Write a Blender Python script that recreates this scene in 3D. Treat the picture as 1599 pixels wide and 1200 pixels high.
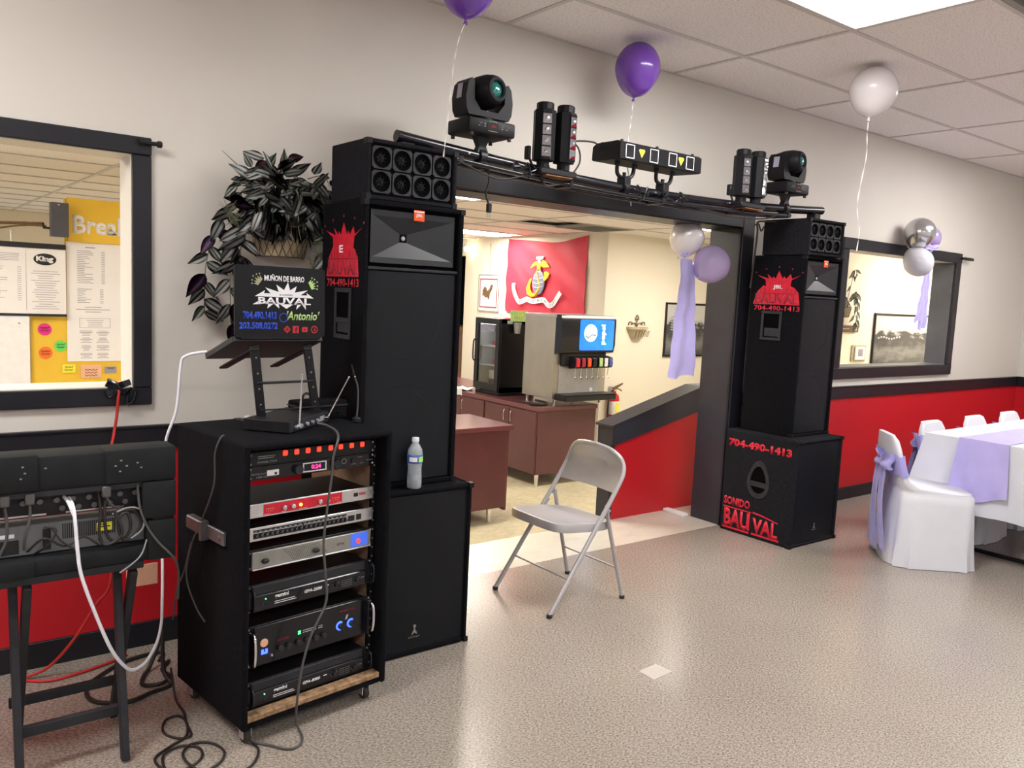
import bpy, bmesh, math, random
from mathutils import Vector, Matrix, Euler
PI = math.pi
random.seed(7)
scene = bpy.context.scene
COL = scene.collection
for o in list(bpy.data.objects):
    bpy.data.objects.remove(o)

# ------------------------------------------------------------ camera, light, exposure
cam_data = bpy.data.cameras.new('camera')
cam = bpy.data.objects.new('camera', cam_data); COL.objects.link(cam)
cam.location = (-1.1447, -3.4188, 1.4875)
cam.rotation_euler = Euler((1.4622, -0.0465, -0.6521), 'XYZ')
cam_data.sensor_width = 36.0
cam_data.lens = 36.0 * 1279.0 / 1599.0
cam_data.clip_start = 0.05
scene.camera = cam
scene.view_settings.view_transform = 'Standard'
scene.view_settings.look = 'None'
scene.view_settings.exposure = 0.35
scene.view_settings.gamma = 1.0
scene.view_settings.use_curve_mapping = False
world = bpy.data.worlds.new('world'); scene.world = world; world.use_nodes = True
world.node_tree.nodes['Background'].inputs[0].default_value = (0.93, 0.95, 1.0, 1)
world.node_tree.nodes['Background'].inputs[1].default_value = 0.62
ROOM_LIGHT = 25.0          # emission of the dining room diffusers
KITCHEN_LIGHT = 25.0       # emission of the kitchen diffusers

# ------------------------------------------------------------ materials
def mat(name, color, rough=0.5, metal=0.0, spec=0.5, nscale=20.0, namt=0.08, bump=0.0, bscale=200.0,
        emit=0.0, ecol=None, trans=0.0, alpha=1.0, sheen=0.0, coat=0.0, ior=1.45, rvar=0.0):
    m = bpy.data.materials.new(name); m.use_nodes = True
    nt = m.node_tree; N = nt.nodes; L = nt.links
    b = N['Principled BSDF']
    tc = N.new('ShaderNodeTexCoord')
    nz = N.new('ShaderNodeTexNoise'); nz.inputs['Scale'].default_value = nscale; nz.inputs['Detail'].default_value = 4
    L.new(tc.outputs['Object'], nz.inputs['Vector'])
    rp = N.new('ShaderNodeValToRGB')
    c = color
    rp.color_ramp.elements[0].position = 0.3; rp.color_ramp.elements[1].position = 0.7
    rp.color_ramp.elements[0].color = (c[0]*(1-namt), c[1]*(1-namt), c[2]*(1-namt), 1)
    rp.color_ramp.elements[1].color = (min(1, c[0]*(1+namt)), min(1, c[1]*(1+namt)), min(1, c[2]*(1+namt)), 1)
    L.new(nz.outputs['Fac'], rp.inputs['Fac']); L.new(rp.outputs['Color'], b.inputs['Base Color'])
    b.inputs['Roughness'].default_value = rough
    if rvar:
        mr = N.new('ShaderNodeMapRange'); mr.inputs['To Min'].default_value = rough - rvar; mr.inputs['To Max'].default_value = rough + rvar
        L.new(nz.outputs['Fac'], mr.inputs['Value']); L.new(mr.outputs[0], b.inputs['Roughness'])
    b.inputs['Metallic'].default_value = metal
    b.inputs['Specular IOR Level'].default_value = spec
    b.inputs['IOR'].default_value = ior
    if trans: b.inputs['Transmission Weight'].default_value = trans
    if alpha < 1: b.inputs['Alpha'].default_value = alpha
    if sheen: b.inputs['Sheen Weight'].default_value = sheen
    if coat: b.inputs['Coat Weight'].default_value = coat
    if emit:
        b.inputs['Emission Color'].default_value = (*(ecol or color), 1)
        b.inputs['Emission Strength'].default_value = emit
    if bump:
        n2 = N.new('ShaderNodeTexNoise'); n2.inputs['Scale'].default_value = bscale; n2.inputs['Detail'].default_value = 3
        L.new(tc.outputs['Object'], n2.inputs['Vector'])
        bp = N.new('ShaderNodeBump'); bp.inputs['Strength'].default_value = bump; bp.inputs['Distance'].default_value = 0.002
        L.new(n2.outputs['Fac'], bp.inputs['Height']); L.new(bp.outputs[0], b.inputs['Normal'])
    return m

M = {}
M['wall'] = mat('cream_wall_paint', (0.665, 0.63, 0.575), 0.62, nscale=1.2, namt=0.02, bump=0.15, bscale=120, spec=0.3)
M['kwall'] = mat('kitchen_wall_paint', (0.80, 0.745, 0.625), 0.55, nscale=1.2, namt=0.03, bump=0.15, bscale=120, spec=0.3)
M['red'] = mat('red_wall_paint', (0.52, 0.012, 0.02), 0.36, nscale=2, namt=0.04, bump=0.08, bscale=90)
M['trim'] = mat('black_trim_paint', (0.0095, 0.0095, 0.0145), 0.4, nscale=6, namt=0.2, bump=0.1, bscale=60)
M['jamb'] = mat('dark_grey_jamb_paint', (0.030, 0.030, 0.041), 0.38, nscale=6, namt=0.12, bump=0.1, bscale=60)
M['darkgrey'] = mat('dark_grey_reveal_paint', (0.10, 0.10, 0.11), 0.5, nscale=5, namt=0.15)
M['tilegrid'] = mat('ceiling_grid_metal', (0.62, 0.59, 0.57), 0.5, nscale=10, namt=0.03)
M['tar'] = mat('black_carpet_covering', (0.0055, 0.0055, 0.0072), 0.95, nscale=60, namt=0.35, bump=0.5, bscale=900, spec=0.1)
M['carpet'] = mat('charcoal_carpet_covering', (0.013, 0.013, 0.0165), 0.95, nscale=50, namt=0.25, bump=0.5, bscale=900, spec=0.12)
M['black'] = mat('black_plastic', (0.008, 0.008, 0.010), 0.42, nscale=15, namt=0.3)
M['blackgloss'] = mat('black_gloss', (0.008, 0.008, 0.011), 0.18, nscale=15, namt=0.2)
M['blackmetal'] = mat('black_painted_metal', (0.008, 0.008, 0.0105), 0.42, spec=0.35, nscale=30, namt=0.3, bump=0.1, bscale=300)
M['speakergrey'] = mat('dark_grey_speaker_plastic', (0.075, 0.075, 0.09), 0.5, nscale=20, namt=0.1)
M['charcoal'] = mat('charcoal_plastic', (0.021, 0.022, 0.027), 0.5, spec=0.35, nscale=20, namt=0.2, bump=0.2, bscale=400)
M['casegrey'] = mat('moulded_case_plastic', (0.012, 0.0135, 0.015), 0.65, spec=0.2, nscale=20, namt=0.15, bump=0.2, bscale=300)
M['horn'] = mat('horn_plastic', (0.008, 0.0095, 0.0135), 0.42, nscale=12, namt=0.15)
M['grillering'] = mat('woofer_rubber', (0.009, 0.009, 0.012), 0.5, nscale=12, namt=0.15)
M['silver'] = mat('brushed_aluminium', (0.62, 0.62, 0.64), 0.32, metal=0.85, nscale=40, namt=0.06)
M['caselight'] = mat('pale_grey_sheet_metal', (0.16, 0.17, 0.18), 0.45, metal=0.3, nscale=30, namt=0.06)
M['lightgrey'] = mat('light_grey_panel', (0.42, 0.43, 0.44), 0.4, metal=0.3, nscale=30, namt=0.06)
M['ampgrey'] = mat('warm_grey_amplifier_panel', (0.27, 0.265, 0.24), 0.4, metal=0.3, nscale=30, namt=0.08)
M['chrome'] = mat('chrome', (0.75, 0.75, 0.76), 0.15, metal=1.0, nscale=20, namt=0.03)
M['steel'] = mat('stainless_steel', (0.42, 0.39, 0.34), 0.38, metal=0.7, nscale=5, namt=0.08)
M['chair'] = mat('grey_enamelled_steel', (0.42, 0.405, 0.41), 0.3, metal=0.2, nscale=8, namt=0.05, spec=0.6)
M['rubber'] = mat('dark_rubber', (0.03, 0.025, 0.022), 0.7, nscale=20, namt=0.2)
M['white'] = mat('white_print', (0.78, 0.78, 0.82), 0.5, nscale=30, namt=0.04)
M['paper'] = mat('white_paper', (0.80, 0.78, 0.80), 0.6, nscale=6, namt=0.02)
M['greyprint'] = mat('grey_print', (0.33, 0.31, 0.35), 0.6, nscale=30, namt=0.1)
M['dimprint'] = mat('dim_grey_print', (0.24, 0.24, 0.26), 0.6, nscale=30, namt=0.1)
M['redprint'] = mat('red_vinyl_print', (0.60, 0.012, 0.035), 0.45, nscale=40, namt=0.15)
M['redprint2'] = mat('dark_red_print', (0.34, 0.012, 0.035), 0.5, nscale=40, namt=0.15)
M['maroonline'] = mat('maroon_print', (0.14, 0.01, 0.02), 0.5, nscale=40, namt=0.15)
M['yellow'] = mat('yellow_board', (0.78, 0.50, 0.045), 0.5, nscale=5, namt=0.04)
M['orange'] = mat('orange_badge', (0.75, 0.085, 0.01), 0.4, nscale=30, namt=0.05)
M['maroon'] = mat('maroon_laminate', (0.105, 0.038, 0.040), 0.42, nscale=5, namt=0.08)
M['maroontop'] = mat('maroon_countertop', (0.15, 0.056, 0.060), 0.27, nscale=5, namt=0.06)
M['purple'] = mat('purple_latex', (0.16, 0.055, 0.40), 0.22, nscale=3, namt=0.04, spec=0.6, coat=0.3)
M['lavender'] = mat('lavender_latex', (0.52, 0.42, 0.72), 0.22, nscale=3, namt=0.03, spec=0.6, coat=0.3)
M['whitelatex'] = mat('pearl_white_latex', (0.74, 0.70, 0.72), 0.25, nscale=3, namt=0.02, spec=0.6, coat=0.3)
M['clearlatex'] = mat('translucent_pearl_latex', (0.60, 0.60, 0.66), 0.2, nscale=3, namt=0.03, spec=0.6, coat=0.3)
M['silverlatex'] = mat('chrome_silver_latex', (0.55, 0.55, 0.56), 0.2, metal=0.85, nscale=3, namt=0.03)
M['pinklatex'] = mat('metallic_lilac_latex', (0.48, 0.36, 0.68), 0.2, metal=0.4, nscale=3, namt=0.03)
M['sash'] = mat('lavender_satin', (0.47, 0.42, 0.78), 0.38, nscale=12, namt=0.06, sheen=0.4)
M['sashdeep'] = mat('deep_lavender_satin', (0.36, 0.33, 0.72), 0.34, nscale=12, namt=0.10, sheen=0.4)
M['cloth'] = mat('white_table_linen', (0.67, 0.68, 0.74), 0.75, nscale=10, namt=0.02, bump=0.2, bscale=500, sheen=0.2)
M['ribbon'] = mat('white_curling_ribbon', (0.85, 0.83, 0.80), 0.25, nscale=20, namt=0.05)
M['wood'] = mat('raw_plywood', (0.42, 0.29, 0.19), 0.6, nscale=30, namt=0.18)
M['wornwood'] = mat('worn_wood_edge', (0.28, 0.17, 0.09), 0.7, nscale=45, namt=0.6, bump=0.5, bscale=100)
M['leaf'] = None
M['pot'] = mat('cream_basket_pot', (0.46, 0.39, 0.26), 0.6, nscale=20, namt=0.1)
M['wire'] = mat('brown_wire', (0.10, 0.06, 0.035), 0.5, nscale=20, namt=0.2)
M['stem'] = mat('green_grey_stem', (0.17, 0.18, 0.11), 0.6, nscale=30, namt=0.2)
M['burgundy'] = mat('burgundy_leaf', (0.075, 0.022, 0.035), 0.5, nscale=30, namt=0.25)
M['cordred'] = mat('red_cord', (0.50, 0.03, 0.025), 0.45, nscale=20, namt=0.05)
M['cordwhite'] = mat('white_cord', (0.80, 0.80, 0.88), 0.4, nscale=20, namt=0.03)
M['cordblack'] = mat('black_cord', (0.018, 0.014, 0.013), 0.5, nscale=20, namt=0.1)
M['cordgrey'] = mat('grey_cord', (0.07, 0.068, 0.066), 0.45, nscale=20, namt=0.1)
M['redlight'] = mat('lit_red_switch', (0.9, 0.05, 0.02), 0.3, emit=1.1, ecol=(1.0, 0.05, 0.025), nscale=200, namt=0.3)
M['magled'] = mat('lit_pink_digits', (1, 0.05, 0.3), 0.3, emit=2.5, ecol=(1.0, 0.03, 0.2))
M['blueled'] = mat('lit_blue_knob', (0.05, 0.1, 1), 0.3, emit=3.0, ecol=(0.04, 0.10, 1.0))
M['greenled'] = mat('lit_green_led', (0.1, 1, 0.3), 0.3, emit=2.5, ecol=(0.08, 1.0, 0.25))
M['amberled'] = mat('lit_amber_led', (1, 0.6, 0.1), 0.3, emit=2.2, ecol=(1.0, 0.55, 0.08))
M['bluepanel'] = mat('lit_blue_window', (0.05, 0.12, 0.6), 0.3, emit=0.45, ecol=(0.06, 0.14, 0.8))
M['bluescreen'] = mat('lit_blue_screen', (0.02, 0.2, 0.9), 0.2, emit=0.75, ecol=(0.01, 0.17, 0.95), nscale=6, namt=0.3)
M['whitescreen'] = mat('lit_white_emblem', (0.9, 0.95, 1), 0.3, emit=1.6, ecol=(0.75, 0.95, 1.0))
M['diffuser'] = mat('lit_diffuser', (1, 1, 1), 0.4, emit=ROOM_LIGHT, ecol=(1.0, 0.975, 0.95), nscale=90, namt=0.02)
M['kdiffuser'] = mat('lit_kitchen_diffuser', (1, 1, 1), 0.4, emit=KITCHEN_LIGHT, ecol=(1.0, 0.93, 0.81), nscale=90, namt=0.02)
M['bulb'] = mat('lit_bulb', (1, 1, 1), 0.4, emit=25, ecol=(1.0, 0.85, 0.6))
M['flagred'] = mat('red_flag_cloth', (0.62, 0.01, 0.045), 0.6, nscale=8, namt=0.08, sheen=0.3)
M['gold'] = mat('gold_yellow_print', (0.80, 0.55, 0.03), 0.5, nscale=60, namt=0.2)
M['globe'] = mat('blue_grey_print', (0.22, 0.22, 0.30), 0.5, nscale=80, namt=0.3)
M['brownprint'] = mat('brown_print', (0.16, 0.09, 0.04), 0.6, nscale=60, namt=0.4)
M['extred'] = mat('red_cylinder_enamel', (0.50, 0.015, 0.02), 0.25, nscale=10, namt=0.05, coat=0.3)
M['labelyellow'] = mat('yellow_label', (0.82, 0.75, 0.06), 0.5, nscale=60, namt=0.1)
M['pink'] = mat('pink_star_card', (0.72, 0.03, 0.24), 0.5, nscale=30, namt=0.05)
M['greencard'] = mat('green_card', (0.13, 0.68, 0.12), 0.5, nscale=30, namt=0.05)
M['orangecard'] = mat('orange_card', (0.85, 0.17, 0.03), 0.5, nscale=30, namt=0.05)
M['peach'] = mat('peach_card', (0.80, 0.45, 0.30), 0.5, nscale=30, namt=0.05)
M['dimsteel'] = mat('dull_steel', (0.13, 0.125, 0.13), 0.4, metal=0.4, nscale=20, namt=0.1)
M['patch'] = mat('worn_white_tape', (0.50, 0.46, 0.41), 0.5, nscale=60, namt=0.05)
M['greycard'] = mat('grey_card', (0.30, 0.29, 0.36), 0.5, nscale=30, namt=0.05)
M['blueink'] = mat('blue_marker_ink', (0.012, 0.06, 0.52), 0.5, nscale=200, namt=0.3)
M['greenink'] = mat('pale_green_print', (0.42, 0.62, 0.22), 0.5, nscale=30, namt=0.1)
M['khaki'] = mat('khaki_print', (0.33, 0.33, 0.19), 0.5, nscale=30, namt=0.1)
M['redink'] = mat('red_marker_ink', (0.45, 0.015, 0.02), 0.5, nscale=200, namt=0.3)
M['lens'] = mat('coated_lens', (0.02, 0.22, 0.20), 0.05, metal=0.6, nscale=5, namt=0.5, coat=1.0)
M['facet'] = mat('reflector_facets', (0.60, 0.63, 0.72), 0.08, metal=1.0, nscale=8, namt=0.3)
M['glass'] = mat('clear_glass', (0.95, 0.97, 0.97), 0.03, trans=1.0, nscale=2, namt=0.01)
M['pet'] = mat('clear_bottle_plastic', (0.93, 0.96, 1.0), 0.06, trans=1.0, nscale=2, namt=0.01, ior=1.35)
M['fog'] = mat('frosted_water_bottle', (0.62, 0.68, 0.74), 0.25, trans=0.55, nscale=40, namt=0.15)
M['bluelabel'] = mat('blue_bottle_label', (0.05, 0.10, 0.36), 0.4, nscale=30, namt=0.3)
M['greenlabel'] = mat('green_bottle_label', (0.35, 0.70, 0.15), 0.4, nscale=30, namt=0.2)
M['brownwood'] = mat('brown_wood', (0.20, 0.09, 0.035), 0.45, nscale=10, namt=0.25)
M['stageblack'] = mat('matt_black_moulding', (0.0055, 0.0055, 0.0075), 0.5, spec=0.25, nscale=20, namt=0.15)
M['void'] = mat('cavity_shade_black', (0.002, 0.002, 0.0025), 0.9, spec=0.05, nscale=20, namt=0.1)  # near-black that stands for the shade inside hollows
M['dark'] = mat('dark_recess', (0.012, 0.011, 0.011), 0.8, nscale=10, namt=0.1)
M['fridgein'] = mat('fridge_liner', (0.66, 0.64, 0.58), 0.4, nscale=10, namt=0.03)
M['vent'] = mat('vent_louvre_metal', (0.30, 0.29, 0.28), 0.5, nscale=10, namt=0.05)

def noise_mat_floor(name, cols, scale, rough, spots=None, bump=0.03, big=None):
    m = bpy.data.materials.new(name); m.use_nodes = True
    nt = m.node_tree; N = nt.nodes; L = nt.links; b = N['Principled BSDF']
    tc = N.new('ShaderNodeTexCoord')
    mp = N.new('ShaderNodeMapping'); mp.inputs['Scale'].default_value = (1.0, 1.6, 1.0); mp.inputs['Rotation'].default_value = (0, 0, 0.6)
    L.new(tc.outputs['Object'], mp.inputs['Vector'])
    nz = N.new('ShaderNodeTexNoise'); nz.inputs['Scale'].default_value = scale; nz.inputs['Detail'].default_value = 5; nz.inputs['Roughness'].default_value = 0.7
    L.new(mp.outputs[0], nz.inputs['Vector'])
    rp = N.new('ShaderNodeValToRGB'); e = rp.color_ramp.elements
    e[0].position = 0.36; e[0].color = (*cols[0], 1); e[1].position = 0.62; e[1].color = (*cols[2], 1)
    k = e.new(0.5); k.color = (*cols[1], 1)
    L.new(nz.outputs['Fac'], rp.inputs['Fac'])
    n2 = N.new('ShaderNodeTexNoise'); n2.inputs['Scale'].default_value = 1.1; n2.inputs['Detail'].default_value = 3
    L.new(tc.outputs['Object'], n2.inputs['Vector'])
    mx = N.new('ShaderNodeMix'); mx.data_type = 'RGBA'; mx.blend_type = 'MULTIPLY'; mx.inputs[0].default_value = 1.0
    r2 = N.new('ShaderNodeValToRGB'); r2.color_ramp.elements[0].position = 0.3; r2.color_ramp.elements[0].color = (0.86, 0.85, 0.83, 1); r2.color_ramp.elements[1].position = 0.7; r2.color_ramp.elements[1].color = (1, 1, 1, 1)
    L.new(n2.outputs['Fac'], r2.inputs['Fac'])
    L.new(rp.outputs['Color'], mx.inputs[6]); L.new(r2.outputs['Color'], mx.inputs[7]); L.new(mx.outputs[2], b.inputs['Base Color'])
    b.inputs['Roughness'].default_value = rough
    n3 = N.new('ShaderNodeTexNoise'); n3.inputs['Scale'].default_value = 60; n3.inputs['Detail'].default_value = 6
    L.new(tc.outputs['Object'], n3.inputs['Vector'])
    bp = N.new('ShaderNodeBump'); bp.inputs['Strength'].default_value = bump*4; bp.inputs['Distance'].default_value = 0.001
    L.new(n3.outputs['Fac'], bp.inputs['Height']); L.new(bp.outputs[0], b.inputs['Normal'])
    return m
M['floor'] = noise_mat_floor('speckled_vinyl_floor', ((0.13, 0.108, 0.09), (0.325, 0.282, 0.242), (0.46, 0.41, 0.36)), 100, 0.23, bump=0.02)
M['kfloor'] = noise_mat_floor('kitchen_vinyl_floor', ((0.52, 0.45, 0.29), (0.59, 0.53, 0.36), (0.66, 0.60, 0.43)), 14, 0.42, bump=0.03)
M['marble'] = noise_mat_floor('pale_marble_threshold', ((0.64, 0.59, 0.50), (0.70, 0.66, 0.57), (0.73, 0.69, 0.60)), 3, 0.25, bump=0.01)

def ctile(name, c):
    m = bpy.data.materials.new(name); m.use_nodes = True
    nt = m.node_tree; N = nt.nodes; L = nt.links; b = N['Principled BSDF']
    tc = N.new('ShaderNodeTexCoord')
    nz = N.new('ShaderNodeTexNoise'); nz.inputs['Scale'].default_value = 95; nz.inputs['Detail'].default_value = 4
    L.new(tc.outputs['Object'], nz.inputs['Vector'])
    rp = N.new('ShaderNodeValToRGB'); rp.color_ramp.elements[0].position = 0.36; rp.color_ramp.elements[1].position = 0.5
    rp.color_ramp.elements[0].color = (c[0]*.80, c[1]*.80, c[2]*.80, 1); rp.color_ramp.elements[1].color = (*c, 1)
    L.new(nz.outputs['Fac'], rp.inputs['Fac']); L.new(rp.outputs['Color'], b.inputs['Base Color'])
    b.inputs['Roughness'].default_value = 0.85
    bp = N.new('ShaderNodeBump'); bp.inputs['Strength'].default_value = 0.25; bp.inputs['Distance'].default_value = 0.003
    L.new(nz.outputs['Fac'], bp.inputs['Height']); L.new(bp.outputs[0], b.inputs['Normal'])
    return m
M['ctile'] = ctile('mineral_ceiling_tile', (0.90, 0.855, 0.84))
M['kctile'] = ctile('kitchen_ceiling_tile', (0.92, 0.87, 0.84))

def leafmat(name, dark, light, edge):
    m = bpy.data.materials.new(name); m.use_nodes = True
    nt = m.node_tree; N = nt.nodes; L = nt.links; b = N['Principled BSDF']
    tc = N.new('ShaderNodeTexCoord'); sp = N.new('ShaderNodeSeparateXYZ'); L.new(tc.outputs['Generated'], sp.inputs[0])
    rp = N.new('ShaderNodeValToRGB'); rp.color_ramp.interpolation = 'EASE'
    e = rp.color_ramp.elements
    e[0].position = 0.0; e[0].color = (*edge, 1); e[1].position = 1.0; e[1].color = (*edge, 1)
    for p, c in ((0.14, edge), (0.22, light), (0.38, light), (0.46, dark), (0.54, dark), (0.62, light), (0.78, light), (0.86, edge)):
        k = e.new(p); k.color = (*c, 1)
    L.new(sp.outputs[0], rp.inputs['Fac']); L.new(rp.outputs['Color'], b.inputs['Base Color'])
    b.inputs['Roughness'].default_value = 0.35
    return m
M['leaf'] = leafmat('silver_striped_leaf', (0.035, 0.045, 0.038), (0.42, 0.44, 0.43), (0.05, 0.055, 0.055))
M['leaf2'] = leafmat('grey_striped_leaf', (0.03, 0.038, 0.03), (0.24, 0.26, 0.24), (0.05, 0.058, 0.05))
M['purpleleaf'] = mat('purple_leaf', (0.055, 0.018, 0.06), 0.45, nscale=40, namt=0.3)

def photo_mat(name):
    m = bpy.data.materials.new(name); m.use_nodes = True
    nt = m.node_tree; N = nt.nodes; L = nt.links; b = N['Principled BSDF']
    tc = N.new('ShaderNodeTexCoord'); sp = N.new('ShaderNodeSeparateXYZ'); L.new(tc.outputs['Generated'], sp.inputs[0])
    nz = N.new('ShaderNodeTexNoise'); nz.inputs['Scale'].default_value = 7; nz.inputs['Detail'].default_value = 6
    L.new(tc.outputs['Generated'], nz.inputs['Vector'])
    ad = N.new('ShaderNodeMath'); ad.operation = 'ADD'
    mu = N.new('ShaderNodeMath'); mu.operation = 'MULTIPLY'; mu.inputs[1].default_value = 0.55
    L.new(nz.outputs['Fac'], mu.inputs[0]); L.new(sp.outputs[2], ad.inputs[0]); L.new(mu.outputs[0], ad.inputs[1])
    rp = N.new('ShaderNodeValToRGB'); e = rp.color_ramp.elements
    e[0].position = 0.3; e[0].color = (0.10, 0.10, 0.10, 1); e[1].position = 1.0; e[1].color = (0.55, 0.54, 0.52, 1)
    for p, c in ((0.5, 0.20), (0.72, 0.07), (0.86, 0.06), (0.92, 0.42)):
        k = e.new(p); k.color = (c, c, c, 1)
    L.new(ad.outputs[0], rp.inputs['Fac']); L.new(rp.outputs['Color'], b.inputs['Base Color'])
    b.inputs['Roughness'].default_value = 0.12
    return m
M['photo'] = photo_mat('black_and_white_landscape_print')

def grille_mat(name, c, tr):
    m = bpy.data.materials.new(name); m.use_nodes = True
    nt = m.node_tree; N = nt.nodes; L = nt.links; b = N['Principled BSDF']; out = N['Material Output']
    tc = N.new('ShaderNodeTexCoord'); vz = N.new('ShaderNodeTexVoronoi'); vz.inputs['Scale'].default_value = 260
    L.new(tc.outputs['Object'], vz.inputs['Vector'])
    bp = N.new('ShaderNodeBump'); bp.inputs['Strength'].default_value = 0.3; bp.inputs['Distance'].default_value = 0.001
    L.new(vz.outputs['Distance'], bp.inputs['Height']); L.new(bp.outputs[0], b.inputs['Normal'])
    b.inputs['Base Color'].default_value = (*c, 1); b.inputs['Roughness'].default_value = 0.5; b.inputs['Specular IOR Level'].default_value = 0.25
    t = N.new('ShaderNodeBsdfTransparent'); mx = N.new('ShaderNodeMixShader'); mx.inputs[0].default_value = tr
    L.new(b.outputs[0], mx.inputs[1]); L.new(t.outputs[0], mx.inputs[2]); L.new(mx.outputs[0], out.inputs['Surface'])
    return m
M['grille'] = grille_mat('perforated_grille', (0.008, 0.0095, 0.013), 0.25)

# ------------------------------------------------------------ mesh building
def mtx(o=(0, 0, 0), r=None, u=None, rz=0.0, s=1.0):
    """frame with origin o; r = right (local x), u = up (local y), normal = r x u (local z)"""
    if r is None:
        return Matrix.Translation(o) @ Matrix.Rotation(rz, 4, 'Z') @ Matrix.Scale(s, 4)
    r = Vector(r).normalized(); u = Vector(u); u = (u - r * u.dot(r)).normalized(); n = r.cross(u)
    m = Matrix.Identity(4)
    for i in range(3):
        m[i][0] = r[i]*s; m[i][1] = u[i]*s; m[i][2] = n[i]*s; m[i][3] = o[i]
    return m

SPLIT = {'top_bars': 'top_bar', 'bare_wood_lining': 'bare_wood_panel', 'ears': 'rack_ear', 'handles': 'handle', 'knobs': 'knob', 'lower_rail': 'lower_pipe', 'saddles': 'saddle',
         'dials': 'dial', 'rails': 'rail', 'rubber_feet': 'rubber_foot', 'crown_beads': 'crown_bead', 'small_lights': 'small_light', 'rear_sockets': 'rear_socket', 'silver_strips': 'silver_strip',
         'prongs': 'prong', 'bolts': 'bolt', 'green_lights': 'green_light', 'jacks': 'jack', 'sockets': 'socket', 'bright_windows': 'bright_window'}
STUFF = {'rail_screws', 'screws', 'vent_slots', 'vent_holes', 'leg_holes', 'scuffs', 'fern_sprigs', 'meter_print', 'scale_print', 'grid_bars'}
class MB:
    def __init__(s): s.bm = bmesh.new()
    def _add(s, tmp, T=None, mi=0):
        me = bpy.data.meshes.new('t')
        for f in tmp.faces: f.material_index = mi
        tmp.to_mesh(me); tmp.free()
        if T is not None: me.transform(T)
        s.bm.from_mesh(me); bpy.data.meshes.remove(me)
        return s
    def box(s, a, b, bev=0.0, T=None, mi=0, seg=1):
        t = bmesh.new(); bmesh.ops.create_cube(t, size=1.0)
        for v in t.verts:
            v.co = Vector([(a[i]+b[i])/2 + v.co[i]*(b[i]-a[i]) for i in range(3)])
        if bev:
            bmesh.ops.bevel(t, geom=list(t.edges), offset=bev, segments=seg, profile=0.5, affect='EDGES', clamp_overlap=True)
        return s._add(t, T, mi)
    def cyl(s, c, r, h, axis='Z', r2=None, n=20, bev=0.0, T=None, mi=0, caps=True):
        t = bmesh.new(); bmesh.ops.create_cone(t, cap_ends=caps, cap_tris=False, segments=n, radius1=r, radius2=r if r2 is None else r2, depth=h)
        if bev:
            es = [e for e in t.edges if abs(e.verts[0].co.z - e.verts[1].co.z) < 1e-6]
            bmesh.ops.bevel(t, geom=es, offset=bev, segments=1, profile=0.5, affect='EDGES', clamp_overlap=True)
        R = {'Z': Matrix.Identity(4), 'X': Matrix.Rotation(PI/2, 4, 'Y'), 'Y': Matrix.Rotation(-PI/2, 4, 'X')}[axis]
        X = Matrix.Translation(c) @ R
        return s._add(t, (T @ X) if T is not None else X, mi)
    def ball(s, c, r, sc=(1, 1, 1), n=20, T=None, mi=0):
        t = bmesh.new(); bmesh.ops.create_uvsphere(t, u_segments=n, v_segments=max(6, n*2//3), radius=r)
        X = Matrix.Translation(c) @ Matrix.Diagonal((*sc, 1))
        return s._add(t, (T @ X) if T is not None else X, mi)
    def lathe(s, prof, n=24, T=None, mi=0, cap=True):
        t = bmesh.new(); rings = []
        for r, z in prof:
            if r < 1e-6: rings.append([t.verts.new((0, 0, z))])
            else: rings.append([t.verts.new((r*math.cos(2*PI*i/n), r*math.sin(2*PI*i/n), z)) for i in range(n)])
        for a, b in zip(rings, rings[1:]):
            for i in range(n):
                j = (i+1) % n
                if len(a) == 1 and len(b) == 1: continue
                if len(a) == 1: t.faces.new((a[0], b[j], b[i]))
                elif len(b) == 1: t.faces.new((a[i], a[j], b[0]))
                else: t.faces.new((a[i], a[j], b[j], b[i]))
        if cap:
            for R, fl in ((rings[0], True), (rings[-1], False)):
                if len(R) > 2: t.faces.new(list(reversed(R)) if fl else R)
        bmesh.ops.recalc_face_normals(t, faces=t.faces)
        return s._add(t, T, mi)
    def rings(s, rs, T=None, mi=0, cap=(True, True), closed=True):
        t = bmesh.new(); V = [[t.verts.new(p) for p in r] for r in rs]; n = len(rs[0])
        for a, b in zip(V, V[1:]):
            for i in range(n if closed else n-1):
                j = (i+1) % n; t.faces.new((a[i], a[j], b[j], b[i]))
        if closed and cap[0]: t.faces.new(list(reversed(V[0])))
        if closed and cap[1]: t.faces.new(V[-1])
        bmesh.ops.recalc_face_normals(t, faces=t.faces)
        return s._add(t, T, mi)
    def tube(s, pts, r, n=8, smooth=0, T=None, mi=0, closed=False, r2=None):
        P = [Vector(p) for p in pts]
        if smooth: P = crom(P, smooth, closed)
        if closed: P.append(P[0].copy())
        up = Vector((0, 0, 1)); rs = []
        d = (P[1]-P[0]).normalized()
        if abs(d.dot(up)) > 0.95: up = Vector((1, 0, 0))
        x = d.cross(up).normalized(); m = len(P)
        for i, p in enumerate(P):
            a = P[max(i-1, 0)]; b = P[min(i+1, m-1)]
            if closed and i in (0, m-1): a, b = P[-2], P[1]
            d = (b-a).normalized(); x = (x - d*x.dot(d)).normalized(); y = d.cross(x)
            rr = r if r2 is None else r + (r2-r)*i/(m-1)
            rs.append([p + x*rr*math.cos(2*PI*k/n) + y*rr*math.sin(2*PI*k/n) for k in range(n)])
        return s.rings(rs, T, mi, cap=(not closed, not closed))
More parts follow.
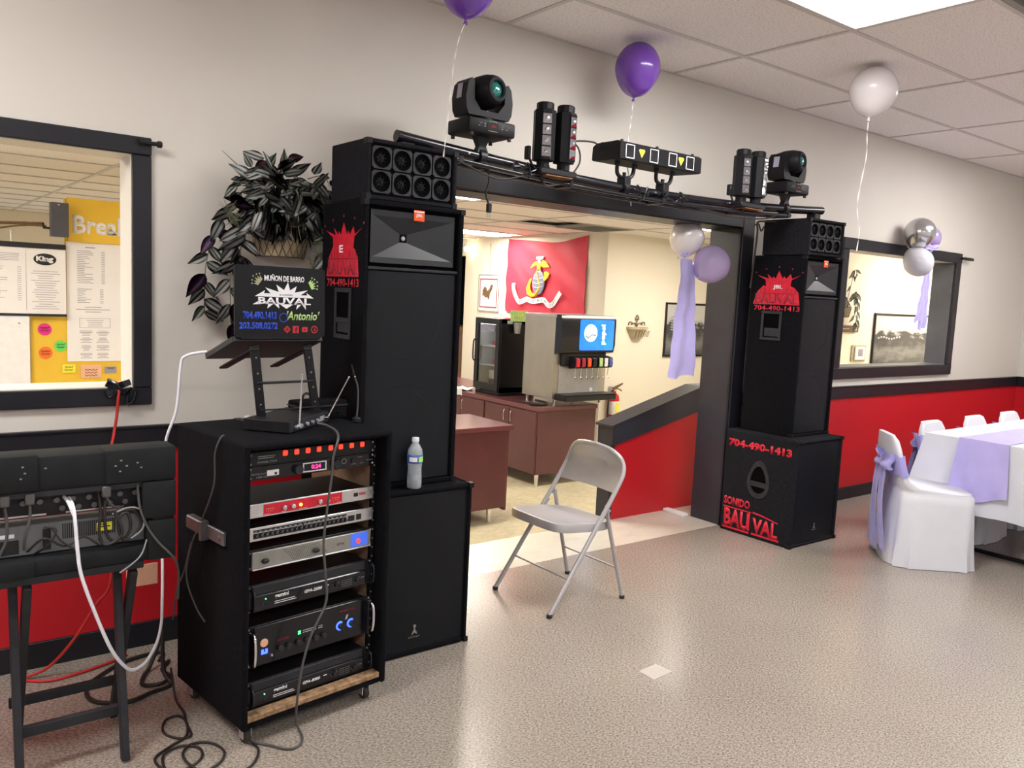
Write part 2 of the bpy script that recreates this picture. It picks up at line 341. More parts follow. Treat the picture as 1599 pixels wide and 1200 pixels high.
    def prism(s, poly, h, T=None, mi=0, z0=0.0):
        t = bmesh.new(); a = [t.verts.new((p[0], p[1], z0)) for p in poly]; b = [t.verts.new((p[0], p[1], z0+h)) for p in poly]
        n = len(poly)
        t.faces.new(list(reversed(a))); t.faces.new(b)
        for i in range(n):
            j = (i+1) % n; t.faces.new((a[i], a[j], b[j], b[i]))
        bmesh.ops.recalc_face_normals(t, faces=t.faces)
        bmesh.ops.triangulate(t, faces=[f for f in t.faces if len(f.verts) > 4])
        return s._add(t, T, mi)
    def sheet(s, fn, nu, nv, th=0.0, T=None, mi=0):
        """fn(u,v)->(x,y,z); th = thickness"""
        t = bmesh.new(); V = [[t.verts.new(fn(i/nu, j/nv)) for j in range(nv+1)] for i in range(nu+1)]
        for i in range(nu):
            for j in range(nv): t.faces.new((V[i][j], V[i+1][j], V[i+1][j+1], V[i][j+1]))
        if th:
            bmesh.ops.recalc_face_normals(t, faces=t.faces)
            bmesh.ops.solidify(t, geom=list(t.faces), thickness=th)
        return s._add(t, T, mi)
    def mesh(s, me, T=None):
        m2 = me.copy()
        if T is not None: m2.transform(T)
        s.bm.from_mesh(m2); bpy.data.meshes.remove(m2); return s
    def build(s, name, mats, parent=None, smooth=None, loc=None, rz=None, kind=None, label=None):
        if name in SPLIT:
            seen = set(); s.bm.verts.ensure_lookup_table(); s.bm.verts.index_update(); groups = []
            for v in s.bm.verts:
                if v.index in seen: continue
                st = [v]; seen.add(v.index); g = []
                while st:
                    q = st.pop(); g.append(q)
                    for e in q.link_edges:
                        o = e.other_vert(q)
                        if o.index not in seen: seen.add(o.index); st.append(o)
                groups.append(g)
            first = None
            for g in groups:
                ids = {v: i for i, v in enumerate(g)}; nb = MB()
                nv = [nb.bm.verts.new(v.co) for v in g]; fs = set(f for v in g for f in v.link_faces)
                for f in fs: nb.bm.faces.new([nv[ids[v]] for v in f.verts]).material_index = f.material_index
                o = nb.build(SPLIT[name], mats, parent, smooth, loc, rz, kind, label)
                first = first or o
            s.bm.free(); return first
        if name in STUFF: kind = 'stuff'
        me = bpy.data.meshes.new(name); s.bm.to_mesh(me); s.bm.free()
        for m in (mats if isinstance(mats, (list, tuple)) else [mats]): me.materials.append(M[m] if isinstance(m, str) else m)
        if smooth is not None:
            for p in me.polygons: p.use_smooth = True
            me.set_sharp_from_angle(angle=math.radians(smooth))
        o = bpy.data.objects.new(name, me); COL.objects.link(o)
        if parent is not None: o.parent = parent
        if loc is not None: o.location = loc
        if rz is not None: o.rotation_euler = (0, 0, rz)
        if kind: o['kind'] = kind
        if label: o['label'] = label
        return o

def crom(P, k, closed=False):
    out = []; n = len(P)
    rng = n if closed else n-1
    for i in range(rng):
        if closed: p0, p1, p2, p3 = P[(i-1) % n], P[i], P[(i+1) % n], P[(i+2) % n]
        else: p0, p1, p2, p3 = P[max(i-1, 0)], P[i], P[i+1], P[min(i+2, n-1)]
        for j in range(k):
            t = j/k
            out.append(0.5*((2*p1) + (p2-p0)*t + (2*p0-5*p1+4*p2-p3)*t*t + (3*p1-p0-3*p2+p3)*t**3))
    if not closed: out.append(P[-1].copy())
    return out

def thing(name, label, cat, loc=(0, 0, 0), rz=0.0, group=None, rot=None):
    o = bpy.data.objects.new(name, None); COL.objects.link(o)
    o.empty_display_size = 0.05
    o.location = loc; o.rotation_euler = rot if rot else (0, 0, rz)
    o['label'] = label; o['category'] = cat
    if group: o['group'] = group
    return o
def tag(o, label, cat, group=None):
    o['label'] = label; o['category'] = cat
    if group: o['group'] = group
    return o
def struct(o): o['kind'] = 'structure'; return o
def dup(o, parent=None, loc=None, name=None):
    c = o.copy(); COL.objects.link(c)
    if parent is not None: c.parent = parent
    if loc is not None: c.location = loc
    return c
def dup_tree(root, loc, rz=None, label=None, group=None):
    r = root.copy(); COL.objects.link(r); r.location = loc
    if rz is not None: r.rotation_euler = (0, 0, rz)
    if label: r['label'] = label
    if group: r['group'] = group
    for ch in list(root.children):
        c = ch.copy(); COL.objects.link(c); c.parent = r
        for g in list(ch.children):
            d = g.copy(); COL.objects.link(d); d.parent = c
    return r

def text_mesh(s, h=1.0, width=None, bold=0.0, th=0.0006, shear=0.0, align='LEFT', space=1.0):
    """mesh of a line of lettering in the XY plane, lower-left at the origin, cap height h"""
    cu = bpy.data.curves.new('t', 'FONT'); cu.body = s; cu.size = 1.0; cu.offset = bold; cu.extrude = 0.0
    cu.shear = shear; cu.resolution_u = 2; cu.space_character = space
    ob = bpy.data.objects.new('t', cu)
    me = bpy.data.meshes.new_from_object(ob)
    bpy.data.objects.remove(ob); bpy.data.curves.remove(cu)
    xs = [v.co.x for v in me.vertices]; ys = [v.co.y for v in me.vertices]
    x0, x1 = min(xs), max(xs); y0, y1 = min(ys), max(ys)
    sy = h/(y1-y0); sx = sy if width is None else width/(x1-x0)
    me.transform(Matrix.Diagonal((sx, sy, 1, 1)) @ Matrix.Translation((-x0, -y0, 0)))
    if align == 'CENTER':
        w = (x1-x0)*sx; me.transform(Matrix.Translation((-w/2, 0, 0)))
    bm = bmesh.new(); bm.from_mesh(me); bpy.data.meshes.remove(me)
    me = bpy.data.meshes.new('t')
    r = bmesh.ops.extrude_face_region(bm, geom=list(bm.faces))
    for v in [g for g in r['geom'] if isinstance(g, bmesh.types.BMVert)]: v.co.z += th
    bmesh.ops.recalc_face_normals(bm, faces=bm.faces)
    bm.to_mesh(me); bm.free()
    return me
def text(s, T, m, parent, name='lettering', **k):
    b = MB(); me = text_mesh(s, **k); b.mesh(me, T); bpy.data.meshes.remove(me)
    return b.build(name, m, parent)
def addtext(b, s, T, **k):
    me = text_mesh(s, **k); b.mesh(me, T); bpy.data.meshes.remove(me); return b

# ============================================================ THE SETTING
H = 2.818; KZ = -0.35; KH = 2.2
XL, XR, YF = -4.0, 7.9, -6.0
# openings in the long wall: (x0, x1, z0, z1)
WINL = (-2.15, -0.379, 1.059, 1.949); DOOR = (1.0, 3.32, 0.0, 1.995); WINR = (4.60, 6.325, 1.05, 1.944)
def wall_pieces(b, y0, y1, zb, zt):
    b.box((XL-0.1, y0, zb), (WINL[0], y1, zt))
    b.box((WINL[0], y0, zb), (WINL[1], y1, WINL[2])); b.box((WINL[0], y0, WINL[3]), (WINL[1], y1, zt))
    b.box((WINL[1], y0, zb), (DOOR[0], y1, zt)); b.box((DOOR[0], y0, DOOR[3]), (DOOR[1], y1, zt))
    b.box((DOOR[1], y0, zb), (WINR[0], y1, zt))
    b.box((WINR[0], y0, zb), (WINR[1], y1, WINR[2])); b.box((WINR[0], y0, WINR[3]), (WINR[1], y1, zt))
    b.box((WINR[1], y0, zb), (XR+1.8, y1, zt)); return b
wall = struct(wall_pieces(MB(), 0.0, 0.18, KZ, H+0.1).build('wall_back', 'wall'))
b = MB(); b.box((XL, -0.004, 0.095), (0.88, -0.0005, 0.815)); b.box((3.44, -0.004, 0.095), (XR, -0.0005, 0.815))
b.build('red_wainscot', 'red', wall)
struct(MB().box((XR, YF-0.1, -0.1), (XR+0.12, -0.0005, H+0.1)).build('wall_right', 'wall'))
wr = bpy.data.objects['wall_right']
MB().box((XR-0.004, YF, 0.095), (XR-0.0005, -0.005, 0.815)).build('red_wainscot', 'red', wr)
wl_ = struct(MB().box((XL-0.12, YF-0.1, -0.1), (XL, -0.0005, H+0.1)).build('wall_left', 'wall'))
MB().box((XL+0.0005, YF, 0.095), (XL+0.004, -0.005, 0.815)).build('red_wainscot', 'red', wl_)
wf = MB().box((XL-0.1, YF-0.12, -0.1), (XR+0.1, YF, 0.72)).box((XL-0.1, YF-0.12, 2.45), (XR+0.1, YF, H+0.1))
for k in range(6): wf.box((XL-0.1+(XR-XL)/5*k, YF-0.12, 0.72), (XL+0.1+(XR-XL)/5*k, YF, 2.45))
wf = struct(wf.build('wall_front', 'wall'))            # unseen, behind the camera: openings added to let daylight in
# baseboards and chair rails (black)
struct(MB().box((XL, -0.014, 0.0), (0.88, -0.0005, 0.10), bev=0.003).box((3.44, -0.014, 0.0), (XR, -0.0005, 0.10), bev=0.003).build('baseboard_back', 'trim'))
struct(MB().box((XR-0.014, YF, 0.0), (XR-0.0005, -0.015, 0.10), bev=0.003).build('baseboard_right', 'trim'))
struct(MB().box((XL+0.0005, YF, 0.0), (XL+0.014, -0.015, 0.10), bev=0.003).build('baseboard_left', 'trim'))
t1 = MB()
for a, c in ((XL, 0.88), (3.44, XR)):
    t1.box((a, -0.020, 0.812), (c, -0.0005, 0.905), bev=0.003); t1.box((a, -0.028, 0.898), (c, -0.0005, 0.908), bev=0.002)
struct(t1.build('trim_1', 'trim'))
struct(MB().box((XR-0.020, YF, 0.812), (XR-0.0005, -0.021, 0.908), bev=0.003).build('trim_2', 'trim'))
# doorway lining and casing
d1 = bpy.data.objects.new('door_1', None); COL.objects.link(d1); struct(d1)
MB().box((3.318, -0.001, 0.0), (3.332, 0.245, 1.995)).build('jamb', 'jamb', d1)
MB().box((0.988, -0.001, 0.0), (1.002, 0.245, 1.995)).build('jamb', 'jamb', d1)
MB().box((1.0, -0.001, 1.985), (3.32, 0.245, 1.999)).build('jamb_head', 'trim', d1)
MB().box((3.318, -0.022, 0.0), (3.44, -0.0005, 2.115), bev=0.004).box((3.310, -0.010, 0.0), (3.320, 0.004, 1.99), bev=0.002).build('casing', 'trim', d1)
MB().box((0.88, -0.022, 0.0), (1.002, -0.0005, 2.115), bev=0.004).build('casing', 'trim', d1)
MB().box((1.003, -0.022, 1.99), (3.317, -0.0005, 2.115), bev=0.004).build('casing', 'trim', d1)
# pass-through windows
def window(n, o, fw, rev_r, sill):
    x0, x1, z0, z1 = o
    w = bpy.data.objects.new('window_%d' % n, None); COL.objects.link(w); struct(w)
    f = fw
    MB().box((x0-f, -0.026, z1), (x1+f, -0.0005, z1+f), bev=0.004).build('frame_board', 'trim', w)
    MB().box((x0-f, -0.026, z0-f), (x1+f, -0.0005, z0), bev=0.004).build('frame_board', 'trim', w)
    MB().box((x0-f, -0.024, z0), (x0, -0.0005, z1), bev=0.004).build('frame_board', 'trim', w)
    MB().box((x1, -0.024, z0), (x1+f, -0.0005, z1), bev=0.004).build('frame_board', 'trim', w)
    MB().box((x1-0.002, 0.0, z0), (x1+0.003, 0.182, z1)).build('reveal_panel', rev_r, w)
    MB().box((x0-0.003, 0.0, z0), (x0+0.002, 0.182, z1)).build('reveal_panel', rev_r, w)
    MB().box((x0, -0.004, z0-0.003), (x1, 0.185, z0+0.004)).build('sill', sill, w)
    return w
window(1, WINL, 0.067, 'wall', 'wall')
window(2, WINR, 0.085, 'darkgrey', 'darkgrey')
# floors
struct(MB().box((XL-0.1, YF-0.1, -0.12), (XR+0.1, 0.0, 0.0)).build('floor', 'floor'))
struct(MB().box((XL-0.1, 0.18, KZ-0.1), (9.7, 8.1, KZ)).build('floor', 'kfloor'))
struct(MB().box((0.9, 0.0, KZ), (3.9, 0.45, 0.0005), bev=0.0).build('trim_3', 'marble'))
# half wall behind the doorway, with its sloping black cap rail
pony = MB(); pm_ = mtx((0, 0, 0), (1, 0, 0), (0, 0, 1))       # local x->X, y->Z, z->-Y
pony.prism([(2.71, KZ), (3.80, KZ), (3.80, 0.86), (3.57, 0.86), (2.71, 0.63)], 0.10, T=Matrix.Translation((0, 0.55, 0)) @ pm_)
pony = struct(pony.build('wall_half', 'red'))
cap = MB(); cap.prism([(2.69, 0.642), (3.567, 0.874), (3.82, 0.874), (3.82, 0.72), (3.567, 0.708), (2.73, 0.520), (2.69, 0.520)], 0.142, T=Matrix.Translation((0, 0.572, 0)) @ pm_)
cap.prism([(2.675, 0.640), (3.567, 0.878), (3.82, 0.878), (3.82, 0.890), (3.567, 0.890), (2.675, 0.654)], 0.165, T=Matrix.Translation((0, 0.585, 0)) @ pm_)
cap.box((2.70, 0.445, KZ), (2.735, 0.56, 0.58))
cap.build('cap_rail', 'jamb', pony)
struct(MB().box((3.245, 0.25, 0.0005), (3.30, 0.44, 0.022), bev=0.004, T=None).build('trim_4', 'paper'))

# kitchen walls
kb = MB().box((XL-0.1, 7.95, KZ), (9.7, 8.05, 0.25)).box((XL-0.1, 7.95, 1.5), (9.7, 8.05, KH+0.3)).box((4.9, 7.95, 0.25), (9.7, 8.05, 1.5))   # unseen openings, added so daylight brightens the kitchen ceiling
for k in range(5): kb.box((XL-0.1+2.2*k, 7.95, 0.25), (XL+0.1+2.2*k, 8.05, 1.5))
struct(kb.build('wall_kitchen_back', 'kwall'))
kl = MB().box((XL-0.1, 0.18, KZ), (XL, 7.95, 0.35)).box((XL-0.1, 0.18, 1.9), (XL, 7.95, KH+0.3))          # out of view: openings added to brighten the kitchen
for k in range(5): kl.box((XL-0.1, 0.18+1.9*k, 0.35), (XL, 0.35+1.9*k, 1.9))
struct(kl.build('wall_kitchen_left', 'kwall'))
struct(MB().box((9.6, 0.18, KZ), (9.7, 7.95, KH+0.3)).build('wall_kitchen_right', 'kwall'))
struct(MB().box((5.10, 3.09, KZ), (5.22, 5.82, KH+0.3)).box((5.10, 5.82, 1.98), (5.22, 7.95, KH+0.3)).box((5.1, 6.75, KZ), (5.22, 7.95, 2.0)).build('wall_kitchen_side', 'kwall'))
struct(MB().box((5.22, 3.09, KZ), (9.6, 3.20, KH+0.3)).build('wall_hall', 'kwall'))
struct(MB().box((6.50, 1.2, KZ), (9.6, 1.30, KH+0.3)).build('wall_hall_partition', 'kwall'))
struct(MB().box((6.2, 5.5, KZ), (6.3, 7.95, KH+0.3)).build('wall_store_room', 'dark'))  # dark colour stands for the lack of light in the room beyond

# ceilings: hung tiles, each its own piece, between grid bars
def ceiling(x_edges, y_edges, z, tilemat, lights, vents, gridmat):
    c = MB().box((x_edges[0]-0.1, min(y_edges)-0.1, z+0.05), (x_edges[-1]+0.1, max(y_edges)+0.1, z+0.09)).build('ceiling', tilemat)
    struct(c)
    g = MB()
    for x in x_edges: g.box((x-0.012, min(y_edges), z-0.001), (x+0.012, max(y_edges), z+0.004))
    for y in y_edges: g.box((x_edges[0], y-0.012, z-0.0015), (x_edges[-1], y+0.012, z+0.0035))
    g.build('grid_bars', gridmat, c)
    cache = {}
    for i, (xa, xb) in enumerate(zip(x_edges, x_edges[1:])):
        for j, (ya, yb) in enumerate(zip(y_edges, y_edges[1:])):
            if (i, j) in lights or (i, j) in vents: continue
            k = (round(xb-xa, 3), round(yb-ya, 3))
            if k not in cache:
                w, d = abs(xb-xa)/2-0.004, abs(yb-ya)/2-0.004
                cache[k] = MB().box((-w, -d, 0), (w, d, 0.014)).build('ceiling_tile', tilemat, c)
                o = cache[k]
            else: o = dup(cache[k], c)
            o.location = ((xa+xb)/2, (ya+yb)/2, z+0.005)
    return c
def light_panel(x0, x1, y0, y1, z, dm, label, group=None, cat='light'):
    cx, cy = (x0+x1)/2, (y0+y1)/2; w, d = (x1-x0)/2, abs(y1-y0)/2
    t = thing('ceiling_light', label, cat, (cx, cy, z), group=group)
    b = MB()
    for s in (-1, 1):
        b.box((s*w-0.028, -d, -0.005), (s*w+0.028, d, 0.02), bev=0.003) if False else b.box((min(s*w, s*(w-0.035)), -d, -0.006), (max(s*w, s*(w-0.035)), d, 0.02), bev=0.002)
        b.box((-w+0.035, min(s*d, s*(d-0.035)), -0.006), (w-0.035, max(s*d, s*(d-0.035)), 0.02), bev=0.002)
    b.build('frame', 'tilegrid', t)
    MB().box((-w+0.035, -d+0.035, 0.002), (w-0.035, d-0.035, 0.008)).build('diffuser', dm, t)
    return t
def vent_panel(x0, x1, y0, y1, z, label):
    cx, cy = (x0+x1)/2, (y0+y1)/2; w, d = (x1-x0)/2-0.02, abs(y1-y0)/2-0.02
    t = thing('ceiling_vent', label, 'vent', (cx, cy, z))
    MB().box((-w, -d, 0.018), (w, d, 0.022)).build('backing', 'dark', t)
    b = MB()
    for s in (-1, 1):
        b.box((min(s*w, s*(w-0.03)), -d, -0.005), (max(s*w, s*(w-0.03)), d, 0.02)); b.box((-w+0.03, min(s*d, s*(d-0.03)), -0.005), (w-0.03, max(s*d, s*(d-0.03)), 0.02))
    b.build('frame', 'vent', t)
    n = max(4, int(d*2/0.05)); first = None
    for k in range(n):
        y = -d+0.05 + (2*d-0.1)*k/(n-1)
        if first is None:
            first = MB().box((-w+0.03, -0.014, -0.002), (w-0.03, 0.014, 0.001), T=Matrix.Rotation(0.6, 4, 'X')).build('slat', 'vent', t, loc=(0, y, 0.006))
        else: dup(first, t, (0, y, 0.006))
    return t
xe = [XL] + [1.353 + 1.226*i for i in range(-4, 6)] + [XR]
xe = [x for x in xe if XL <= x <= XR]
ye = [0.0] + [-0.504 - 0.6245*j for j in range(0, 9)] + [YF]
i0 = xe.index(1.353)
CL = [(i0, 2), (i0-3, 2), (i0+3, 2), (i0, 7), (i0-3, 7), (i0+3, 7)]
ceiling(xe, ye, H, 'ctile', set(CL), {(i0+1, 3)}, 'tilegrid')
for k, (i, j) in enumerate(CL):
    g = None; lab = 'large lit rectangular ceiling panel at the top right of the dining room'
    if k: lab, g = 'lit rectangular ceiling panel outside the photo, over the rest of the dining room', 'ceiling panels out of view'
    light_panel(xe[i], xe[i+1], ye[j+1], ye[j], H, 'diffuser', lab, g)
vent_panel(xe[i0+1], xe[i0+2], ye[4], ye[3], H, 'grey louvred ceiling vent in the top right corner beside the lit panel')
kx = [XL] + [0.09 + 1.22*i for i in range(-3, 8)] + [9.6]
ky = [0.18] + [0.711 + 0.61*j for j in range(0, 12)] + [7.95]
ki = kx.index(0.09)
KL = [((ki+1), 2), ((ki+3), 7), ((ki-2), 1), (ki+4, 2), (ki+1, 7), (ki+6, 0)]  # the last panel is unseen, added to light the hall
ceiling(kx, ky, KH, 'kctile', set(KL), {(ki+3, 4)}, 'tilegrid')
KLAB = ['lit kitchen ceiling panel just behind the door header, beside the tall left speaker',
        'lit kitchen ceiling panel over the framed rooster cloth, far end of the kitchen']
for k, (i, j) in enumerate(KL):
    lab = KLAB[k] if k < 2 else ('lit hall ceiling panel peeping out behind the white doorway balloon' if k == 3 else 'unseen lit kitchen ceiling panel behind the dining room wall')
    light_panel(kx[i], kx[i+1], ky[j], ky[j+1], KH, 'kdiffuser', lab, None if k in (0, 1, 3) else 'hidden kitchen ceiling panels')
vent_panel(kx[ki+3]+0.62, kx[ki+4], ky[4], ky[5], KH, 'dark ceiling vent in the kitchen above the red flag')

# ============================================================ LOUDSPEAKERS
FR = ((1, 0, 0), (0, 0, 1))        # frame facing -Y
SD = ((0, -1, 0), (0, 0, 1))       # frame facing -X
def side(x, y, z): return mtx((x, y, z), *SD)
def front(x, y, z): return mtx((x, y, z), *FR)
def shell(b, w, d, h, t=0.018, rec=0.02, bev=0.004):
    """cabinet open to the front by rec"""
    b.box((0, 0, 0), (t, d, h), bev=bev); b.box((w-t, 0, 0), (w, d, h), bev=bev)
    b.box((t*.9, 0, 0), (w-t*.9, d, t), bev=bev); b.box((t*.9, 0, h-t), (w-t*.9, d, h), bev=bev)
    b.box((t*.5, rec, t*.5), (w-t*.5, d, h-t*.5)); return b
def corners(parent, w, d, h, m='stageblack'):
    first = None
    for x in (0, w):
        for z in (0, h):
            b = MB(); sx = 1 if x == 0 else -1; sz = 1 if z == 0 else -1
            b.box((min(-0.003*sx, 0.018*sx), -0.003, min(-0.003*sz, 0.0)), (max(-0.003*sx, 0.018*sx), 0.03, max(-0.003*sz, 0.0)))
            b.box((min(-0.003*sx, 0), -0.003, min(0, 0.018*sz)), (max(-0.003*sx, 0), 0.03, max(0, 0.018*sz)))
            b.box((min(0, 0.018*sx), -0.003, min(0, 0.018*sz)), (max(0, 0.018*sx), 0.0005, max(0, 0.018*sz)))
            # keep the underside flush so that cabinets stack
            o = b.build('corner_guard', m, parent, loc=(x, 0, z if z else 0.0031))
            if z: o.location.z = z - 0.0031
def ring(b, c, R, r, n=32, T=None, mi=0, depth=0.008):
    rs = []
    for k in range(8):
        a = 2*PI*k/8; rr = R + r*math.cos(a); zz = depth*math.sin(a)
        rs.append([(c[0] + rr*math.cos(2*PI*i/n), c[1] + rr*math.sin(2*PI*i/n), c[2] + zz) for i in range(n)])
    rs.append(rs[0]); return b.rings(rs, T, mi, cap=(False, False))
def woofer(parent, x, z, R, y=0.032):
    T = front(x, y, z)
    w = MB(); w.lathe([(R*0.80, 0.000), (R*0.82, 0.008), (R*0.93, 0.010), (R*0.96, 0.002), (R, 0.002), (R, -0.004)], n=40, cap=False)
    w.lathe([(R*0.80, 0.0), (R*0.3, -0.012), (R*0.28, -0.004), (0, 0.010)], n=40, cap=False)
    o = MB(); o.bm.free(); o.bm = w.bm
    o.bm.transform(T); return o.build('woofer', 'grillering', parent, smooth=35)

def crown_logo(parent, T, w, letters, white, scale_y=1.0):
    """red crown above a red block of tall letters and a telephone number; T = frame at lower left"""
    sp = text('704-490-1413', T @ Matrix.Translation((0.0, 0, 0)), 'redprint', parent, 'phone_number', h=0.032*scale_y, width=w, bold=0.015)
    b = MB(); y0 = 0.040*scale_y
    b.prism([(-0.01, y0), (w*0.99, y0), (w*0.95, y0+0.075*scale_y), (w*0.86, y0+0.105*scale_y), (w*0.72, y0+0.125*scale_y), (w*0.70, y0+0.105*scale_y), (w*0.30, y0+0.105*scale_y), (w*0.18, y0+0.120*scale_y), (w*0.05, y0+0.08*scale_y)], 0.0004, T=T)
    cx = w*0.5; yb = y0+0.095*scale_y; hh = 0.13*scale_y
    pts = [(cx-0.085, yb), (cx+0.085, yb), (cx+0.095, yb+0.06*scale_y)]
    for k, dx in enumerate((0.16, 0.085, 0.04, 0.0, -0.04, -0.085, -0.16)):
        tall = (0.62, 0.72, 0.52, 1.0, 0.52, 0.72, 0.62)[k]
        pts.append((cx+dx, yb+hh*(0.35+0.55*tall)))
        if k < 6: pts.append((cx+dx*0.55+(-0.02 if k >= 3 else 0.02)*0.5 - (0.012 if k >= 3 else -0.0), yb+hh*0.52))
    pts.append((cx-0.095, yb+0.06*scale_y))
    b.prism(pts, 0.0008, T=T)
    b.build('crown_print', 'redprint', parent)
    d = MB()
    for dx, dy in ((-0.17, 0.76), (-0.095, 0.92), (0, 1.02), (0.095, 0.92), (0.17, 0.76)):
        d.cyl((cx+dx, yb+hh*dy+0.008, 0.0006), 0.006, 0.001, n=10, T=T)
    d.build('crown_beads', 'maroonline', parent)
    l = MB(); n = len(letters); addtext(l, letters, T @ Matrix.Translation((0.004, y0+0.006*scale_y, 0.0005)), h=0.06*scale_y, width=w*0.95, bold=0.03)
    l.build('tall_letters', 'redprint2', parent)
    e = MB(); e.box((0.0, y0+0.068*scale_y, 0.0005), (w*0.97, y0+0.071*scale_y, 0.0012), T=T); e.box((0, y0-0.002, 0.0005), (w*0.98, y0+0.001, 0.0012), T=T)
    for k in range(9):
        if k in (3, 4, 5): continue
        x = w*(0.12+0.095*k); e.box((x, y0+0.074*scale_y, 0.0005), (x+0.003, y0+0.10*scale_y, 0.0012), T=T)
    e.build('outline_print', 'maroonline', parent)
    if white: text(white, T @ Matrix.Translation((cx-0.035, yb-0.002, 0.0010)), 'white', parent, 'white_letters', h=0.030*scale_y, width=0.018*len(white)+0.016, bold=0.03)

def handle_recess(parent, T, w, h, mid=False, m='charcoal'):
    b = MB(); f = 0.018
    b.box((-f, -f, 0), (w+f, 0, 0.006), bev=0.002, T=T); b.box((-f, h, 0), (w+f, h+f, 0.006), bev=0.002, T=T)
    b.box((-f, 0, 0), (0, h, 0.006), bev=0.002, T=T); b.box((w, 0, 0), (w+f, h, 0.006), bev=0.002, T=T)
    if mid: b.box((0, h*0.28, 0), (w, h*0.40, 0.006), bev=0.002, T=T)
    b.box((w*0.1, h*0.05, 0.0008), (w, h*0.4, 0.003), T=T @ Matrix.Translation((0, 0, 0)))
    hb = b.build('side_handle', m, parent)
    MB().box((0, 0, 0.0002), (w, h, 0.0008), T=T).build('handle_recess', 'void', hb)  # flat sheet, its black stands for the shaded hollow
    for x in (-f/2, w+f/2):
        for y in (-f/2, h+f/2): pass
    return hb

def horn_speaker(name, label, x, y, z, w, d, h, rz=0.0):
    t = thing(name, label, 'speaker', (x, y, z), rz)
    shell(MB(), w, d, h, t=0.02, rec=0.03).build('cabinet', 'tar', t)
    corners(t, w, d, h)
    # rectangular horn flare
    hx0, hx1, hz0, hz1 = 0.028, w-0.045, h-0.235, h-0.035
    cx, cz = hx0+(hx1-hx0)*0.40, (hz0+hz1)/2
    O = [(hx0, 0.004, hz0), (hx1, 0.004, hz0), (hx1, 0.004, hz1), (hx0, 0.004, hz1)]
    I1 = [(hx0+0.012, 0.006, hz0+0.022), (hx1-0.010, 0.006, hz0+0.022), (hx1-0.010, 0.006, hz1-0.022), (hx0+0.012, 0.006, hz1-0.022)]
    I2 = [(cx-0.012, 0.028, cz-0.016), (cx+0.020, 0.028, cz-0.016), (cx+0.020, 0.028, cz+0.016), (cx-0.012, 0.028, cz+0.016)]
    B = [(p[0], 0.029, p[2]) for p in O]
    b = MB(); b.rings([B, O, I1, I2], cap=(False, False)); b.build('horn', 'horn', t)
    MB().lathe([(0, 0.004), (0.007, 0.003), (0.009, 0)], n=12, T=front(cx+0.004, 0.027, cz)).build('horn_throat', 'lightgrey', t, smooth=40)
    bd = MB().box((0, 0, 0), (0.048, 0.042, 0.003), bev=0.0008, T=front(w*0.475, 0.0035, h-0.064)).build('badge', 'orange', t)
    text('JBL', front(w*0.475+0.008, 0.0003, h-0.051), 'white', bd, 'badge_letters', h=0.015, width=0.032, bold=0.02)
    MB().box((w*0.475, -0.0003, h-0.030), (w*0.475+0.046, 0.002, h-0.026)).build('badge_line', 'white', bd)
    # woofers and perforated grille
    woofer(t, w*0.47, h-0.235-0.225, min(0.185, w*0.43), 0.030); woofer(t, w*0.47, 0.235, min(0.185, w*0.43), 0.030)
    g = MB()
    def gf(u, v):
        return (0.026+(w-0.052)*u, 0.012-0.010*math.sin(PI*u)**0.5 if 0 < u < 1 else 0.012, 0.026+(h-0.262-0.03)*v)
    g.sheet(gf, 16, 4, th=0.0012); g.build('grille', 'grille', t, smooth=40)
    MB().box((0.020, 0.004, h-0.262), (w-0.020, 0.024, h-0.250), bev=0.003).build('divider', 'charcoal', t)
    return t

def tweeter_box(label, x, y, z, w, d, h, rz=0.0):
    t = thing('tweeter_speaker', label, 'speaker', (x, y, z), rz)
    shell(MB(), w, d, h, t=0.016, rec=0.022, bev=0.004).build('cabinet', 'carpet', t)
    corners(t, w, d, h)
    cw = (w-0.044)/4; ch = (h-0.046)/2; proto = None
    for j in range(2):
        for i in range(4):
            px, pz = 0.020+cw*(i+0.5), 0.024+ch*(j+0.5)
            if proto is None:
                b = MB(); r = min(cw, ch)*0.43
                n = 24; hw, hh = cw/2-0.003, ch/2-0.003
                def sq(a, s=1.0):
                    c, q = math.cos(a), math.sin(a); k = min(hw/max(abs(c), 1e-6), hh/max(abs(q), 1e-6)); return (k*c*s, k*q*s)
                A = [2*PI*(k+0.5)/n for k in range(n)]
                rs = [[(*sq(a), -0.010) for a in A], [(*sq(a), 0.001) for a in A], [(r*math.cos(a), r*math.sin(a), 0.001) for a in A],
                      [(r*.82*math.cos(a), r*.82*math.sin(a), -0.006) for a in A], [(r*.4*math.cos(a), r*.4*math.sin(a), -0.012) for a in A]]
                b.rings(rs, cap=(False, True)); T = front(0, 0.008, 0); b.bm.transform(T)
                proto = b.build('horn_tweeter', 'charcoal', t, loc=(px, 0, pz))
                k = MB(); k.lathe([(r*.97, 0.0005), (r*.84, -0.0045), (r*.5, -0.0085), (r*.40, -0.0105)], n=24, cap=False, T=T)
                k.build('tweeter_throat', 'void', proto)  # shade deep in the cup is put into the throat colour
                q = MB()
                for a in range(4): q.box((-r*.55, -0.0009, -0.0095), (r*.55, 0.0009, -0.005), T=T @ Matrix.Rotation(a*PI/4, 4, 'Z'))
                q.ball((0, 0, -0.002), 0.0035, T=T, n=8); q.build('phase_plug', 'stageblack', proto)
            else:
                c = dup(proto, t, (px, 0, pz))
                for g in list(proto.children): dup(g, c)
    return t

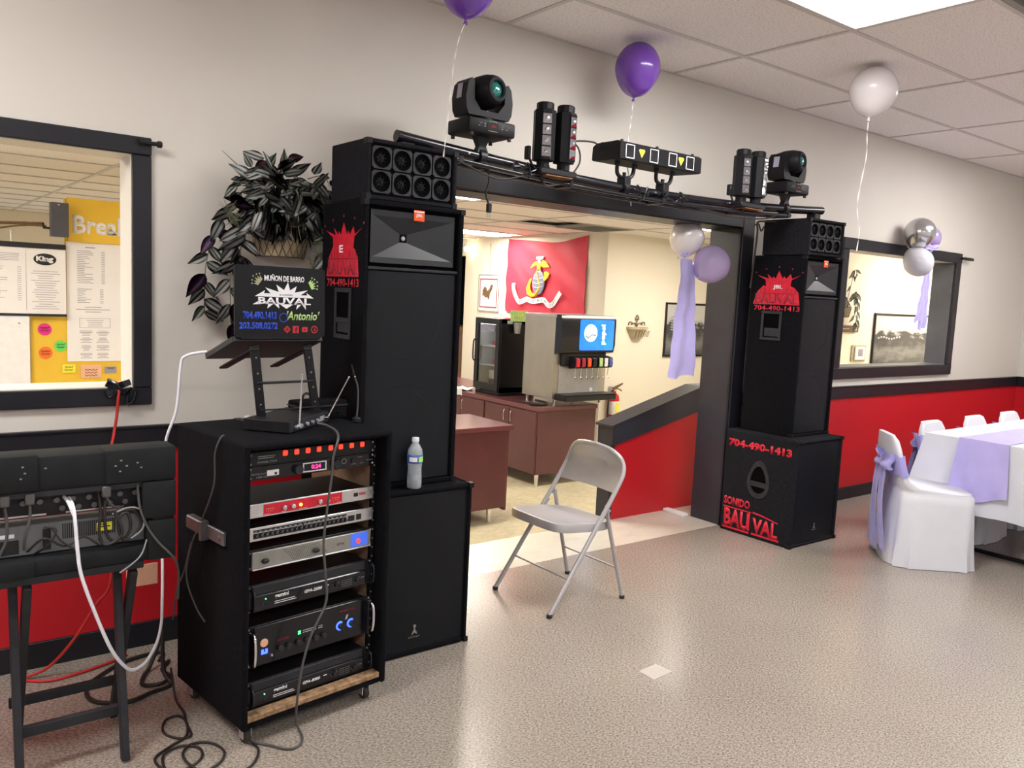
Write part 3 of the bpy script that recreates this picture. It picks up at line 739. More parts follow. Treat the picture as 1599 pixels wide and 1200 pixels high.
# left stack (local x to the right, y to the back)
sub = thing('subwoofer', 'black carpeted subwoofer at the bottom of the left stack, behind the equipment rack', 'speaker', (0.282, -0.655, 0.0))
SW, SDp, SH = 0.525, 0.56, 0.695
shell(MB(), SW, SDp, SH, t=0.024, rec=0.02, bev=0.008).build('cabinet', 'tar', sub)
corners(sub, SW, SDp, SH)
woofer(sub, SW*0.5, 0.40, 0.225, 0.028)
MB().sheet(lambda u, v: (0.024+(SW-0.048)*u, 0.010-0.006*math.sin(PI*u), 0.024+(SH-0.048)*v), 12, 3, th=0.0012).build('grille', 'grille', sub, smooth=40)
def ear_logo(parent, x, z, s):
    b = MB(); T = front(x, 0.0020, z)
    b.prism([(-0.016*s, 0), (0, 0.012*s), (0.016*s, 0), (0.012*s, 0.014*s), (0.004*s, 0.026*s), (0.004*s, 0.040*s), (-0.004*s, 0.040*s), (-0.004*s, 0.026*s), (-0.012*s, 0.014*s)], 0.001, T=T)
    b.cyl((0, 0.044*s, 0.0005), 0.008*s, 0.001, n=12, T=T)
    addtext(b, 'behringer', T @ Matrix.Translation((-0.032*s, -0.014*s, 0)), h=0.010*s, width=0.064*s)
    b.build('ear_emblem', 'ampgrey', parent)
ear_logo(sub, SW*0.5, 0.085, 0.85)
sp1 = horn_speaker('tall_speaker', 'tall black two-woofer speaker with a rectangular horn in the left stack', 0.301, -0.593, 0.696, 0.45, 0.37, 1.125)
crown_logo(sp1, side(-0.0012, 0.312, 0.792), 0.280, 'BAUVAL', 'E')
handle_recess(sp1, side(-0.0008, 0.215, 0.605), 0.11, 0.165, mid=True)
tweeter_box('black box of eight horn tweeters on top of the left speaker stack', 0.306, -0.594, 1.8215, 0.405, 0.30, 0.225, 0.015)
# right stack
sub2 = thing('subwoofer', 'black subwoofer with big red lettering and phone number, bottom of the right stack', 'speaker', (3.262, -0.588, 0.0))
SW, SDp, SH = 0.508, 0.541, 0.678
shell(MB(), SW, SDp, SH, t=0.024, rec=0.02, bev=0.010).build('cabinet', 'carpet', sub2)
corners(sub2, SW, SDp, SH)
woofer(sub2, SW*0.5, 0.38, 0.215, 0.028)
MB().sheet(lambda u, v: (0.024+(SW-0.048)*u, 0.010-0.006*math.sin(PI*u), 0.024+(SH-0.048)*v), 12, 3, th=0.0012).build('grille', 'grille', sub2, smooth=40)
ear_logo(sub2, SW*0.5, 0.10, 0.7)
T = side(-0.0004, 0.52, 0)
text('704-490-1413', T @ Matrix.Translation((0.010, 0.568, 0)), 'redprint', sub2, 'phone_number', h=0.052, width=0.475, bold=0.05)
text('SONIDO', T @ Matrix.Translation((0.005, 0.178, 0)), 'redprint', sub2, 'small_red_letters', h=0.055, width=0.205, bold=0.035)
lb = MB()
addtext(lb, 'BAU', T @ Matrix.Translation((0.012, 0.034, 0)), h=0.120, width=0.200, bold=0.04)
addtext(lb, 'VAL', T @ Matrix.Translation((0.238, 0.036, 0)), h=0.100, width=0.190, bold=0.04)
lb.prism([(0.004, 0.158), (0.222, 0.158), (0.226, 0.166), (0.004, 0.166)], 0.0008, T=T)
lb.prism([(0.004, 0.020), (0.215, 0.020), (0.215, 0.032), (0.004, 0.032)], 0.0008, T=T)
lb.prism([(0.205, 0.04), (0.217, 0.04), (0.217, 0.16), (0.205, 0.16)], 0.0008, T=T)
lb.prism([(0.236, 0.162), (0.30, 0.156), (0.425, 0.136), (0.425, 0.143), (0.30, 0.166), (0.236, 0.172)], 0.0008, T=T)
lb.prism([(0.236, 0.022), (0.440, 0.022), (0.440, 0.034), (0.236, 0.034)], 0.0008, T=T)
lb.build('red_letters', 'redprint', sub2)
hb = MB()                         # egg shaped handle with a bar
def egg(a, s=1.0, cy=0.0): 
    x = 0.082*math.cos(a)*s*(1-0.22*math.sin(a)); y = 0.125*math.sin(a)*s; return (x, y+cy)
TH = T @ Matrix.Translation((0.26, 0.385, 0))
A = [2*PI*k/32 for k in range(32)]
hb.rings([[(*egg(a), 0) for a in A], [(*egg(a, .97), 0.007) for a in A], [(*egg(a, .72), 0.007) for a in A], [(*egg(a, .70), 0.001) for a in A]], T=TH, cap=(False, False))
hb.prism([(-0.062, -0.045), (0.062, -0.045), (0.058, -0.012), (-0.058, -0.012)], 0.007, T=TH)
h_ = hb.build('side_handle', 'charcoal', sub2, smooth=35)
MB().prism([egg(a, .74) for a in A], 0.0008, T=TH).build('handle_recess', 'void', h_)  # flat black sheet in place of the shaded handle hollow
sp2 = horn_speaker('tall_speaker', 'tall black horn speaker in the right stack, red crown print on its side', 3.348, -0.481, 0.6785, 0.413, 0.39, 1.135)
crown_logo(sp2, side(-0.0012, 0.352, 0.785), 0.335, 'BAUVAL', 'JBL', 1.0)
handle_recess(sp2, side(-0.0008, 0.270, 0.615), 0.115, 0.15)
tweeter_box('black box of eight horn tweeters on top of the right speaker stack', 3.335, -0.497, 1.8145, 0.365, 0.34, 0.222, -0.03)

# ============================================================ EQUIPMENT RACK
RO = (-0.277, -0.98); RA = 0.13
RM = Matrix.Translation((RO[0], RO[1], 0)) @ Matrix.Rotation(RA, 4, 'Z')
def RW(x, y, z): return RM @ Vector((x, y, z))
rack = thing('equipment_rack', 'tall black carpeted equipment rack on casters, full of amplifiers', 'rack', (RO[0], RO[1], 0), RA)
W_, D_, Z0, Z1 = 0.556, 0.50, 0.062, 0.99
MB().box((0, 0, Z0), (0.020, D_, Z1), bev=0.006).build('side_panel', 'tar', rack)
MB().box((W_-0.022, 0, Z0), (W_, D_, Z1), bev=0.006).build('side_panel', 'tar', rack)
MB().box((0.002, 0.0, Z1-0.020), (W_-0.002, D_, Z1+0.0005), bev=0.007).build('top_panel', 'tar', rack)
MB().box((0.018, 0.012, Z0), (W_-0.020, D_-0.01, Z0+0.020), bev=0.002).box((0.0195, 0.0525, Z0+0.02), (W_-0.021, D_-0.02, Z0+0.040)).build('bottom_panel', 'tar', rack)
MB().box((0.0195, 0.010, Z0+0.020), (W_-0.021, 0.052, Z0+0.040), bev=0.003).build('worn_shelf', 'wornwood', rack)
MB().box((W_-0.026, 0.101, Z0+0.04), (W_-0.0225, D_-0.01, Z1-0.022)).box((0.0205, 0.101, Z0+0.04), (0.024, D_-0.01, Z1-0.022)).build('bare_wood_lining', 'wood', rack)
rl = None
for x in (0.0205, W_-0.0385):
    b = MB(); b.box((x, 0.067, Z0+0.041), (x+0.0165, 0.070, Z1-0.022)).box((x if x < .2 else x+0.0135, 0.067, Z0+0.041), (x+0.003 if x < .2 else x+0.0165, 0.10, Z1-0.022))
    r = b.build('rack_rail', 'blackmetal', rack)
    s = MB()
    for k in range(26): s.cyl((x+0.008, 0.0662, Z0+0.06+k*0.0335), 0.0028, 0.002, axis='Y', n=8)
    s.build('rail_screws', 'lightgrey', r)
def caster(x, y):
    b = MB().box((x-0.025, y-0.02, 0.052), (x+0.025, y+0.02, 0.0615), bev=0.002)
    b.box((x-0.016, y-0.014, 0.018), (x-0.012, y+0.014, 0.054), bev=0.001).box((x+0.012, y-0.014, 0.018), (x+0.016, y+0.014, 0.054), bev=0.001)
    c = b.build('caster', 'silver', rack)
    MB().cyl((x, y, 0.0235), 0.0235, 0.020, axis='X', n=24, bev=0.003).build('caster_wheel', 'rubber', c, smooth=40)
for x in (0.035, W_-0.06):
    for y in (0.05, D_-0.07): caster(x, y)
# lid latch bracket on the left side
b = MB(); b.box((-0.012, 0.12, 0.645), (-0.001, 0.26, 0.69), bev=0.002).box((-0.030, 0.245, 0.635), (-0.001, 0.262, 0.70), bev=0.002).cyl((-0.012, 0.15, 0.667), 0.008, 0.006, axis='X', n=10)
b.box((-0.03, 0.26, 0.655), (-0.001, 0.36, 0.70), bev=0.004)
b.build('side_bracket', 'dimsteel', rack)

def unit(name, label, z0, z1, facem, bodym='black', depth=0.24, y=0.060, cat='amplifier', ear=True, x0=0.0375, x1=0.5205):
    """rack mounted device; returns root (local frame = rack frame shifted) """
    x1 = x1 or (W_-0.0235)
    t = thing(name, label, cat, tuple(RW(x0, y, z0)), RA)
    w = x1-x0; h = z1-z0
    MB().box((0, 0, 0), (w, 0.0055, h), bev=0.001).build('face_plate', facem, t)
    MB().box((0.022, 0.006, 0.002), (w-0.022, depth, h-0.002), bev=0.002).build('chassis', bodym, t)
    s = MB()
    for sx in (0.009, w-0.009):
        for sz in ((0.008, h-0.008) if h > 0.03 else (h/2,)): s.cyl((sx, -0.0008, sz), 0.0035, 0.002, axis='Y', n=10)
    s.build('screws', 'lightgrey', t)
    t['w'] = w; t['h'] = h
    return t
def F(x, z, y=-0.0002): return front(x, y, z)
def knob(b, x, z, r=0.009, d=0.014): b.cyl((x, -d/2, z), r, d, axis='Y', n=18, bev=0.0015)

# 1 power conditioner with eight lit switches
u = unit('power_conditioner', 'black power strip unit with eight glowing red switches at the top of the rack', 0.9085, 0.9535, 'blackmetal', cat='power unit')
xs = [0.129, 0.171, 0.213, 0.255, 0.300, 0.340, 0.384, 0.428]
first = None
for x in xs:
    if first is None:
        b = MB().box((-0.0085, -0.006, -0.009), (0.0085, 0, 0.009), bev=0.0025); first = b.build('switch', 'redlight', u, loc=(x, 0, 0.0335))
    else: dup(first, u, (x, 0, 0.0335))
b = MB()
for z, w in ((0.029, 0.060), (0.023, 0.056)): b.box((0.035, -0.0008, z), (0.035+w, 0, z+0.0022))
addtext(b, 'POWER STRIP', F(0.034, 0.008), h=0.0065, width=0.068)
b.build('print', 'dimprint', u)
# 2 player with display
u = unit('media_player', 'slim black player unit with a white framed pink digital display', 0.8625, 0.9075, 'blackgloss', cat='audio player')
b = MB(); addtext(b, 'DIGITAL PLAYER', F(0.012, 0.017), h=0.006, width=0.062); addtext(b, 'USB SD', F(0.030, 0.007), h=0.005, width=0.038)
b.box((0.385, -0.0008, 0.012), (0.405, 0, 0.0135)).box((0.42, -0.0008, 0.012), (0.435, 0, 0.0135)).box((0.41, -0.0008, 0.034), (0.43, 0, 0.0355)).box((0.45, -0.0008, 0.020), (0.475, 0, 0.0215))
b.build('print', 'dimprint', u)
s = MB().box((0.066, -0.003, 0.010), (0.108, 0, 0.029), bev=0.001).build('card_slot', 'white', u)
MB().box((0.092, -0.0036, 0.013), (0.100, -0.0030, 0.021)).build('slot_opening', 'dark', s)
d = MB().box((0.195, -0.003, 0.006), (0.285, 0, 0.010)).box((0.195, -0.003, 0.034), (0.285, 0, 0.0375)).box((0.195, -0.003, 0.010), (0.199, 0, 0.034)).box((0.281, -0.003, 0.010), (0.285, 0, 0.034)).build('display_frame', 'white', u)
MB().box((0.199, -0.001, 0.010), (0.281, 0, 0.034)).build('display_glass', 'blackgloss', d)
text('0:24', F(0.228, 0.0145, -0.0012), 'magled', d, 'digits', h=0.015, width=0.036, bold=0.02)
b = MB(); knob(b, 0.176, 0.020, 0.0155, 0.016); knob(b, 0.323, 0.024, 0.0155, 0.016); knob(b, 0.392, 0.024, 0.008, 0.006); b.build('dials', 'charcoal', u, smooth=40)
b = MB(); ring(b, (0, 0, 0.007), 0.0085, 0.0008, n=20, T=F(0.352, 0.028), depth=0.0008); b.build('ring_jack', 'lightgrey', u)
# 3 silver and red processor
u = unit('crossover_unit', 'silver rack unit with a bright red panel, small knobs and an amber light', 0.7400, 0.7845, 'silver', cat='processor')
b = MB().box((0.056, -0.0006, 0.005), (0.352, 0.0, 0.040)).build('red_panel', 'redprint', u)
kk = MB()
for x in (0.128, 0.160, 0.261, 0.291): knob(kk, x, 0.021, 0.0075, 0.012)
kk.build('knobs', 'silver', u, smooth=40)
b2 = MB()
for x0 in (0.066, 0.312):
    for i in range(5): b2.box((x0+i*0.0062, -0.0012, 0.023), (x0+i*0.0062+0.0022, -0.0005, 0.026)); b2.box((x0+i*0.0062, -0.0012, 0.017), (x0+i*0.0062+0.0022, -0.0005, 0.018))
for x, w in ((0.058, 0.02), (0.185, 0.03), (0.12, 0.018), (0.25, 0.02), (0.33, 0.018)): b2.box((x, -0.0012, 0.007), (x+w, -0.0005, 0.0085))
b2.build('print', 'peach', u)
MB().cyl((0.190, -0.002, 0.021), 0.0055, 0.004, axis='Y', n=12).build('indicator', 'amberled', u)
text('BBE', F(0.423, 0.020), 'redprint', u, 'logo', h=0.009, width=0.026, bold=0.03)
MB().box((0.400, -0.003, 0.017), (0.416, 0, 0.030), bev=0.0005).build('power_button', 'black', u)
# 4 silver processor with two rows of knobs
u = unit('crossover_unit', 'silver rack unit with a long black strip of many small knobs', 0.6630, 0.7075, 'silver', cat='processor')
b = MB().box((0.022, -0.0006, 0.008), (0.198, 0, 0.026)).box((0.207, -0.0006, 0.008), (0.372, 0, 0.026)).box((0.378, -0.0006, 0.008), (0.405, 0, 0.028)).box((0.199, -0.0006, 0.008), (0.206, 0, 0.030)).box((0.412, -0.002, 0.009), (0.432, 0, 0.029))
b.box((0.022, -0.0006, 0.0285), (0.372, 0, 0.037)).build('black_strip', 'charcoal', u)
kk = MB()
for i in range(20):
    x = 0.030 + i*0.0178
    kk.cyl((x, -0.004, 0.017), 0.0048, 0.008, axis='Y', n=10)
kk.build('knobs', 'black', u, smooth=40)
b = MB()
for i in range(20):
    x = 0.030 + i*0.0178; b.box((x-0.0007, -0.0088, 0.017), (x+0.0007, -0.008, 0.0215)); b.box((x-0.005, -0.0012, 0.0305), (x+0.004, -0.0005, 0.0325)); b.box((x+0.0075, -0.0012, 0.010), (x+0.0085, -0.0005, 0.023))
b.build('print', 'lightgrey', u)
# 5 grey amplifier with blue window
u = unit('amplifier', 'warm grey power amplifier with two oval knobs and a glowing blue window', 0.5690, 0.6350, 'blackmetal', cat='amplifier')
b = MB().box((0.014, -0.010, 0.004), (0.470, 0.0, 0.060), bev=0.002).build('front_panel', 'ampgrey', u)
MB().box((0.014, -0.014, 0.001), (0.470, 0, 0.006), bev=0.002).build('lower_lip', 'lightgrey', u)
g = MB()
for i in range(16):
    for j in range(7): g.box((0.150+i*0.0085-j*0.006*0.9+0.01, -0.0106, 0.012+j*0.006), (0.153+i*0.0085-j*0.006*0.9+0.01, -0.0100, 0.0145+j*0.006))
g.build('vent_holes', 'dark', u)
kk = MB(); 
for x in (0.058, 0.245): kk.ball((x, -0.015, 0.028), 0.014, sc=(1, 0.5, 0.62), n=16)
kk.build('knobs', 'charcoal', u, smooth=60)
w = MB().box((0.385, -0.0112, 0.010), (0.455, -0.0098, 0.058), bev=0.0004).build('blue_window', 'bluepanel', u)
MB().ball((0.416, -0.012, 0.028), 0.0085, sc=(1, .5, 1.1), n=12).build('red_indicator', 'redlight', u)
text('EPX', F(0.330, 0.026, -0.0101), 'dark', u, 'logo', h=0.009, width=0.030)
# 6 and 8 black amplifiers
def black_amp(z0, z1, model, label):
    u = unit('amplifier', label, z0, z1, 'blackmetal', cat='amplifier', depth=0.36)
    w, h = u['w'], u['h']
    MB().box((0.020, -0.0100, 0.003), (w-0.030, -0.0002, h*0.62), bev=0.003).build('front_panel', 'blackgloss', u)
    MB().box((0.020, -0.0050, h*0.62), (w-0.030, -0.0002, h-0.003), bev=0.002).build('top_bevel', 'charcoal', u)
    b = MB(); addtext(b, 'gemini', F(0.118-0.022, h*0.36, -0.0101), h=0.017, width=0.050, bold=0.03)
    b.box((0.095, -0.0108, h*0.27), (0.17, -0.0100, h*0.27+0.0016)).box((0.095, -0.0108, h*0.20), (0.175, -0.0100, h*0.20+0.0016))
    addtext(b, model, F(0.205, h*0.30, -0.0101), h=0.011, width=0.068, bold=0.03, shear=0.2)
    b.box((0.287, -0.0108, h*0.38), (0.300, -0.01, h*0.38+0.003))
    b.build('print', 'white', u)
    q = MB()
    for cx in (0.330, 0.415):
        for a in range(9):
            an = math.radians(-220+a*32.5); q.cyl((cx+0.013*math.cos(an), -0.0104, h*0.33+0.013*math.sin(an)), 0.0011, 0.001, axis='Y', n=6)
    for i in range(6):
        for j in range(4): q.box((0.352+i*0.0075, -0.0106, h*0.18+j*0.007), (0.3555+i*0.0075, -0.0100, h*0.18+j*0.007+0.0014))
    q.box((0.432, -0.0106, h*0.36), (0.445, -0.0100, h*0.36+0.002))
    q.build('scale_print', 'dimprint', u)
    k = MB(); 
    for cx in (0.330, 0.415): knob(k, cx, h*0.33, 0.0095, 0.022)
    k.build('knobs', 'black', u, smooth=40)
    MB().cyl((0.063, -0.0108, h*0.46), 0.0022, 0.003, axis='Y', n=8).build('power_light', 'greenled', u)
    k = MB(); k.cyl((0.052, -0.011, h*0.30), 0.0035, 0.003, axis='Y', n=8); k.cyl((0.066, -0.011, h*0.25), 0.0035, 0.003, axis='Y', n=8); k.build('small_lights', 'charcoal', u)
    hd = MB()
    for sx in (0.012, w-0.012): hd.tube([(sx, -0.002, 0.012), (sx, -0.030, 0.018), (sx, -0.030, h-0.018), (sx, -0.002, h-0.012)], 0.0045, n=8, smooth=4)
    hd.build('handles', 'blackgloss', u, smooth=50)
black_amp(0.4260, 0.5180, 'GPA-2500', 'upper of the two black power amplifiers with white lettering, above the blue-knob one')
black_amp(0.1035, 0.1900, 'GPA-8000', 'lowest black power amplifier, resting just above the worn wooden shelf edge')
# 7 big black amplifier with blue knobs
u = unit('amplifier', 'tall black amplifier with two glowing blue knobs and a round pink sticker', 0.2400, 0.3800, 'blackmetal', cat='amplifier', depth=0.38)
h = 0.140; w = u['w']
MB().box((0.026, -0.006, 0.004), (w-0.040, -0.0002, h-0.004), bev=0.002).build('front_panel', 'blackgloss', u)
hd = MB()
for sx in (0.012, w-0.014): hd.tube([(sx, -0.002, 0.020), (sx, -0.038, 0.026), (sx, -0.038, h-0.026), (sx, -0.002, h-0.020)], 0.006, n=8, smooth=4)
hd.build('handles', 'chrome', u, smooth=50)
MB().box((w-0.030, -0.030, 0.010), (w-0.022, -0.001, h-0.010), bev=0.002).box((0.018, -0.030, 0.010), (0.024, -0.001, h-0.010), bev=0.002).build('ears', 'blackmetal', u)
kk = MB()
for i, x in enumerate((0.118, 0.150, 0.186, 0.220, 0.252, 0.285)): knob(kk, x, 0.045, 0.0095, 0.012)
kk.bm.transform(Matrix.Translation((0, -0.006, 0))); kk.build('knobs', 'charcoal', u, smooth=40)
for x, z in ((0.352, 0.060), (0.397, 0.060)):
    k = MB().cyl((x, -0.012, z), 0.011, 0.014, axis='Y', n=20, bev=0.002).build('blue_knob', 'blackgloss', u, smooth=40)
    b = MB()
    pts = [(x + 0.0135*math.cos(a), -0.0072, z + 0.0135*math.sin(a)) for a in [math.radians(60+k2*15) for k2 in range(17)]]
    b.tube(pts, 0.003, n=6); b.build('blue_ring', 'blueled', k)
b = MB()
for z in (0.073, 0.080): b.box((0.186, -0.0075, z), (0.196, -0.006, z+0.004))
b.build('green_lights', 'greenled', u)
b = MB().box((0.052, -0.0085, 0.040), (0.060, -0.006, 0.056)).box((0.052, -0.0085, 0.040), (0.074, -0.006, 0.046)).box((0.066, -0.0085, 0.040), (0.074, -0.006, 0.056)).build('blue_switch', 'blueled', u)
b = MB()
for i in range(13):
    if i == 9: continue
    for z in (0.074, 0.081): b.box((0.205+i*0.006, -0.0068, z), (0.2085+i*0.006, -0.006, z+0.002))
b.build('meter_print', 'white', u)
b = MB(); addtext(b, 'AMPLIFIER', F(0.108, 0.070, -0.0062), h=0.006, width=0.045); addtext(b, 'PROFESSIONAL', F(0.350, 0.108, -0.0062), h=0.006, width=0.065); b.build('red_print', 'redprint2', u)
MB().cyl((0.062, -0.0068, 0.078), 0.014, 0.0015, axis='Y', n=20).build('round_sticker', 'peach', u)
b = MB(); b.prism([(0.372, 0.078), (0.380, 0.078), (0.386, 0.094), (0.378, 0.094)], 0.001, T=F(0, 0, -0.006)); b.build('small_sticker', 'lightgrey', u)
MB().cyl((0.089, -0.008, 0.029), 0.004, 0.006, axis='Y', n=10).build('jack', 'lightgrey', u)

# ---------------------------------------------------------- on top of the rack
RT = 0.991
st = thing('laptop_stand', 'black folding laptop stand with two perforated legs and cross bars on the rack', 'stand', (-0.005, -0.655, RT), 0.10)
# local: x along laptop, legs at +-0.115
for sx in (-0.113, 0.100):
    b = MB()
    P0, P1 = Vector((sx, -0.02, 0.0)), Vector((sx-(0.045 if sx < 0 else 0.062), -0.045, 0.285))
    d = P1-P0
    TLg = mtx(P0, (1, 0, (P0.x-P1.x)/0.285), d, 1) @ Matrix.Rotation(-PI/2, 4, 'X')
    b.box((-0.016, -0.005, 0), (0.016, 0.005, d.length), bev=0.002, T=TLg)
    l = b.build('leg', 'blackmetal', st)
    q = MB(); T = TLg
    for k in range(5): q.cyl((0, -0.0055, 0.03+0.055*k), 0.0032, 0.001, axis='Y', n=8, T=T); q.cyl((0, 0.0055, 0.03+0.055*k), 0.003, 0.001, axis='Y', n=8, T=T)
    q.build('leg_holes', 'dimprint', l)
    MB().prism([(sx-0.016, -0.05), (sx+0.016, -0.05), (sx+0.012, 0.18), (sx-0.012, 0.18)], 0.006).build('foot', 'blackmetal', st)
    b = MB(); b.box((P1.x-0.016, -0.05, 0.262), (P1.x+0.016, 0.215, 0.270), bev=0.002, T=Matrix.Translation((0, -0.045, 0.282)) @ Matrix.Rotation(math.radians(-19), 4, 'X') @ Matrix.Translation((0, 0.045, -0.275)))
    b.build('tray_arm', 'blackmetal', st)
for z, r in ((0.150, 0.0045), (0.055, 0.003)):
    MB().tube([(-0.120-z*0.16, -0.03-z*0.05, z+0.008), (0.100-z*0.21, -0.03-z*0.05, z+0.008)], r, n=8).build('cross_bar', 'blackmetal', st)
MB().cyl((-0.125, 0.03, 0.022), 0.012, 0.09, axis='Y', n=14, bev=0.003).build('pivot_sleeve', 'lightgrey', st, smooth=40)
# laptop: lid towards us, keyboard half sloping down to the wall
lt = thing('laptop', 'open black laptop, lid covered with a spiky white logo, crowns and phone numbers', 'laptop', (-0.218, -0.690, RT+0.300), 0.10)
LWd = 0.338
tilt = math.radians(-19.0)
Tb = Matrix.Rotation(tilt, 4, 'X')
def rr(x0, y0, x1, y1, r, n=5):
    P = []
    for cx, cy, a0 in ((x1-r, y0+r, -90), (x1-r, y1-r, 0), (x0+r, y1-r, 90), (x0+r, y0+r, 180)):
        for k in range(n+1): a = math.radians(a0+90*k/n); P.append((cx+r*math.cos(a), cy+r*math.sin(a)))
    return P
MB().prism(rr(0, 0, LWd, 0.25, 0.012), 0.018, T=Tb).build('keyboard_base', 'black', lt)
TL_ = mtx((0, -0.002, 0.012), (1, 0, 0), (0, 0.03, 1))     # normal towards -Y
lid = MB().prism(rr(0, 0, LWd, 0.243, 0.012), 0.007, T=TL_ @ Matrix.Translation((0, 0, -0.003))).build('lid', 'stageblack', lt)
MB().cyl((LWd/2, 0.004, 0.010), 0.008, LWd*0.86, axis='X', n=12).build('hinge', 'black', lt, smooth=40)
TLf = TL_ @ Matrix.Translation((0, 0, 0.0042))
def lp(px, py): return ((px-165)/1120*LWd, (960-py)/870*0.243)   # layout units of the lid print
text('MUÑON DE BARRO', TLf @ Matrix.Translation((*lp(515, 270), 0)), 'white', lid, 'top_lettering', h=0.024, width=0.150, bold=0.03, th=0.0003)
b = MB()
star = [(400, 460), (520, 385), (510, 420), (590, 420), (525, 350), (690, 400), (660, 310), (755, 375), (805, 275), (830, 375), (915, 320), (890, 400), (1060, 365), (965, 430), (1050, 430), (1040, 400), (1135, 465)]
b.prism([lp(*p) for p in star], 0.0003, T=TLf)
addtext(b, 'BAUVAL', TLf @ Matrix.Translation((*lp(440, 552), 0)), h=0.0235, width=0.198, bold=0.03, th=0.0004)
for tri in ([(375, 558), (470, 500), (470, 555)], [(560, 545), (625, 545), (550, 605)], [(630, 545), (690, 545), (695, 600)], [(925, 548), (975, 548), (908, 612)], [(985, 548), (1030, 548), (1035, 612)], [(700, 548), (870, 548), (785, 604)]):
    b.prism([lp(*p) for p in tri], 0.0003, T=TLf)
b.build('spiky_logo', 'white', lid)
text('EL SONIDERO', TLf @ Matrix.Translation((*lp(700, 443), 0.0004)), 'dark', lid, 'small_lettering', h=0.005, width=0.05, bold=0.02, th=0.0002)
text('704.490.1413', TLf @ Matrix.Translation((*lp(260, 740), 0)), 'blueink', lid, 'phone_number', h=0.027, width=0.122, bold=0.04, th=0.0003)
text('203.508.0272', TLf @ Matrix.Translation((*lp(215, 860), 0)), 'blueink', lid, 'phone_number', h=0.024, width=0.140, bold=0.04, th=0.0003)
text("'Antonio'", TLf @ Matrix.Translation((*lp(790, 745), 0)), 'greenink', lid, 'name_lettering', h=0.032, width=0.128, bold=0.02, shear=0.25, th=0.0003)
b = MB(); ring(b, (*lp(750, 715), 0.0002), 0.015, 0.0014, n=20, T=TLf, depth=0.0004); b.build('blue_circle', 'blueink', lid)
def crownp(cx, cy, s, ang, m):
    b = MB(); T = TLf @ Matrix.Translation((*lp(cx, cy), 0)) @ Matrix.Rotation(ang, 4, 'Z') @ Matrix.Scale(s, 4)
    b.prism([(-1, 0), (1, 0), (1.35, 1.2), (0.8, 0.7), (0.75, 1.6), (0.3, 0.9), (0, 1.9), (-0.3, 0.9), (-0.75, 1.6), (-0.8, 0.7), (-1.35, 1.2)], 0.0003/s, T=T)
    for x, y in ((-1.6, 1.5), (-0.95, 2.0), (0, 2.4), (0.95, 2.0), (1.6, 1.5)): b.cyl((x, y, 0.00015/s), 0.2, 0.0003/s, n=10, T=T)
    b.build('crown_print', m, lid)
crownp(465, 290, 0.0135, math.radians(52), 'khaki'); crownp(1085, 310, 0.0135, math.radians(-62), 'greenink')
b = MB()
for k, px in enumerate((795, 905, 1020, 1145)):
    c = lp(px, 860)
    if k == 0: ring(b, (*c, 0.0002), 0.0115, 0.0022, n=4, T=TLf, depth=0.0004); ring(b, (*c, 0.0002), 0.005, 0.0012, n=14, T=TLf, depth=0.0004)
    elif k == 1: b.prism([(c[0]-0.0115, c[1]-0.0125), (c[0]+0.0115, c[1]-0.0125), (c[0]+0.0115, c[1]+0.0125), (c[0]-0.0115, c[1]+0.0125)], 0.0003, T=TLf)
    elif k == 2: b.prism(rr(c[0]-0.011, c[1]-0.009, c[0]+0.011, c[1]+0.009, 0.004), 0.0003, T=TLf)
    else: ring(b, (*c, 0.0002), 0.0115, 0.0016, n=20, T=TLf, depth=0.0004); b.prism([(c[0]-0.001, c[1]-0.005), (c[0]+0.005, c[1]-0.003), (c[0], c[1]+0.006)], 0.0003, T=TLf)
b.build('round_icons', 'redink', lid)
c = lp(905, 860); b = MB(); addtext(b, 'f', TLf @ Matrix.Translation((c[0]-0.003, c[1]-0.011, 0.0003)), h=0.019, width=0.010, bold=0.03, th=0.0002)
b.build('icon_letter', 'dark', lid); b = MB()
c = lp(1020, 860); b.prism([(c[0]-0.003, c[1]-0.004), (c[0]+0.005, c[1]), (c[0]-0.003, c[1]+0.004)], 0.0002, T=TLf @ Matrix.Translation((0, 0, 0.0003))); b.build('icon_arrow', 'dark', lid)
# wireless receiver with two antennas
rc = thing('wireless_receiver', 'flat black microphone receiver with two rod antennas beside the laptop stand', 'receiver', (-0.083, -0.842, RT), 0.70)
MB().box((0, 0, 0.002), (0.30, 0.17, 0.042), bev=0.003).build('housing', 'blackmetal', rc)
MB().box((0.004, -0.002, 0.004), (0.296, 0.001, 0.040), bev=0.001).build('front_plate', 'charcoal', rc)
b = MB()
for x in (0.04, 0.075, 0.12, 0.16, 0.20): b.cyl((x, -0.006, 0.020), 0.006, 0.010, axis='Y', n=12)
b.box((0.225, -0.003, 0.012), (0.262, -0.001, 0.03)); b.build('sockets', 'lightgrey', rc, smooth=40)
for x, dx, dz in ((0.045, 0.004, 0.175), (0.262, 0.115, 0.14)):
    a = MB(); P = Vector((x, -0.014, 0.022)); Q = P + Vector((dx, -0.005 if dx < 0.05 else -0.03, dz))
    a.tube([P, P+(Q-P)*0.5], 0.0032, n=8); a.tube([P+(Q-P)*0.5, Q], 0.0024, n=8); a.ball(Q, 0.0035, n=8); a.cyl(P, 0.006, 0.014, axis='Y', n=10)
    a.build('antenna', 'chrome' if dx > 0.05 else 'lightgrey', rc, smooth=50)
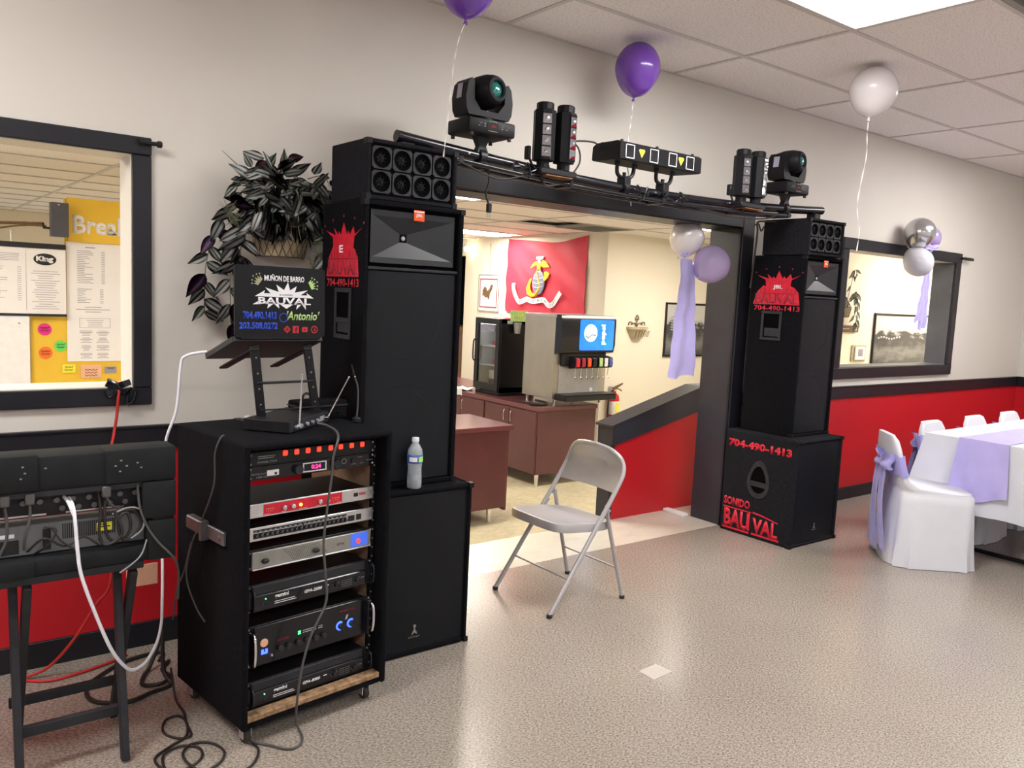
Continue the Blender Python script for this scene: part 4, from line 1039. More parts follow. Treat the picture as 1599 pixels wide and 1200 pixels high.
# black box behind
ab = thing('accessory_box', 'black zipped accessory case with a small loop handle behind the receiver', 'case', (0.06, -0.615, RT), 0.18)
MB().box((0, 0, 0.001), (0.20, 0.10, 0.070), bev=0.008, seg=2).build('body', 'tar', ab, smooth=40)
MB().box((-0.002, -0.002, 0.048), (0.202, 0.102, 0.053), bev=0.001).build('zip', 'charcoal', ab)
MB().tube([(0.035, 0.05, 0.068), (0.035, 0.05, 0.088), (0.050, 0.05, 0.096), (0.065, 0.05, 0.088), (0.065, 0.05, 0.068)], 0.0045, n=8, smooth=4).build('handle', 'black', ab, smooth=50)
# goose-neck lamp
gl = thing('gooseneck_lamp', 'thin black goose-neck lamp rising from the rack top in front of the left speaker', 'lamp', (0.235, -0.70, RT))
MB().cyl((0, 0, 0.010), 0.016, 0.019, n=16, bev=0.003).build('base', 'black', gl, smooth=40)
MB().tube([(0, 0, 0.018), (0.004, 0, 0.07), (0.002, 0, 0.13), (-0.012, 0, 0.17)], 0.0032, n=8, smooth=5).build('neck', 'cordgrey', gl, smooth=60)
MB().tube([(-0.012, 0, 0.168), (-0.026, -0.002, 0.215)], 0.005, n=8, r2=0.003).build('head', 'black', gl, smooth=60)
MB().ball((-0.013, -0.005, 0.172), 0.003, n=8).build('collar', 'chrome', gl)
# small heap of cable connectors
hp = MB()
for k in range(7):
    a = k*0.9; hp.tube([(0.03*math.cos(a), 0.025*math.sin(a), 0.006+0.003*k), (0.01*math.cos(a+1), 0.012*math.sin(a+1), 0.014+0.003*k), (0.032*math.cos(a+2.2), 0.024*math.sin(a+2.2), 0.007+0.002*k)], 0.0045, n=8, smooth=4)
hp = hp.build('audio_cable', 'blackgloss', smooth=50, loc=(0.215, -0.665+0.10, RT)); tag(hp, 'small tangled heap of glossy black cable on the rack top', 'cable')

# ============================================================ MOULDED CASE ON FOLDING STAND (far left)
sd = thing('folding_stand', 'black folding cross-leg stand holding the moulded case at the far left', 'stand', (-0.745, -0.62, 0))
for x in (0.155, -0.125):
    for (y0, z0, y1, z1, xo) in ((-0.215, 0.0, -0.105, 0.607, 0.0), (0.095, 0.0, -0.20, 0.607, 0.028)):
        P, Q = Vector((x+xo, y0, z0+0.001)), Vector((x+xo, y1, z1)); d = Q-P
        MB().box((-0.011, -0.017, 0.004), (0.011, 0.017, d.length-0.004), bev=0.002, T=Matrix.Translation(P) @ Matrix.Rotation(-math.atan2(d.y, d.z), 4, 'X')).build('leg', 'charcoal', sd)
MB().box((-0.123, -0.155, 0.125), (0.155, -0.135, 0.157), bev=0.002).build('front_rail', 'charcoal', sd)
MB().box((-0.123, 0.055, 0.125), (0.180, 0.07, 0.157), bev=0.002).build('rear_rail', 'charcoal', sd)
MB().box((-0.18, -0.215, 0.608), (0.21, -0.185, 0.632), bev=0.002).box((-0.18, -0.12, 0.608), (0.21, -0.09, 0.632), bev=0.002).build('top_bars', 'charcoal', sd)
cs = thing('rack_case', 'dark grey moulded rack case with open back showing plugs and cables', 'case', (-1.06, -0.85, 0.6335), 0.0)
w, d, h = 0.606, 0.125, 0.345
b = MB()
b.box((0.0, 0.0, h-0.10), (w, d, h), bev=0.010, seg=2).box((0.0, 0.0, 0), (w, d, 0.052), bev=0.010, seg=2)
b.box((0.0, 0.0, 0.04), (0.060, d, h-0.09), bev=0.006).box((w-0.062, 0.0, 0.04), (w, d, h-0.09), bev=0.006)
b.build('moulded_shell', 'casegrey', cs, smooth=40)
for i, (x0, x1, z0, z1) in enumerate(((w-0.190, w+0.007, h-0.098, h+0.004), (-0.007, 0.246, h-0.098, h+0.006), (w-0.09, w+0.007, 0.13, h-0.10), (w-0.075, w+0.007, -0.0, 0.125), (-0.007, 0.235, -0.0, 0.05))):
    MB().box((x0, -0.007, z0), (x1, 0.09, z1), bev=0.006, seg=2).build('corner_bumper', 'casegrey', cs, smooth=40)
MB().box((0.062, 0.004, h-0.118), (w-0.064, 0.03, h-0.098), bev=0.003).build('inner_lip', 'charcoal', cs)
b = MB()
for x, z in ((0.44, 0.30), (0.455, 0.315), (0.47, 0.298), (0.50, 0.305), (0.452, 0.283), (0.51, 0.29), (0.20, 0.285), (0.21, 0.30), (0.205, 0.318), (0.26, 0.31)):
    b.box((x, -0.0082, z), (x+0.006, -0.0068, z+0.004))
b.build('scuffs', 'dimprint', cs)
# gear in the case
g = thing('amplifier', 'pale grey amplifier seen from behind inside the moulded case, yellow warning label', 'amplifier', (-0.99, -0.808, 0.688))
MB().box((0, 0, 0), (0.475, 0.075, 0.088), bev=0.002).build('rear_housing', 'caselight', g)
b = MB()
for k in range(26): b.box((0.24+k*0.0055, -0.001, 0.035), (0.243+k*0.0055, 0, 0.08))
b.build('vent_slots', 'dark', g)
MB().box((0.06, -0.004, 0.008), (0.13, 0, 0.048), bev=0.001).box((0.19, -0.004, 0.01), (0.21, 0, 0.07), bev=0.001).build('rear_sockets', 'black', g)
MB().box((0.330, -0.0018, 0.045), (0.372, -0.0005, 0.070)).build('warning_label', 'labelyellow', g)
MB().box((0.336, -0.0024, 0.056), (0.366, -0.0017, 0.059)).box((0.336, -0.0024, 0.063), (0.358, -0.0017, 0.065)).build('label_print', 'dark', g)
MB().box((0.075, -0.0016, 0.055), (0.12, -0.0004, 0.066)).build('white_label', 'white', g)
g2 = thing('mixer_unit', 'black rack unit seen from behind inside the moulded case, above the pale grey amplifier', 'mixer', (-0.99, -0.805, 0.795))
MB().box((0, 0, 0), (0.475, 0.075, 0.083), bev=0.002).build('rear_housing', 'blackmetal', g2)
b = MB()
for k in range(9): b.cyl((0.10+k*0.042, -0.003, 0.045), 0.008, 0.008, axis='Y', n=12)
for k in range(5): b.cyl((0.24+k*0.042, -0.003, 0.020), 0.008, 0.008, axis='Y', n=12)
b.build('jacks', 'dimsteel', g2, smooth=40)
MB().box((0.02, -0.002, 0.004), (0.20, -0.0003, 0.009)).box((0.25, -0.002, 0.004), (0.40, -0.0003, 0.008)).build('silver_strips', 'silver', g2)
def cable(name, label, mt, r, *paths, k=6, n=8, group=None):
    b = MB()
    for p in paths: b.tube(p, r, n=n, smooth=k)
    return tag(b.build(name, mt, smooth=60), label, 'cable', group)
def plug(b, c, s=1.0): b.box((c[0]-0.012*s, c[1]-0.018*s, c[2]-0.022*s), (c[0]+0.012*s, c[1]+0.012*s, c[2]+0.010*s), bev=0.003)
def plugcable(x, label, pts, pc):
    t = thing('power_cable', label, 'cable', (x, -0.835, 0.865)); TILT.append(t)
    b = MB(); plug(b, (0, 0, 0)); b.build('plug', 'cordgrey', t, smooth=40)
    MB().tube(pts, 0.0042, n=8, smooth=6).build('cord', 'cordgrey', t, smooth=60)
TILT = [cs, g, g2]
plugcable(-0.895, 'grey plug and cord hanging at the far left of the moulded case opening', [(0, 0, -0.02), (0.004, -0.006, -0.06), (0.002, -0.004, -0.12), (-0.03, 0.0, -0.19)], 0)
plugcable(-0.835, 'second grey plug and cord from the left in the moulded case opening', [(0, 0, -0.02), (0.0, -0.006, -0.06), (-0.012, -0.004, -0.11), (-0.014, 0.012, -0.155)], 0)
plugcable(-0.640, 'thin grey plug and cord right of the white cable in the case opening', [(0, 0, -0.02), (0.012, -0.004, -0.045), (0.03, 0.0, -0.06), (0.05, 0.01, -0.06)], 0)
_n0 = len(COL.objects)
cable('coiled_cable', 'coil of dark cable with grey loops hanging in front of the pale amplifier', 'cordblack', 0.0045,
      [(-0.635, -0.83, 0.85), (-0.645, -0.84, 0.79), (-0.635, -0.84, 0.72), (-0.60, -0.845, 0.705), (-0.575, -0.845, 0.74), (-0.585, -0.85, 0.79), (-0.61, -0.85, 0.77), (-0.60, -0.85, 0.715), (-0.57, -0.845, 0.71), (-0.545, -0.84, 0.75), (-0.56, -0.84, 0.79), (-0.59, -0.84, 0.795)],
      [(-0.62, -0.85, 0.80), (-0.60, -0.855, 0.73), (-0.64, -0.85, 0.70), (-0.66, -0.84, 0.72)], [(-0.66, -0.835, 0.86), (-0.655, -0.84, 0.80), (-0.66, -0.845, 0.74), (-0.65, -0.845, 0.70)])
cable('grey_lead', 'thin light grey looped lead beside the yellow warning label', 'dimprint', 0.0026, [(-0.625, -0.848, 0.79), (-0.58, -0.85, 0.805), (-0.545, -0.85, 0.79), (-0.54, -0.852, 0.74), (-0.575, -0.852, 0.71)], [(-0.53, -0.85, 0.70), (-0.555, -0.87, 0.655), (-0.61, -0.87, 0.615)])
cable('grey_lead', 'grey lead hanging down the right end of the moulded case opening', 'cordgrey', 0.0038, [(-0.555, -0.845, 0.872), (-0.55, -0.855, 0.80), (-0.53, -0.862, 0.74), (-0.50, -0.872, 0.69), (-0.46, -0.88, 0.64), (-0.435, -0.84, 0.58), (-0.42, -0.78, 0.47)])
cable('dark_leads', 'tangle of thin dark leads in front of the pale amplifier at the left', 'cordblack', 0.0032, [(-0.84, -0.815, 0.70), (-0.80, -0.84, 0.74), (-0.75, -0.84, 0.71), (-0.70, -0.84, 0.73), (-0.66, -0.84, 0.70)], [(-0.82, -0.81, 0.69), (-0.79, -0.84, 0.72), (-0.77, -0.84, 0.76), (-0.80, -0.83, 0.77)], [(-0.78, -0.84, 0.77), (-0.76, -0.845, 0.73), (-0.72, -0.845, 0.695)])
TILT += list(COL.objects)[_n0:]
PV = Matrix.Translation((0, -0.85, 0.6335)) @ Matrix.Rotation(math.radians(0), 4, 'X') @ Matrix.Translation((0, 0.85, -0.6335))
for o in TILT: 
    m_ = PV @ (Matrix.Translation(o.location) @ o.rotation_euler.to_matrix().to_4x4()); o.location = m_.to_translation(); o.rotation_euler = m_.to_euler()
wc = cable('white_cable', 'white cable looping below the moulded case and up to the laptop', 'cordwhite', 0.0052,
      [(-0.732, -0.812, 0.845), (-0.728, -0.862, 0.815), (-0.722, -0.872, 0.704), (-0.713, -0.875, 0.627), (-0.679, -0.87, 0.511), (-0.635, -0.85, 0.386), (-0.597, -0.82, 0.313), (-0.557, -0.78, 0.264), (-0.503, -0.72, 0.254), (-0.455, -0.66, 0.282), (-0.425, -0.60, 0.32), (-0.412, -0.56, 0.36), (-0.395, -0.50, 0.474), (-0.372, -0.40, 0.657), (-0.360, -0.40, 0.899), (-0.328, -0.42, 1.027), (-0.313, -0.42, 1.187), (-0.298, -0.43, 1.219), (-0.262, -0.45, 1.232), (-0.235, -0.46, 1.236)],
      [(-0.745, -0.812, 0.850), (-0.738, -0.845, 0.835), (-0.727, -0.862, 0.800)])
cable('red_cord', 'red cord coming out of the taped corner of the left window', 'cordred', 0.0055, [(-0.425, 0.06, 1.075), (-0.432, -0.035, 1.070), (-0.440, -0.045, 1.017), (-0.445, -0.045, 0.955), (-0.459, -0.06, 0.884), (-0.497, -0.20, 0.840), (-0.51, -0.30, 0.70), (-0.515, -0.32, 0.55), (-0.524, -0.30, 0.379), (-0.561, -0.25, 0.297), (-0.627, -0.20, 0.16), (-0.700, -0.12, 0.04), (-0.78, -0.10, 0.008), (-0.70, -0.16, 0.007), (-0.60, -0.15, 0.007), (-0.50, -0.12, 0.007), (-0.42, -0.08, 0.007)])
tp = MB()
for k in range(7):
    a = random.uniform(-0.6, 0.6); x = -0.43+random.uniform(-0.035, 0.04); z = 1.035+random.uniform(-0.02, 0.045)
    tp.box((-0.022, -0.003, -0.012), (0.026, 0.003, 0.012), bev=0.002, T=Matrix.Translation((x, -0.036+random.uniform(-.006, .004), z)) @ Matrix.Rotation(a, 4, 'Y') @ Matrix.Rotation(random.uniform(-.4, .4), 4, 'X'))
tp.tube([(-0.47, -0.02, 1.095), (-0.44, -0.045, 1.075), (-0.425, -0.042, 1.04), (-0.39, -0.03, 1.06)], 0.006, n=6, smooth=4)
tp.tube([(-0.37, -0.03, 1.05), (-0.385, -0.045, 1.01), (-0.405, -0.04, 1.0), (-0.40, -0.03, 1.05)], 0.006, n=6, smooth=4)
tag(tp.build('tape_bundle', 'blackgloss'), 'bundle of crumpled black tape at the lower corner of the left window frame', 'tape')
# floor cables
cable('dark_cable', 'thick dark cable looping on the floor between the stand and the rack', 'cordblack', 0.0075,
      [(-0.36, -0.36, 0.20), (-0.36, -0.38, 0.05), (-0.345, -0.42, 0.008), (-0.42, -0.445, 0.008), (-0.503, -0.472, 0.008), (-0.59, -0.42, 0.008), (-0.609, -0.334, 0.008), (-0.571, -0.243, 0.008), (-0.46, -0.15, 0.008), (-0.36, -0.12, 0.008), (-0.30, -0.13, 0.008), (-0.33, -0.20, 0.008)],
      [(-0.34, -0.24, 0.10), (-0.38, -0.26, 0.02), (-0.41, -0.30, 0.009), (-0.43, -0.37, 0.009), (-0.38, -0.415, 0.018), (-0.335, -0.36, 0.012), (-0.34, -0.28, 0.009), (-0.30, -0.22, 0.009)])
cable('coiled_cable', 'thin dark cable lying in loose coils on the floor by the front caster', 'cordblack', 0.0042,
      [(-0.372, -0.52, 0.12), (-0.366, -0.56, 0.02), (-0.361, -0.64, 0.005), (-0.375, -0.72, 0.005), (-0.383, -0.80, 0.005), (-0.42, -0.80, 0.005), (-0.452, -0.74, 0.005), (-0.43, -0.665, 0.005), (-0.385, -0.655, 0.006), (-0.375, -0.72, 0.010), (-0.40, -0.80, 0.006), (-0.46, -0.835, 0.005), (-0.515, -0.88, 0.005), (-0.505, -0.955, 0.005), (-0.45, -0.985, 0.005), (-0.395, -0.95, 0.005), (-0.385, -0.89, 0.005), (-0.43, -0.85, 0.006), (-0.49, -0.88, 0.008), (-0.50, -0.97, 0.005), (-0.44, -1.03, 0.005), (-0.36, -1.01, 0.005), (-0.325, -0.95, 0.005), (-0.345, -0.88, 0.005), (-0.40, -0.86, 0.008), (-0.44, -0.91, 0.008), (-0.43, -1.0, 0.008), (-0.38, -1.08, 0.005), (-0.29, -1.08, 0.005), (-0.235, -1.01, 0.005), (-0.235, -0.95, 0.005), (-0.255, -0.92, 0.02)])
cable('microphone_cable', 'grey cable hanging down the front of the rack and curling on the floor', 'cordgrey', 0.0042,
      [(0.035, -0.80, RT+0.024), (0.058, -0.83, RT+0.020), (0.060, -0.90, RT+0.010), (0.035, -0.965, 0.985), (0.015, -0.975, 0.93), (0.012, -0.975, 0.873), (-0.004, -0.975, 0.745), (-0.012, -0.975, 0.638), (-0.002, -0.975, 0.526), (0.0, -0.975, 0.437), (-0.055, -0.985, 0.338), (-0.086, -0.99, 0.238), (-0.098, -0.985, 0.131), (-0.088, -0.955, 0.04), (-0.075, -0.945, 0.006), (-0.085, -1.00, 0.005), (-0.112, -1.045, 0.005), (-0.155, -1.045, 0.005), (-0.20, -0.985, 0.005), (-0.245, -0.94, 0.005)])
cable('grey_lead', 'thin grey lead running down the left side of the rack', 'cordgrey', 0.0032,
      [(-0.285, -0.80, 0.9945), (-0.300, -0.81, 0.985), (-0.312, -0.80, 0.935), (-0.312, -0.79, 0.829), (-0.330, -0.717, 0.693), (-0.345, -0.665, 0.605), (-0.348, -0.621, 0.479), (-0.340, -0.70, 0.40), (-0.325, -0.75, 0.36)], [(-0.345, -0.66, 0.61), (-0.352, -0.61, 0.50), (-0.362, -0.56, 0.42), (-0.368, -0.53, 0.30)])
ol = MB().box((-0.06, -0.006, -0.045), (0.06, -0.0005, 0.045), bev=0.002).build('wall_socket', 'peach', loc=(-0.345, 0.0, 0.295)); tag(ol, 'beige wall socket on the red wall behind the stand leg', 'socket')

# ============================================================ LIGHTING BAR
def pz(x): return 2.043 + 0.060*((x-2.05)/1.52)**2
TY = -0.42
tr = thing('lighting_bar', 'long black twin pipe lighting bar spanning both speaker stacks over the doorway', 'light bar', (0.5, TY, 2.05))
TO = Matrix.Translation((-0.5, -TY, -2.05))
xs = [0.52+(3.56-0.52)*k/24 for k in range(25)]
b = MB(); b.tube([(x, TY, pz(x)) for x in xs if x <= 1.46], 0.0245, n=16, T=TO); b.tube([(x, TY, pz(x)) for x in xs if 1.3 <= x <= 3.0], 0.0215, n=16, T=TO); b.tube([(x, TY, pz(x)) for x in xs if x >= 2.7], 0.0245, n=16, T=TO)
b.build('main_pipe', 'blackgloss', tr, smooth=40)
b = MB(); b.tube([(x, TY-0.05, pz(x)-0.047+0.004) for x in [0.78+(3.16-.78)*k/16 for k in range(17)]], 0.0095, n=10, T=TO); b.tube([(x, TY+0.05, pz(x)-0.047+0.004) for x in [0.78+(3.16-.78)*k/16 for k in range(17)]], 0.0095, n=10, T=TO)
b.build('lower_rail', 'blackgloss', tr, smooth=40)
for x in (0.80, 1.42, 2.05, 2.70, 3.14):
    MB().box((x-0.012, TY-0.062, pz(x)-0.056), (x+0.012, TY+0.062, pz(x)-0.026), bev=0.003, T=TO).build('joiner', 'blackmetal', tr)
b = MB()
for x, zt in ((0.56, 2.0470), (3.48, 2.0370)): b.box((x-0.03, TY-0.03, zt), (x+0.03, TY+0.03, pz(x)-0.022), bev=0.002, T=TO)
b.build('saddles', 'blackmetal', tr)
b = MB()
for x in (0.86, 1.10, 1.32, 2.02, 2.62): b.cyl((x, TY-0.026, pz(x)), 0.005, 0.008, axis='Y', n=8, T=TO)
b.build('bolts', 'silver', tr)
def clamp(parent, x, z0, z1, m='blackmetal'):
    b = MB(); p = pz(x)
    b.cyl((0, 0, p), 0.034, 0.030, axis='X', n=18); b.box((-0.018, -0.03, p-0.05), (0.018, 0.03, p-0.02), bev=0.004); b.box((-0.020, -0.022, p+0.015), (0.020, 0.022, z1), bev=0.003)
    b.cyl((0, -0.045, p-0.01), 0.009, 0.035, axis='Y', n=10); b.box((-0.004, -0.07, p-0.022), (0.004, -0.05, p+0.002), bev=0.001)
    b.build('clamp', m, parent, smooth=40)
def moving_head(x, label, yaw=0.0, s=1.0):
    t = thing('moving_head_light', label, 'stage light', (x, TY, 0.0))
    z = 2.160
    clamp(t, x, 0, z-0.004) if False else None
    b = MB(); p = pz(x)
    b.cyl((0, 0, p), 0.035, 0.032, axis='X', n=18); b.box((-0.02, -0.03, p-0.055), (0.02, 0.03, p-0.02), bev=0.004)
    b.rings([[(-0.030, -0.02, p+0.012), (0.030, -0.02, p+0.012), (0.030, 0.02, p+0.012), (-0.030, 0.02, p+0.012)], [(-0.018, -0.016, p+0.045), (0.018, -0.016, p+0.045), (0.018, 0.016, p+0.045), (-0.018, 0.016, p+0.045)], [(-0.035, -0.02, z), (0.035, -0.02, z), (0.035, 0.02, z), (-0.035, 0.02, z)]])
    b.build('clamp', 'blackmetal', t, smooth=40)
    R = Matrix.Rotation(yaw, 4, 'Z')
    b = MB(); b.box((-0.122, -0.085, z), (0.122, 0.085, z+0.062), bev=0.010, T=R, seg=2)
    base = b.build('base', 'stageblack', t, smooth=40)
    b = MB()
    for fx in (-0.10, 0.10):
        for fy in (-0.07, 0.07): b.cyl((fx, fy, z-0.006), 0.009, 0.014, n=10, T=R)
    b.build('rubber_feet', 'rubber', base)
    b = MB(); b.box((-0.03, -0.0866, z+0.018), (0.03, -0.0852, z+0.048), T=R); b.build('display', 'dark', base)
    b = MB()
    for i, xx in enumerate((-0.075, -0.067, -0.045, -0.045, 0.045, 0.045, 0.07, 0.078)): b.box((xx, -0.087, z+0.028+(i % 2)*0.010), (xx+0.007, -0.0853, z+0.031+(i % 2)*0.010), T=R)
    b.box((-0.02, -0.0872, z+0.052), (0.02, -0.0855, z+0.055), T=R); b.box((-0.025, -0.0872, z+0.012), (0.025, -0.0855, z+0.0145), T=R)
    b.build('print', 'dimprint', base)
    text('d001', R @ front(-0.012, -0.0868, z+0.027), 'redprint2', base, 'digits', h=0.012, width=0.028, bold=0.02)
    # yoke
    b = MB(); b.cyl((0, 0, z+0.070), 0.055, 0.018, n=24, T=R)
    yk = [(-0.105, z+0.075), (0.105, z+0.075), (0.118, z+0.10), (0.122, z+0.15), (0.112, z+0.205), (0.095, z+0.225), (0.082, z+0.215), (0.078, z+0.14), (0.045, z+0.100), (-0.045, z+0.100), (-0.078, z+0.14), (-0.082, z+0.215), (-0.095, z+0.225), (-0.112, z+0.205), (-0.122, z+0.15), (-0.118, z+0.10)]
    b.prism(yk, 0.11, T=R @ mtx((0, 0.055, 0), (1, 0, 0), (0, 0, 1)))
    y = b.build('yoke', 'stageblack', t, smooth=30)
    MB().prism([(-0.018*1, -0.03), (0.018, -0.03), (0.018, 0.03), (-0.018, 0.03)], 0.002, T=R @ mtx((-0.118, 0.0, z+0.175), (0, -1, 0), (0.1, 0, 1))).build('arm_badge', 'greycard', y)
    # head, rounded, pointing to the room
    hz_ = z+0.183; Th = R @ Matrix.Translation((0, 0, hz_)) @ Matrix.Rotation(0.12, 4, 'Z') @ Matrix.Rotation(math.radians(-4), 4, 'X') @ Matrix.Rotation(PI/2, 4, 'X')
    b = MB(); b.lathe([(0, -0.085), (0.040, -0.082), (0.064, -0.060), (0.073, -0.01), (0.071, 0.04), (0.062, 0.075), (0.056, 0.088), (0.050, 0.094), (0.040, 0.094), (0.038, 0.080)], n=28, T=Th, cap=False)
    hd = b.build('head', 'stageblack', t, smooth=50)
    MB().lathe([(0.048, 0.090), (0.050, 0.096), (0.040, 0.100), (0.036, 0.096), (0.036, 0.08)], n=28, T=Th, cap=False).build('lens_ring', 'charcoal', hd, smooth=40)
    MB().lathe([(0.036, 0.082), (0.028, 0.090), (0.014, 0.095), (0, 0.097)], n=24, T=Th, cap=False).build('lens', 'lens', hd, smooth=60)
moving_head(0.937, 'black moving head light with a green glinting lens above the left speakers', 0.0)
moving_head(3.165, 'black moving head light above the right speakers, beside the upright roller light', 0.05)
def roller_light(x, label, bright):
    t = thing('roller_light', label, 'stage light', (x, TY-0.03, 0.0)); p = pz(x)
    b = MB(); b.cyl((-0.01, 0.03, p), 0.034, 0.03, axis='X', n=16); b.box((-0.10, -0.06, p-0.024), (0.12, 0.05, p+0.006), bev=0.006); b.box((-0.13, 0.0, p+0.04), (-0.11, 0.03, p+0.10), bev=0.004); b.tube([(-0.11, 0.015, p+0.05), (-0.085, 0.01, p+0.0)], 0.006, n=6)
    b.build('bracket', 'blackmetal', t, smooth=40)
    MB().box((-0.07, -0.064, p-0.030), (0.09, 0.01, p-0.024), bev=0.002).build('orange_reflection', 'brownwood', t)  # brown sheet paints the orange reflection under the base
    for k, (dx, dy, rot) in enumerate(((-0.050, 0.010, -0.45), (0.056, -0.010, 0.15))):
        T = Matrix.Translation((dx, dy-0.02, p+0.006)) @ Matrix.Rotation(rot, 4, 'Z')
        b = MB(); b.cyl((0, 0, 0.018), 0.030, 0.036, n=12, T=T); b.cyl((0, 0, 0.145), 0.0515, 0.220, n=8, T=T @ Matrix.Rotation(PI/8, 4, 'Z')); b.cyl((0, 0, 0.272), 0.041, 0.036, n=12, bev=0.005, T=T)
        br = b.build('barrel', 'stageblack', t, smooth=25)
        f = MB().box((-0.022, -0.0520, 0.040), (0.022, -0.040, 0.248), bev=0.002, T=T).build('lens_panel', 'blackgloss', br)
        q = MB()
        for j in range(4):
            zc = 0.070+0.048*j
            rs = [[(0.0195*sx, -0.0520, zc+0.021*sz) for sx, sz in ((-1, -1), (1, -1), (1, 1), (-1, 1))], [(0.008*sx+0.003, -0.0560, zc+0.009*sz) for sx, sz in ((-1, -1), (1, -1), (1, 1), (-1, 1))]]
            q.rings(rs, T=T, cap=(False, True)); q.ball((0.0, -0.055, zc), 0.010, sc=(1, 0.5, 1), n=8, T=T)
        q.build('lens_facets', 'facet', br)
    return t
roller_light(1.305, 'black upright twin roller light, the one right of the green lens moving head', 0)
roller_light(2.745, 'black upright twin roller light with blue white lenses near the right stack', 1)
lz = thing('laser_bar', 'black four window laser bar with yellow warning triangles, centre of the lighting bar', 'stage light', (1.70, -0.50, 2.165))
MB().prism([(0, 0.004), (0.012, 0), (0.19, 0.006), (0.20, 0.012), (0.196, 0.075), (0.17, 0.090), (0.02, 0.090), (0.0, 0.078)], 0.595, T=mtx((0, 0, 0), (0, 1, 0), (0, 0, 1))).build('housing', 'stageblack', lz)
for k, x in enumerate((0.065, 0.235, 0.372, 0.505)):
    f = MB(); W2, H2 = 0.030, 0.033
    f.box((-W2, 0, -H2), (W2, 0.003, -H2+0.004)).box((-W2, 0, H2-0.004), (W2, 0.003, H2)).box((-W2, 0, -H2), (-W2+0.004, 0.003, H2)).box((W2-0.004, 0, -H2), (W2, 0.003, H2))
    fo = f.build('window_frame', 'white', lz, loc=(x, -0.003, 0.043))
    MB().box((-W2+0.004, 0.001, -H2+0.004), (W2-0.004, 0.0028, H2-0.004)).build('laser_window', 'blackgloss', fo)
for x in (0.148, 0.436):
    w_ = MB().prism([(0, -0.022), (0.021, 0.010), (0.017, 0.018), (-0.017, 0.018), (-0.021, 0.010)], 0.0015, T=front(x, 0.0, 0.045)).build('warning_triangle', 'labelyellow', lz)
    MB().box((x-0.002, -0.0022, 0.043), (x+0.002, -0.0014, 0.054)).build('triangle_mark', 'dark', w_)
b = MB()
for x in (0.04, 0.29, 0.56):
    for y in (0.035, 0.17): b.cyl((x, y, 0.094), 0.008, 0.014, n=10)
b.build('rubber_feet', 'rubber', lz)
for x in (0.115, 0.395):
    p = pz(1.70+x)-2.165; b = MB()
    b.tube([(x-0.055, 0.07, 0.01), (x-0.058, 0.075, -0.03), (x-0.045, 0.078, -0.062), (x, 0.08, -0.072), (x+0.045, 0.078, -0.062), (x+0.058, 0.075, -0.03), (x+0.055, 0.07, 0.01)], 0.010, n=8, smooth=4)
    b.cyl((x, 0.08, -0.060), 0.010, 0.03, n=10); b.box((x-0.022, 0.05, p-0.01), (x+0.022, 0.11, -0.068), bev=0.004); b.cyl((x, 0.08, p), 0.034, 0.034, axis='X', n=16)
    for s_ in (-1, 1): b.cyl((x+s_*0.062, 0.072, -0.008), 0.012, 0.012, axis='X', n=10)
    b.build('mounting_bracket', 'blackmetal', lz, smooth=40)
cable('power_cable', 'black cable arching from the left roller light towards the laser bar', 'cordblack', 0.0042, [(1.345, TY-0.03, 2.17), (1.45, TY-0.02, 2.215), (1.60, TY, 2.235), (1.705, -0.35, 2.225)])
cable('power_cable', 'black cable bowing out beside the left roller light down to the pipe', 'cordblack', 0.0042, [(1.385, TY-0.03, 2.22), (1.46, TY-0.04, 2.19), (1.47, TY-0.05, 2.12), (1.42, TY-0.05, 2.05)])
t = thing('hanging_plug', 'black power plug dangling on its cord below the left end of the lighting bar', 'cable', (0.96, TY-0.03, 2.03))
MB().tube([(0.0, 0.0, 0.0), (0.008, 0, -0.06), (-0.006, 0, -0.11), (0.012, 0, -0.155)], 0.0045, n=8, smooth=5).build('cord', 'cordblack', t, smooth=50)
MB().box((0.002, -0.010, -0.19), (0.024, 0.010, -0.15), bev=0.004).build('plug', 'black', t)
MB().box((0.006, -0.001, -0.212), (0.009, 0.001, -0.188)).box((0.017, -0.001, -0.212), (0.020, 0.001, -0.188)).build('prongs', 'chrome', t)
b = MB()
rnd = random.Random(3)
for cx in (1.12, 1.22, None, 1.88, 2.08, 2.20):
    if cx is None:
        tag(b.build('bundled_cables', 'blackgloss', smooth=50), 'loose loops of black cable on the lighting bar left of the roller light', 'cable'); b = MB(); continue
    for k in range(3):
        pts = [(cx+rnd.uniform(-.06, .06), TY-0.055+rnd.uniform(-.012, .012), pz(cx)+rnd.uniform(-.055, 0.015)) for _ in range(5)]
        b.tube(pts, 0.0035, n=6, smooth=5)
tag(b.build('bundled_cables', 'blackgloss', smooth=50), 'loose loops of black cable bundled below the laser bar', 'cable')
b = MB(); b.tube([(0.78, TY-0.06, 2.035), (0.98, TY-0.06, 1.985), (1.12, TY-0.055, 2.01), (1.22, TY-0.06, 2.03), (1.26, TY-0.06, 1.99), (1.34, TY-0.06, 2.0)], 0.004, n=6, smooth=6)
tag(b.build('slack_cable', 'cordblack', smooth=50), 'slack black cable drooping under the left part of the lighting bar', 'cable')
b = MB(); b.tube([(2.3, TY-0.05, 2.0), (2.6, TY-0.05, 1.975), (2.9, TY-0.055, 1.99), (3.05, TY-0.05, 2.03)], 0.005, n=6, smooth=6)
tag(b.build('slack_cable', 'cordblack', smooth=50), 'slack black cable drooping under the right part of the lighting bar', 'cable')
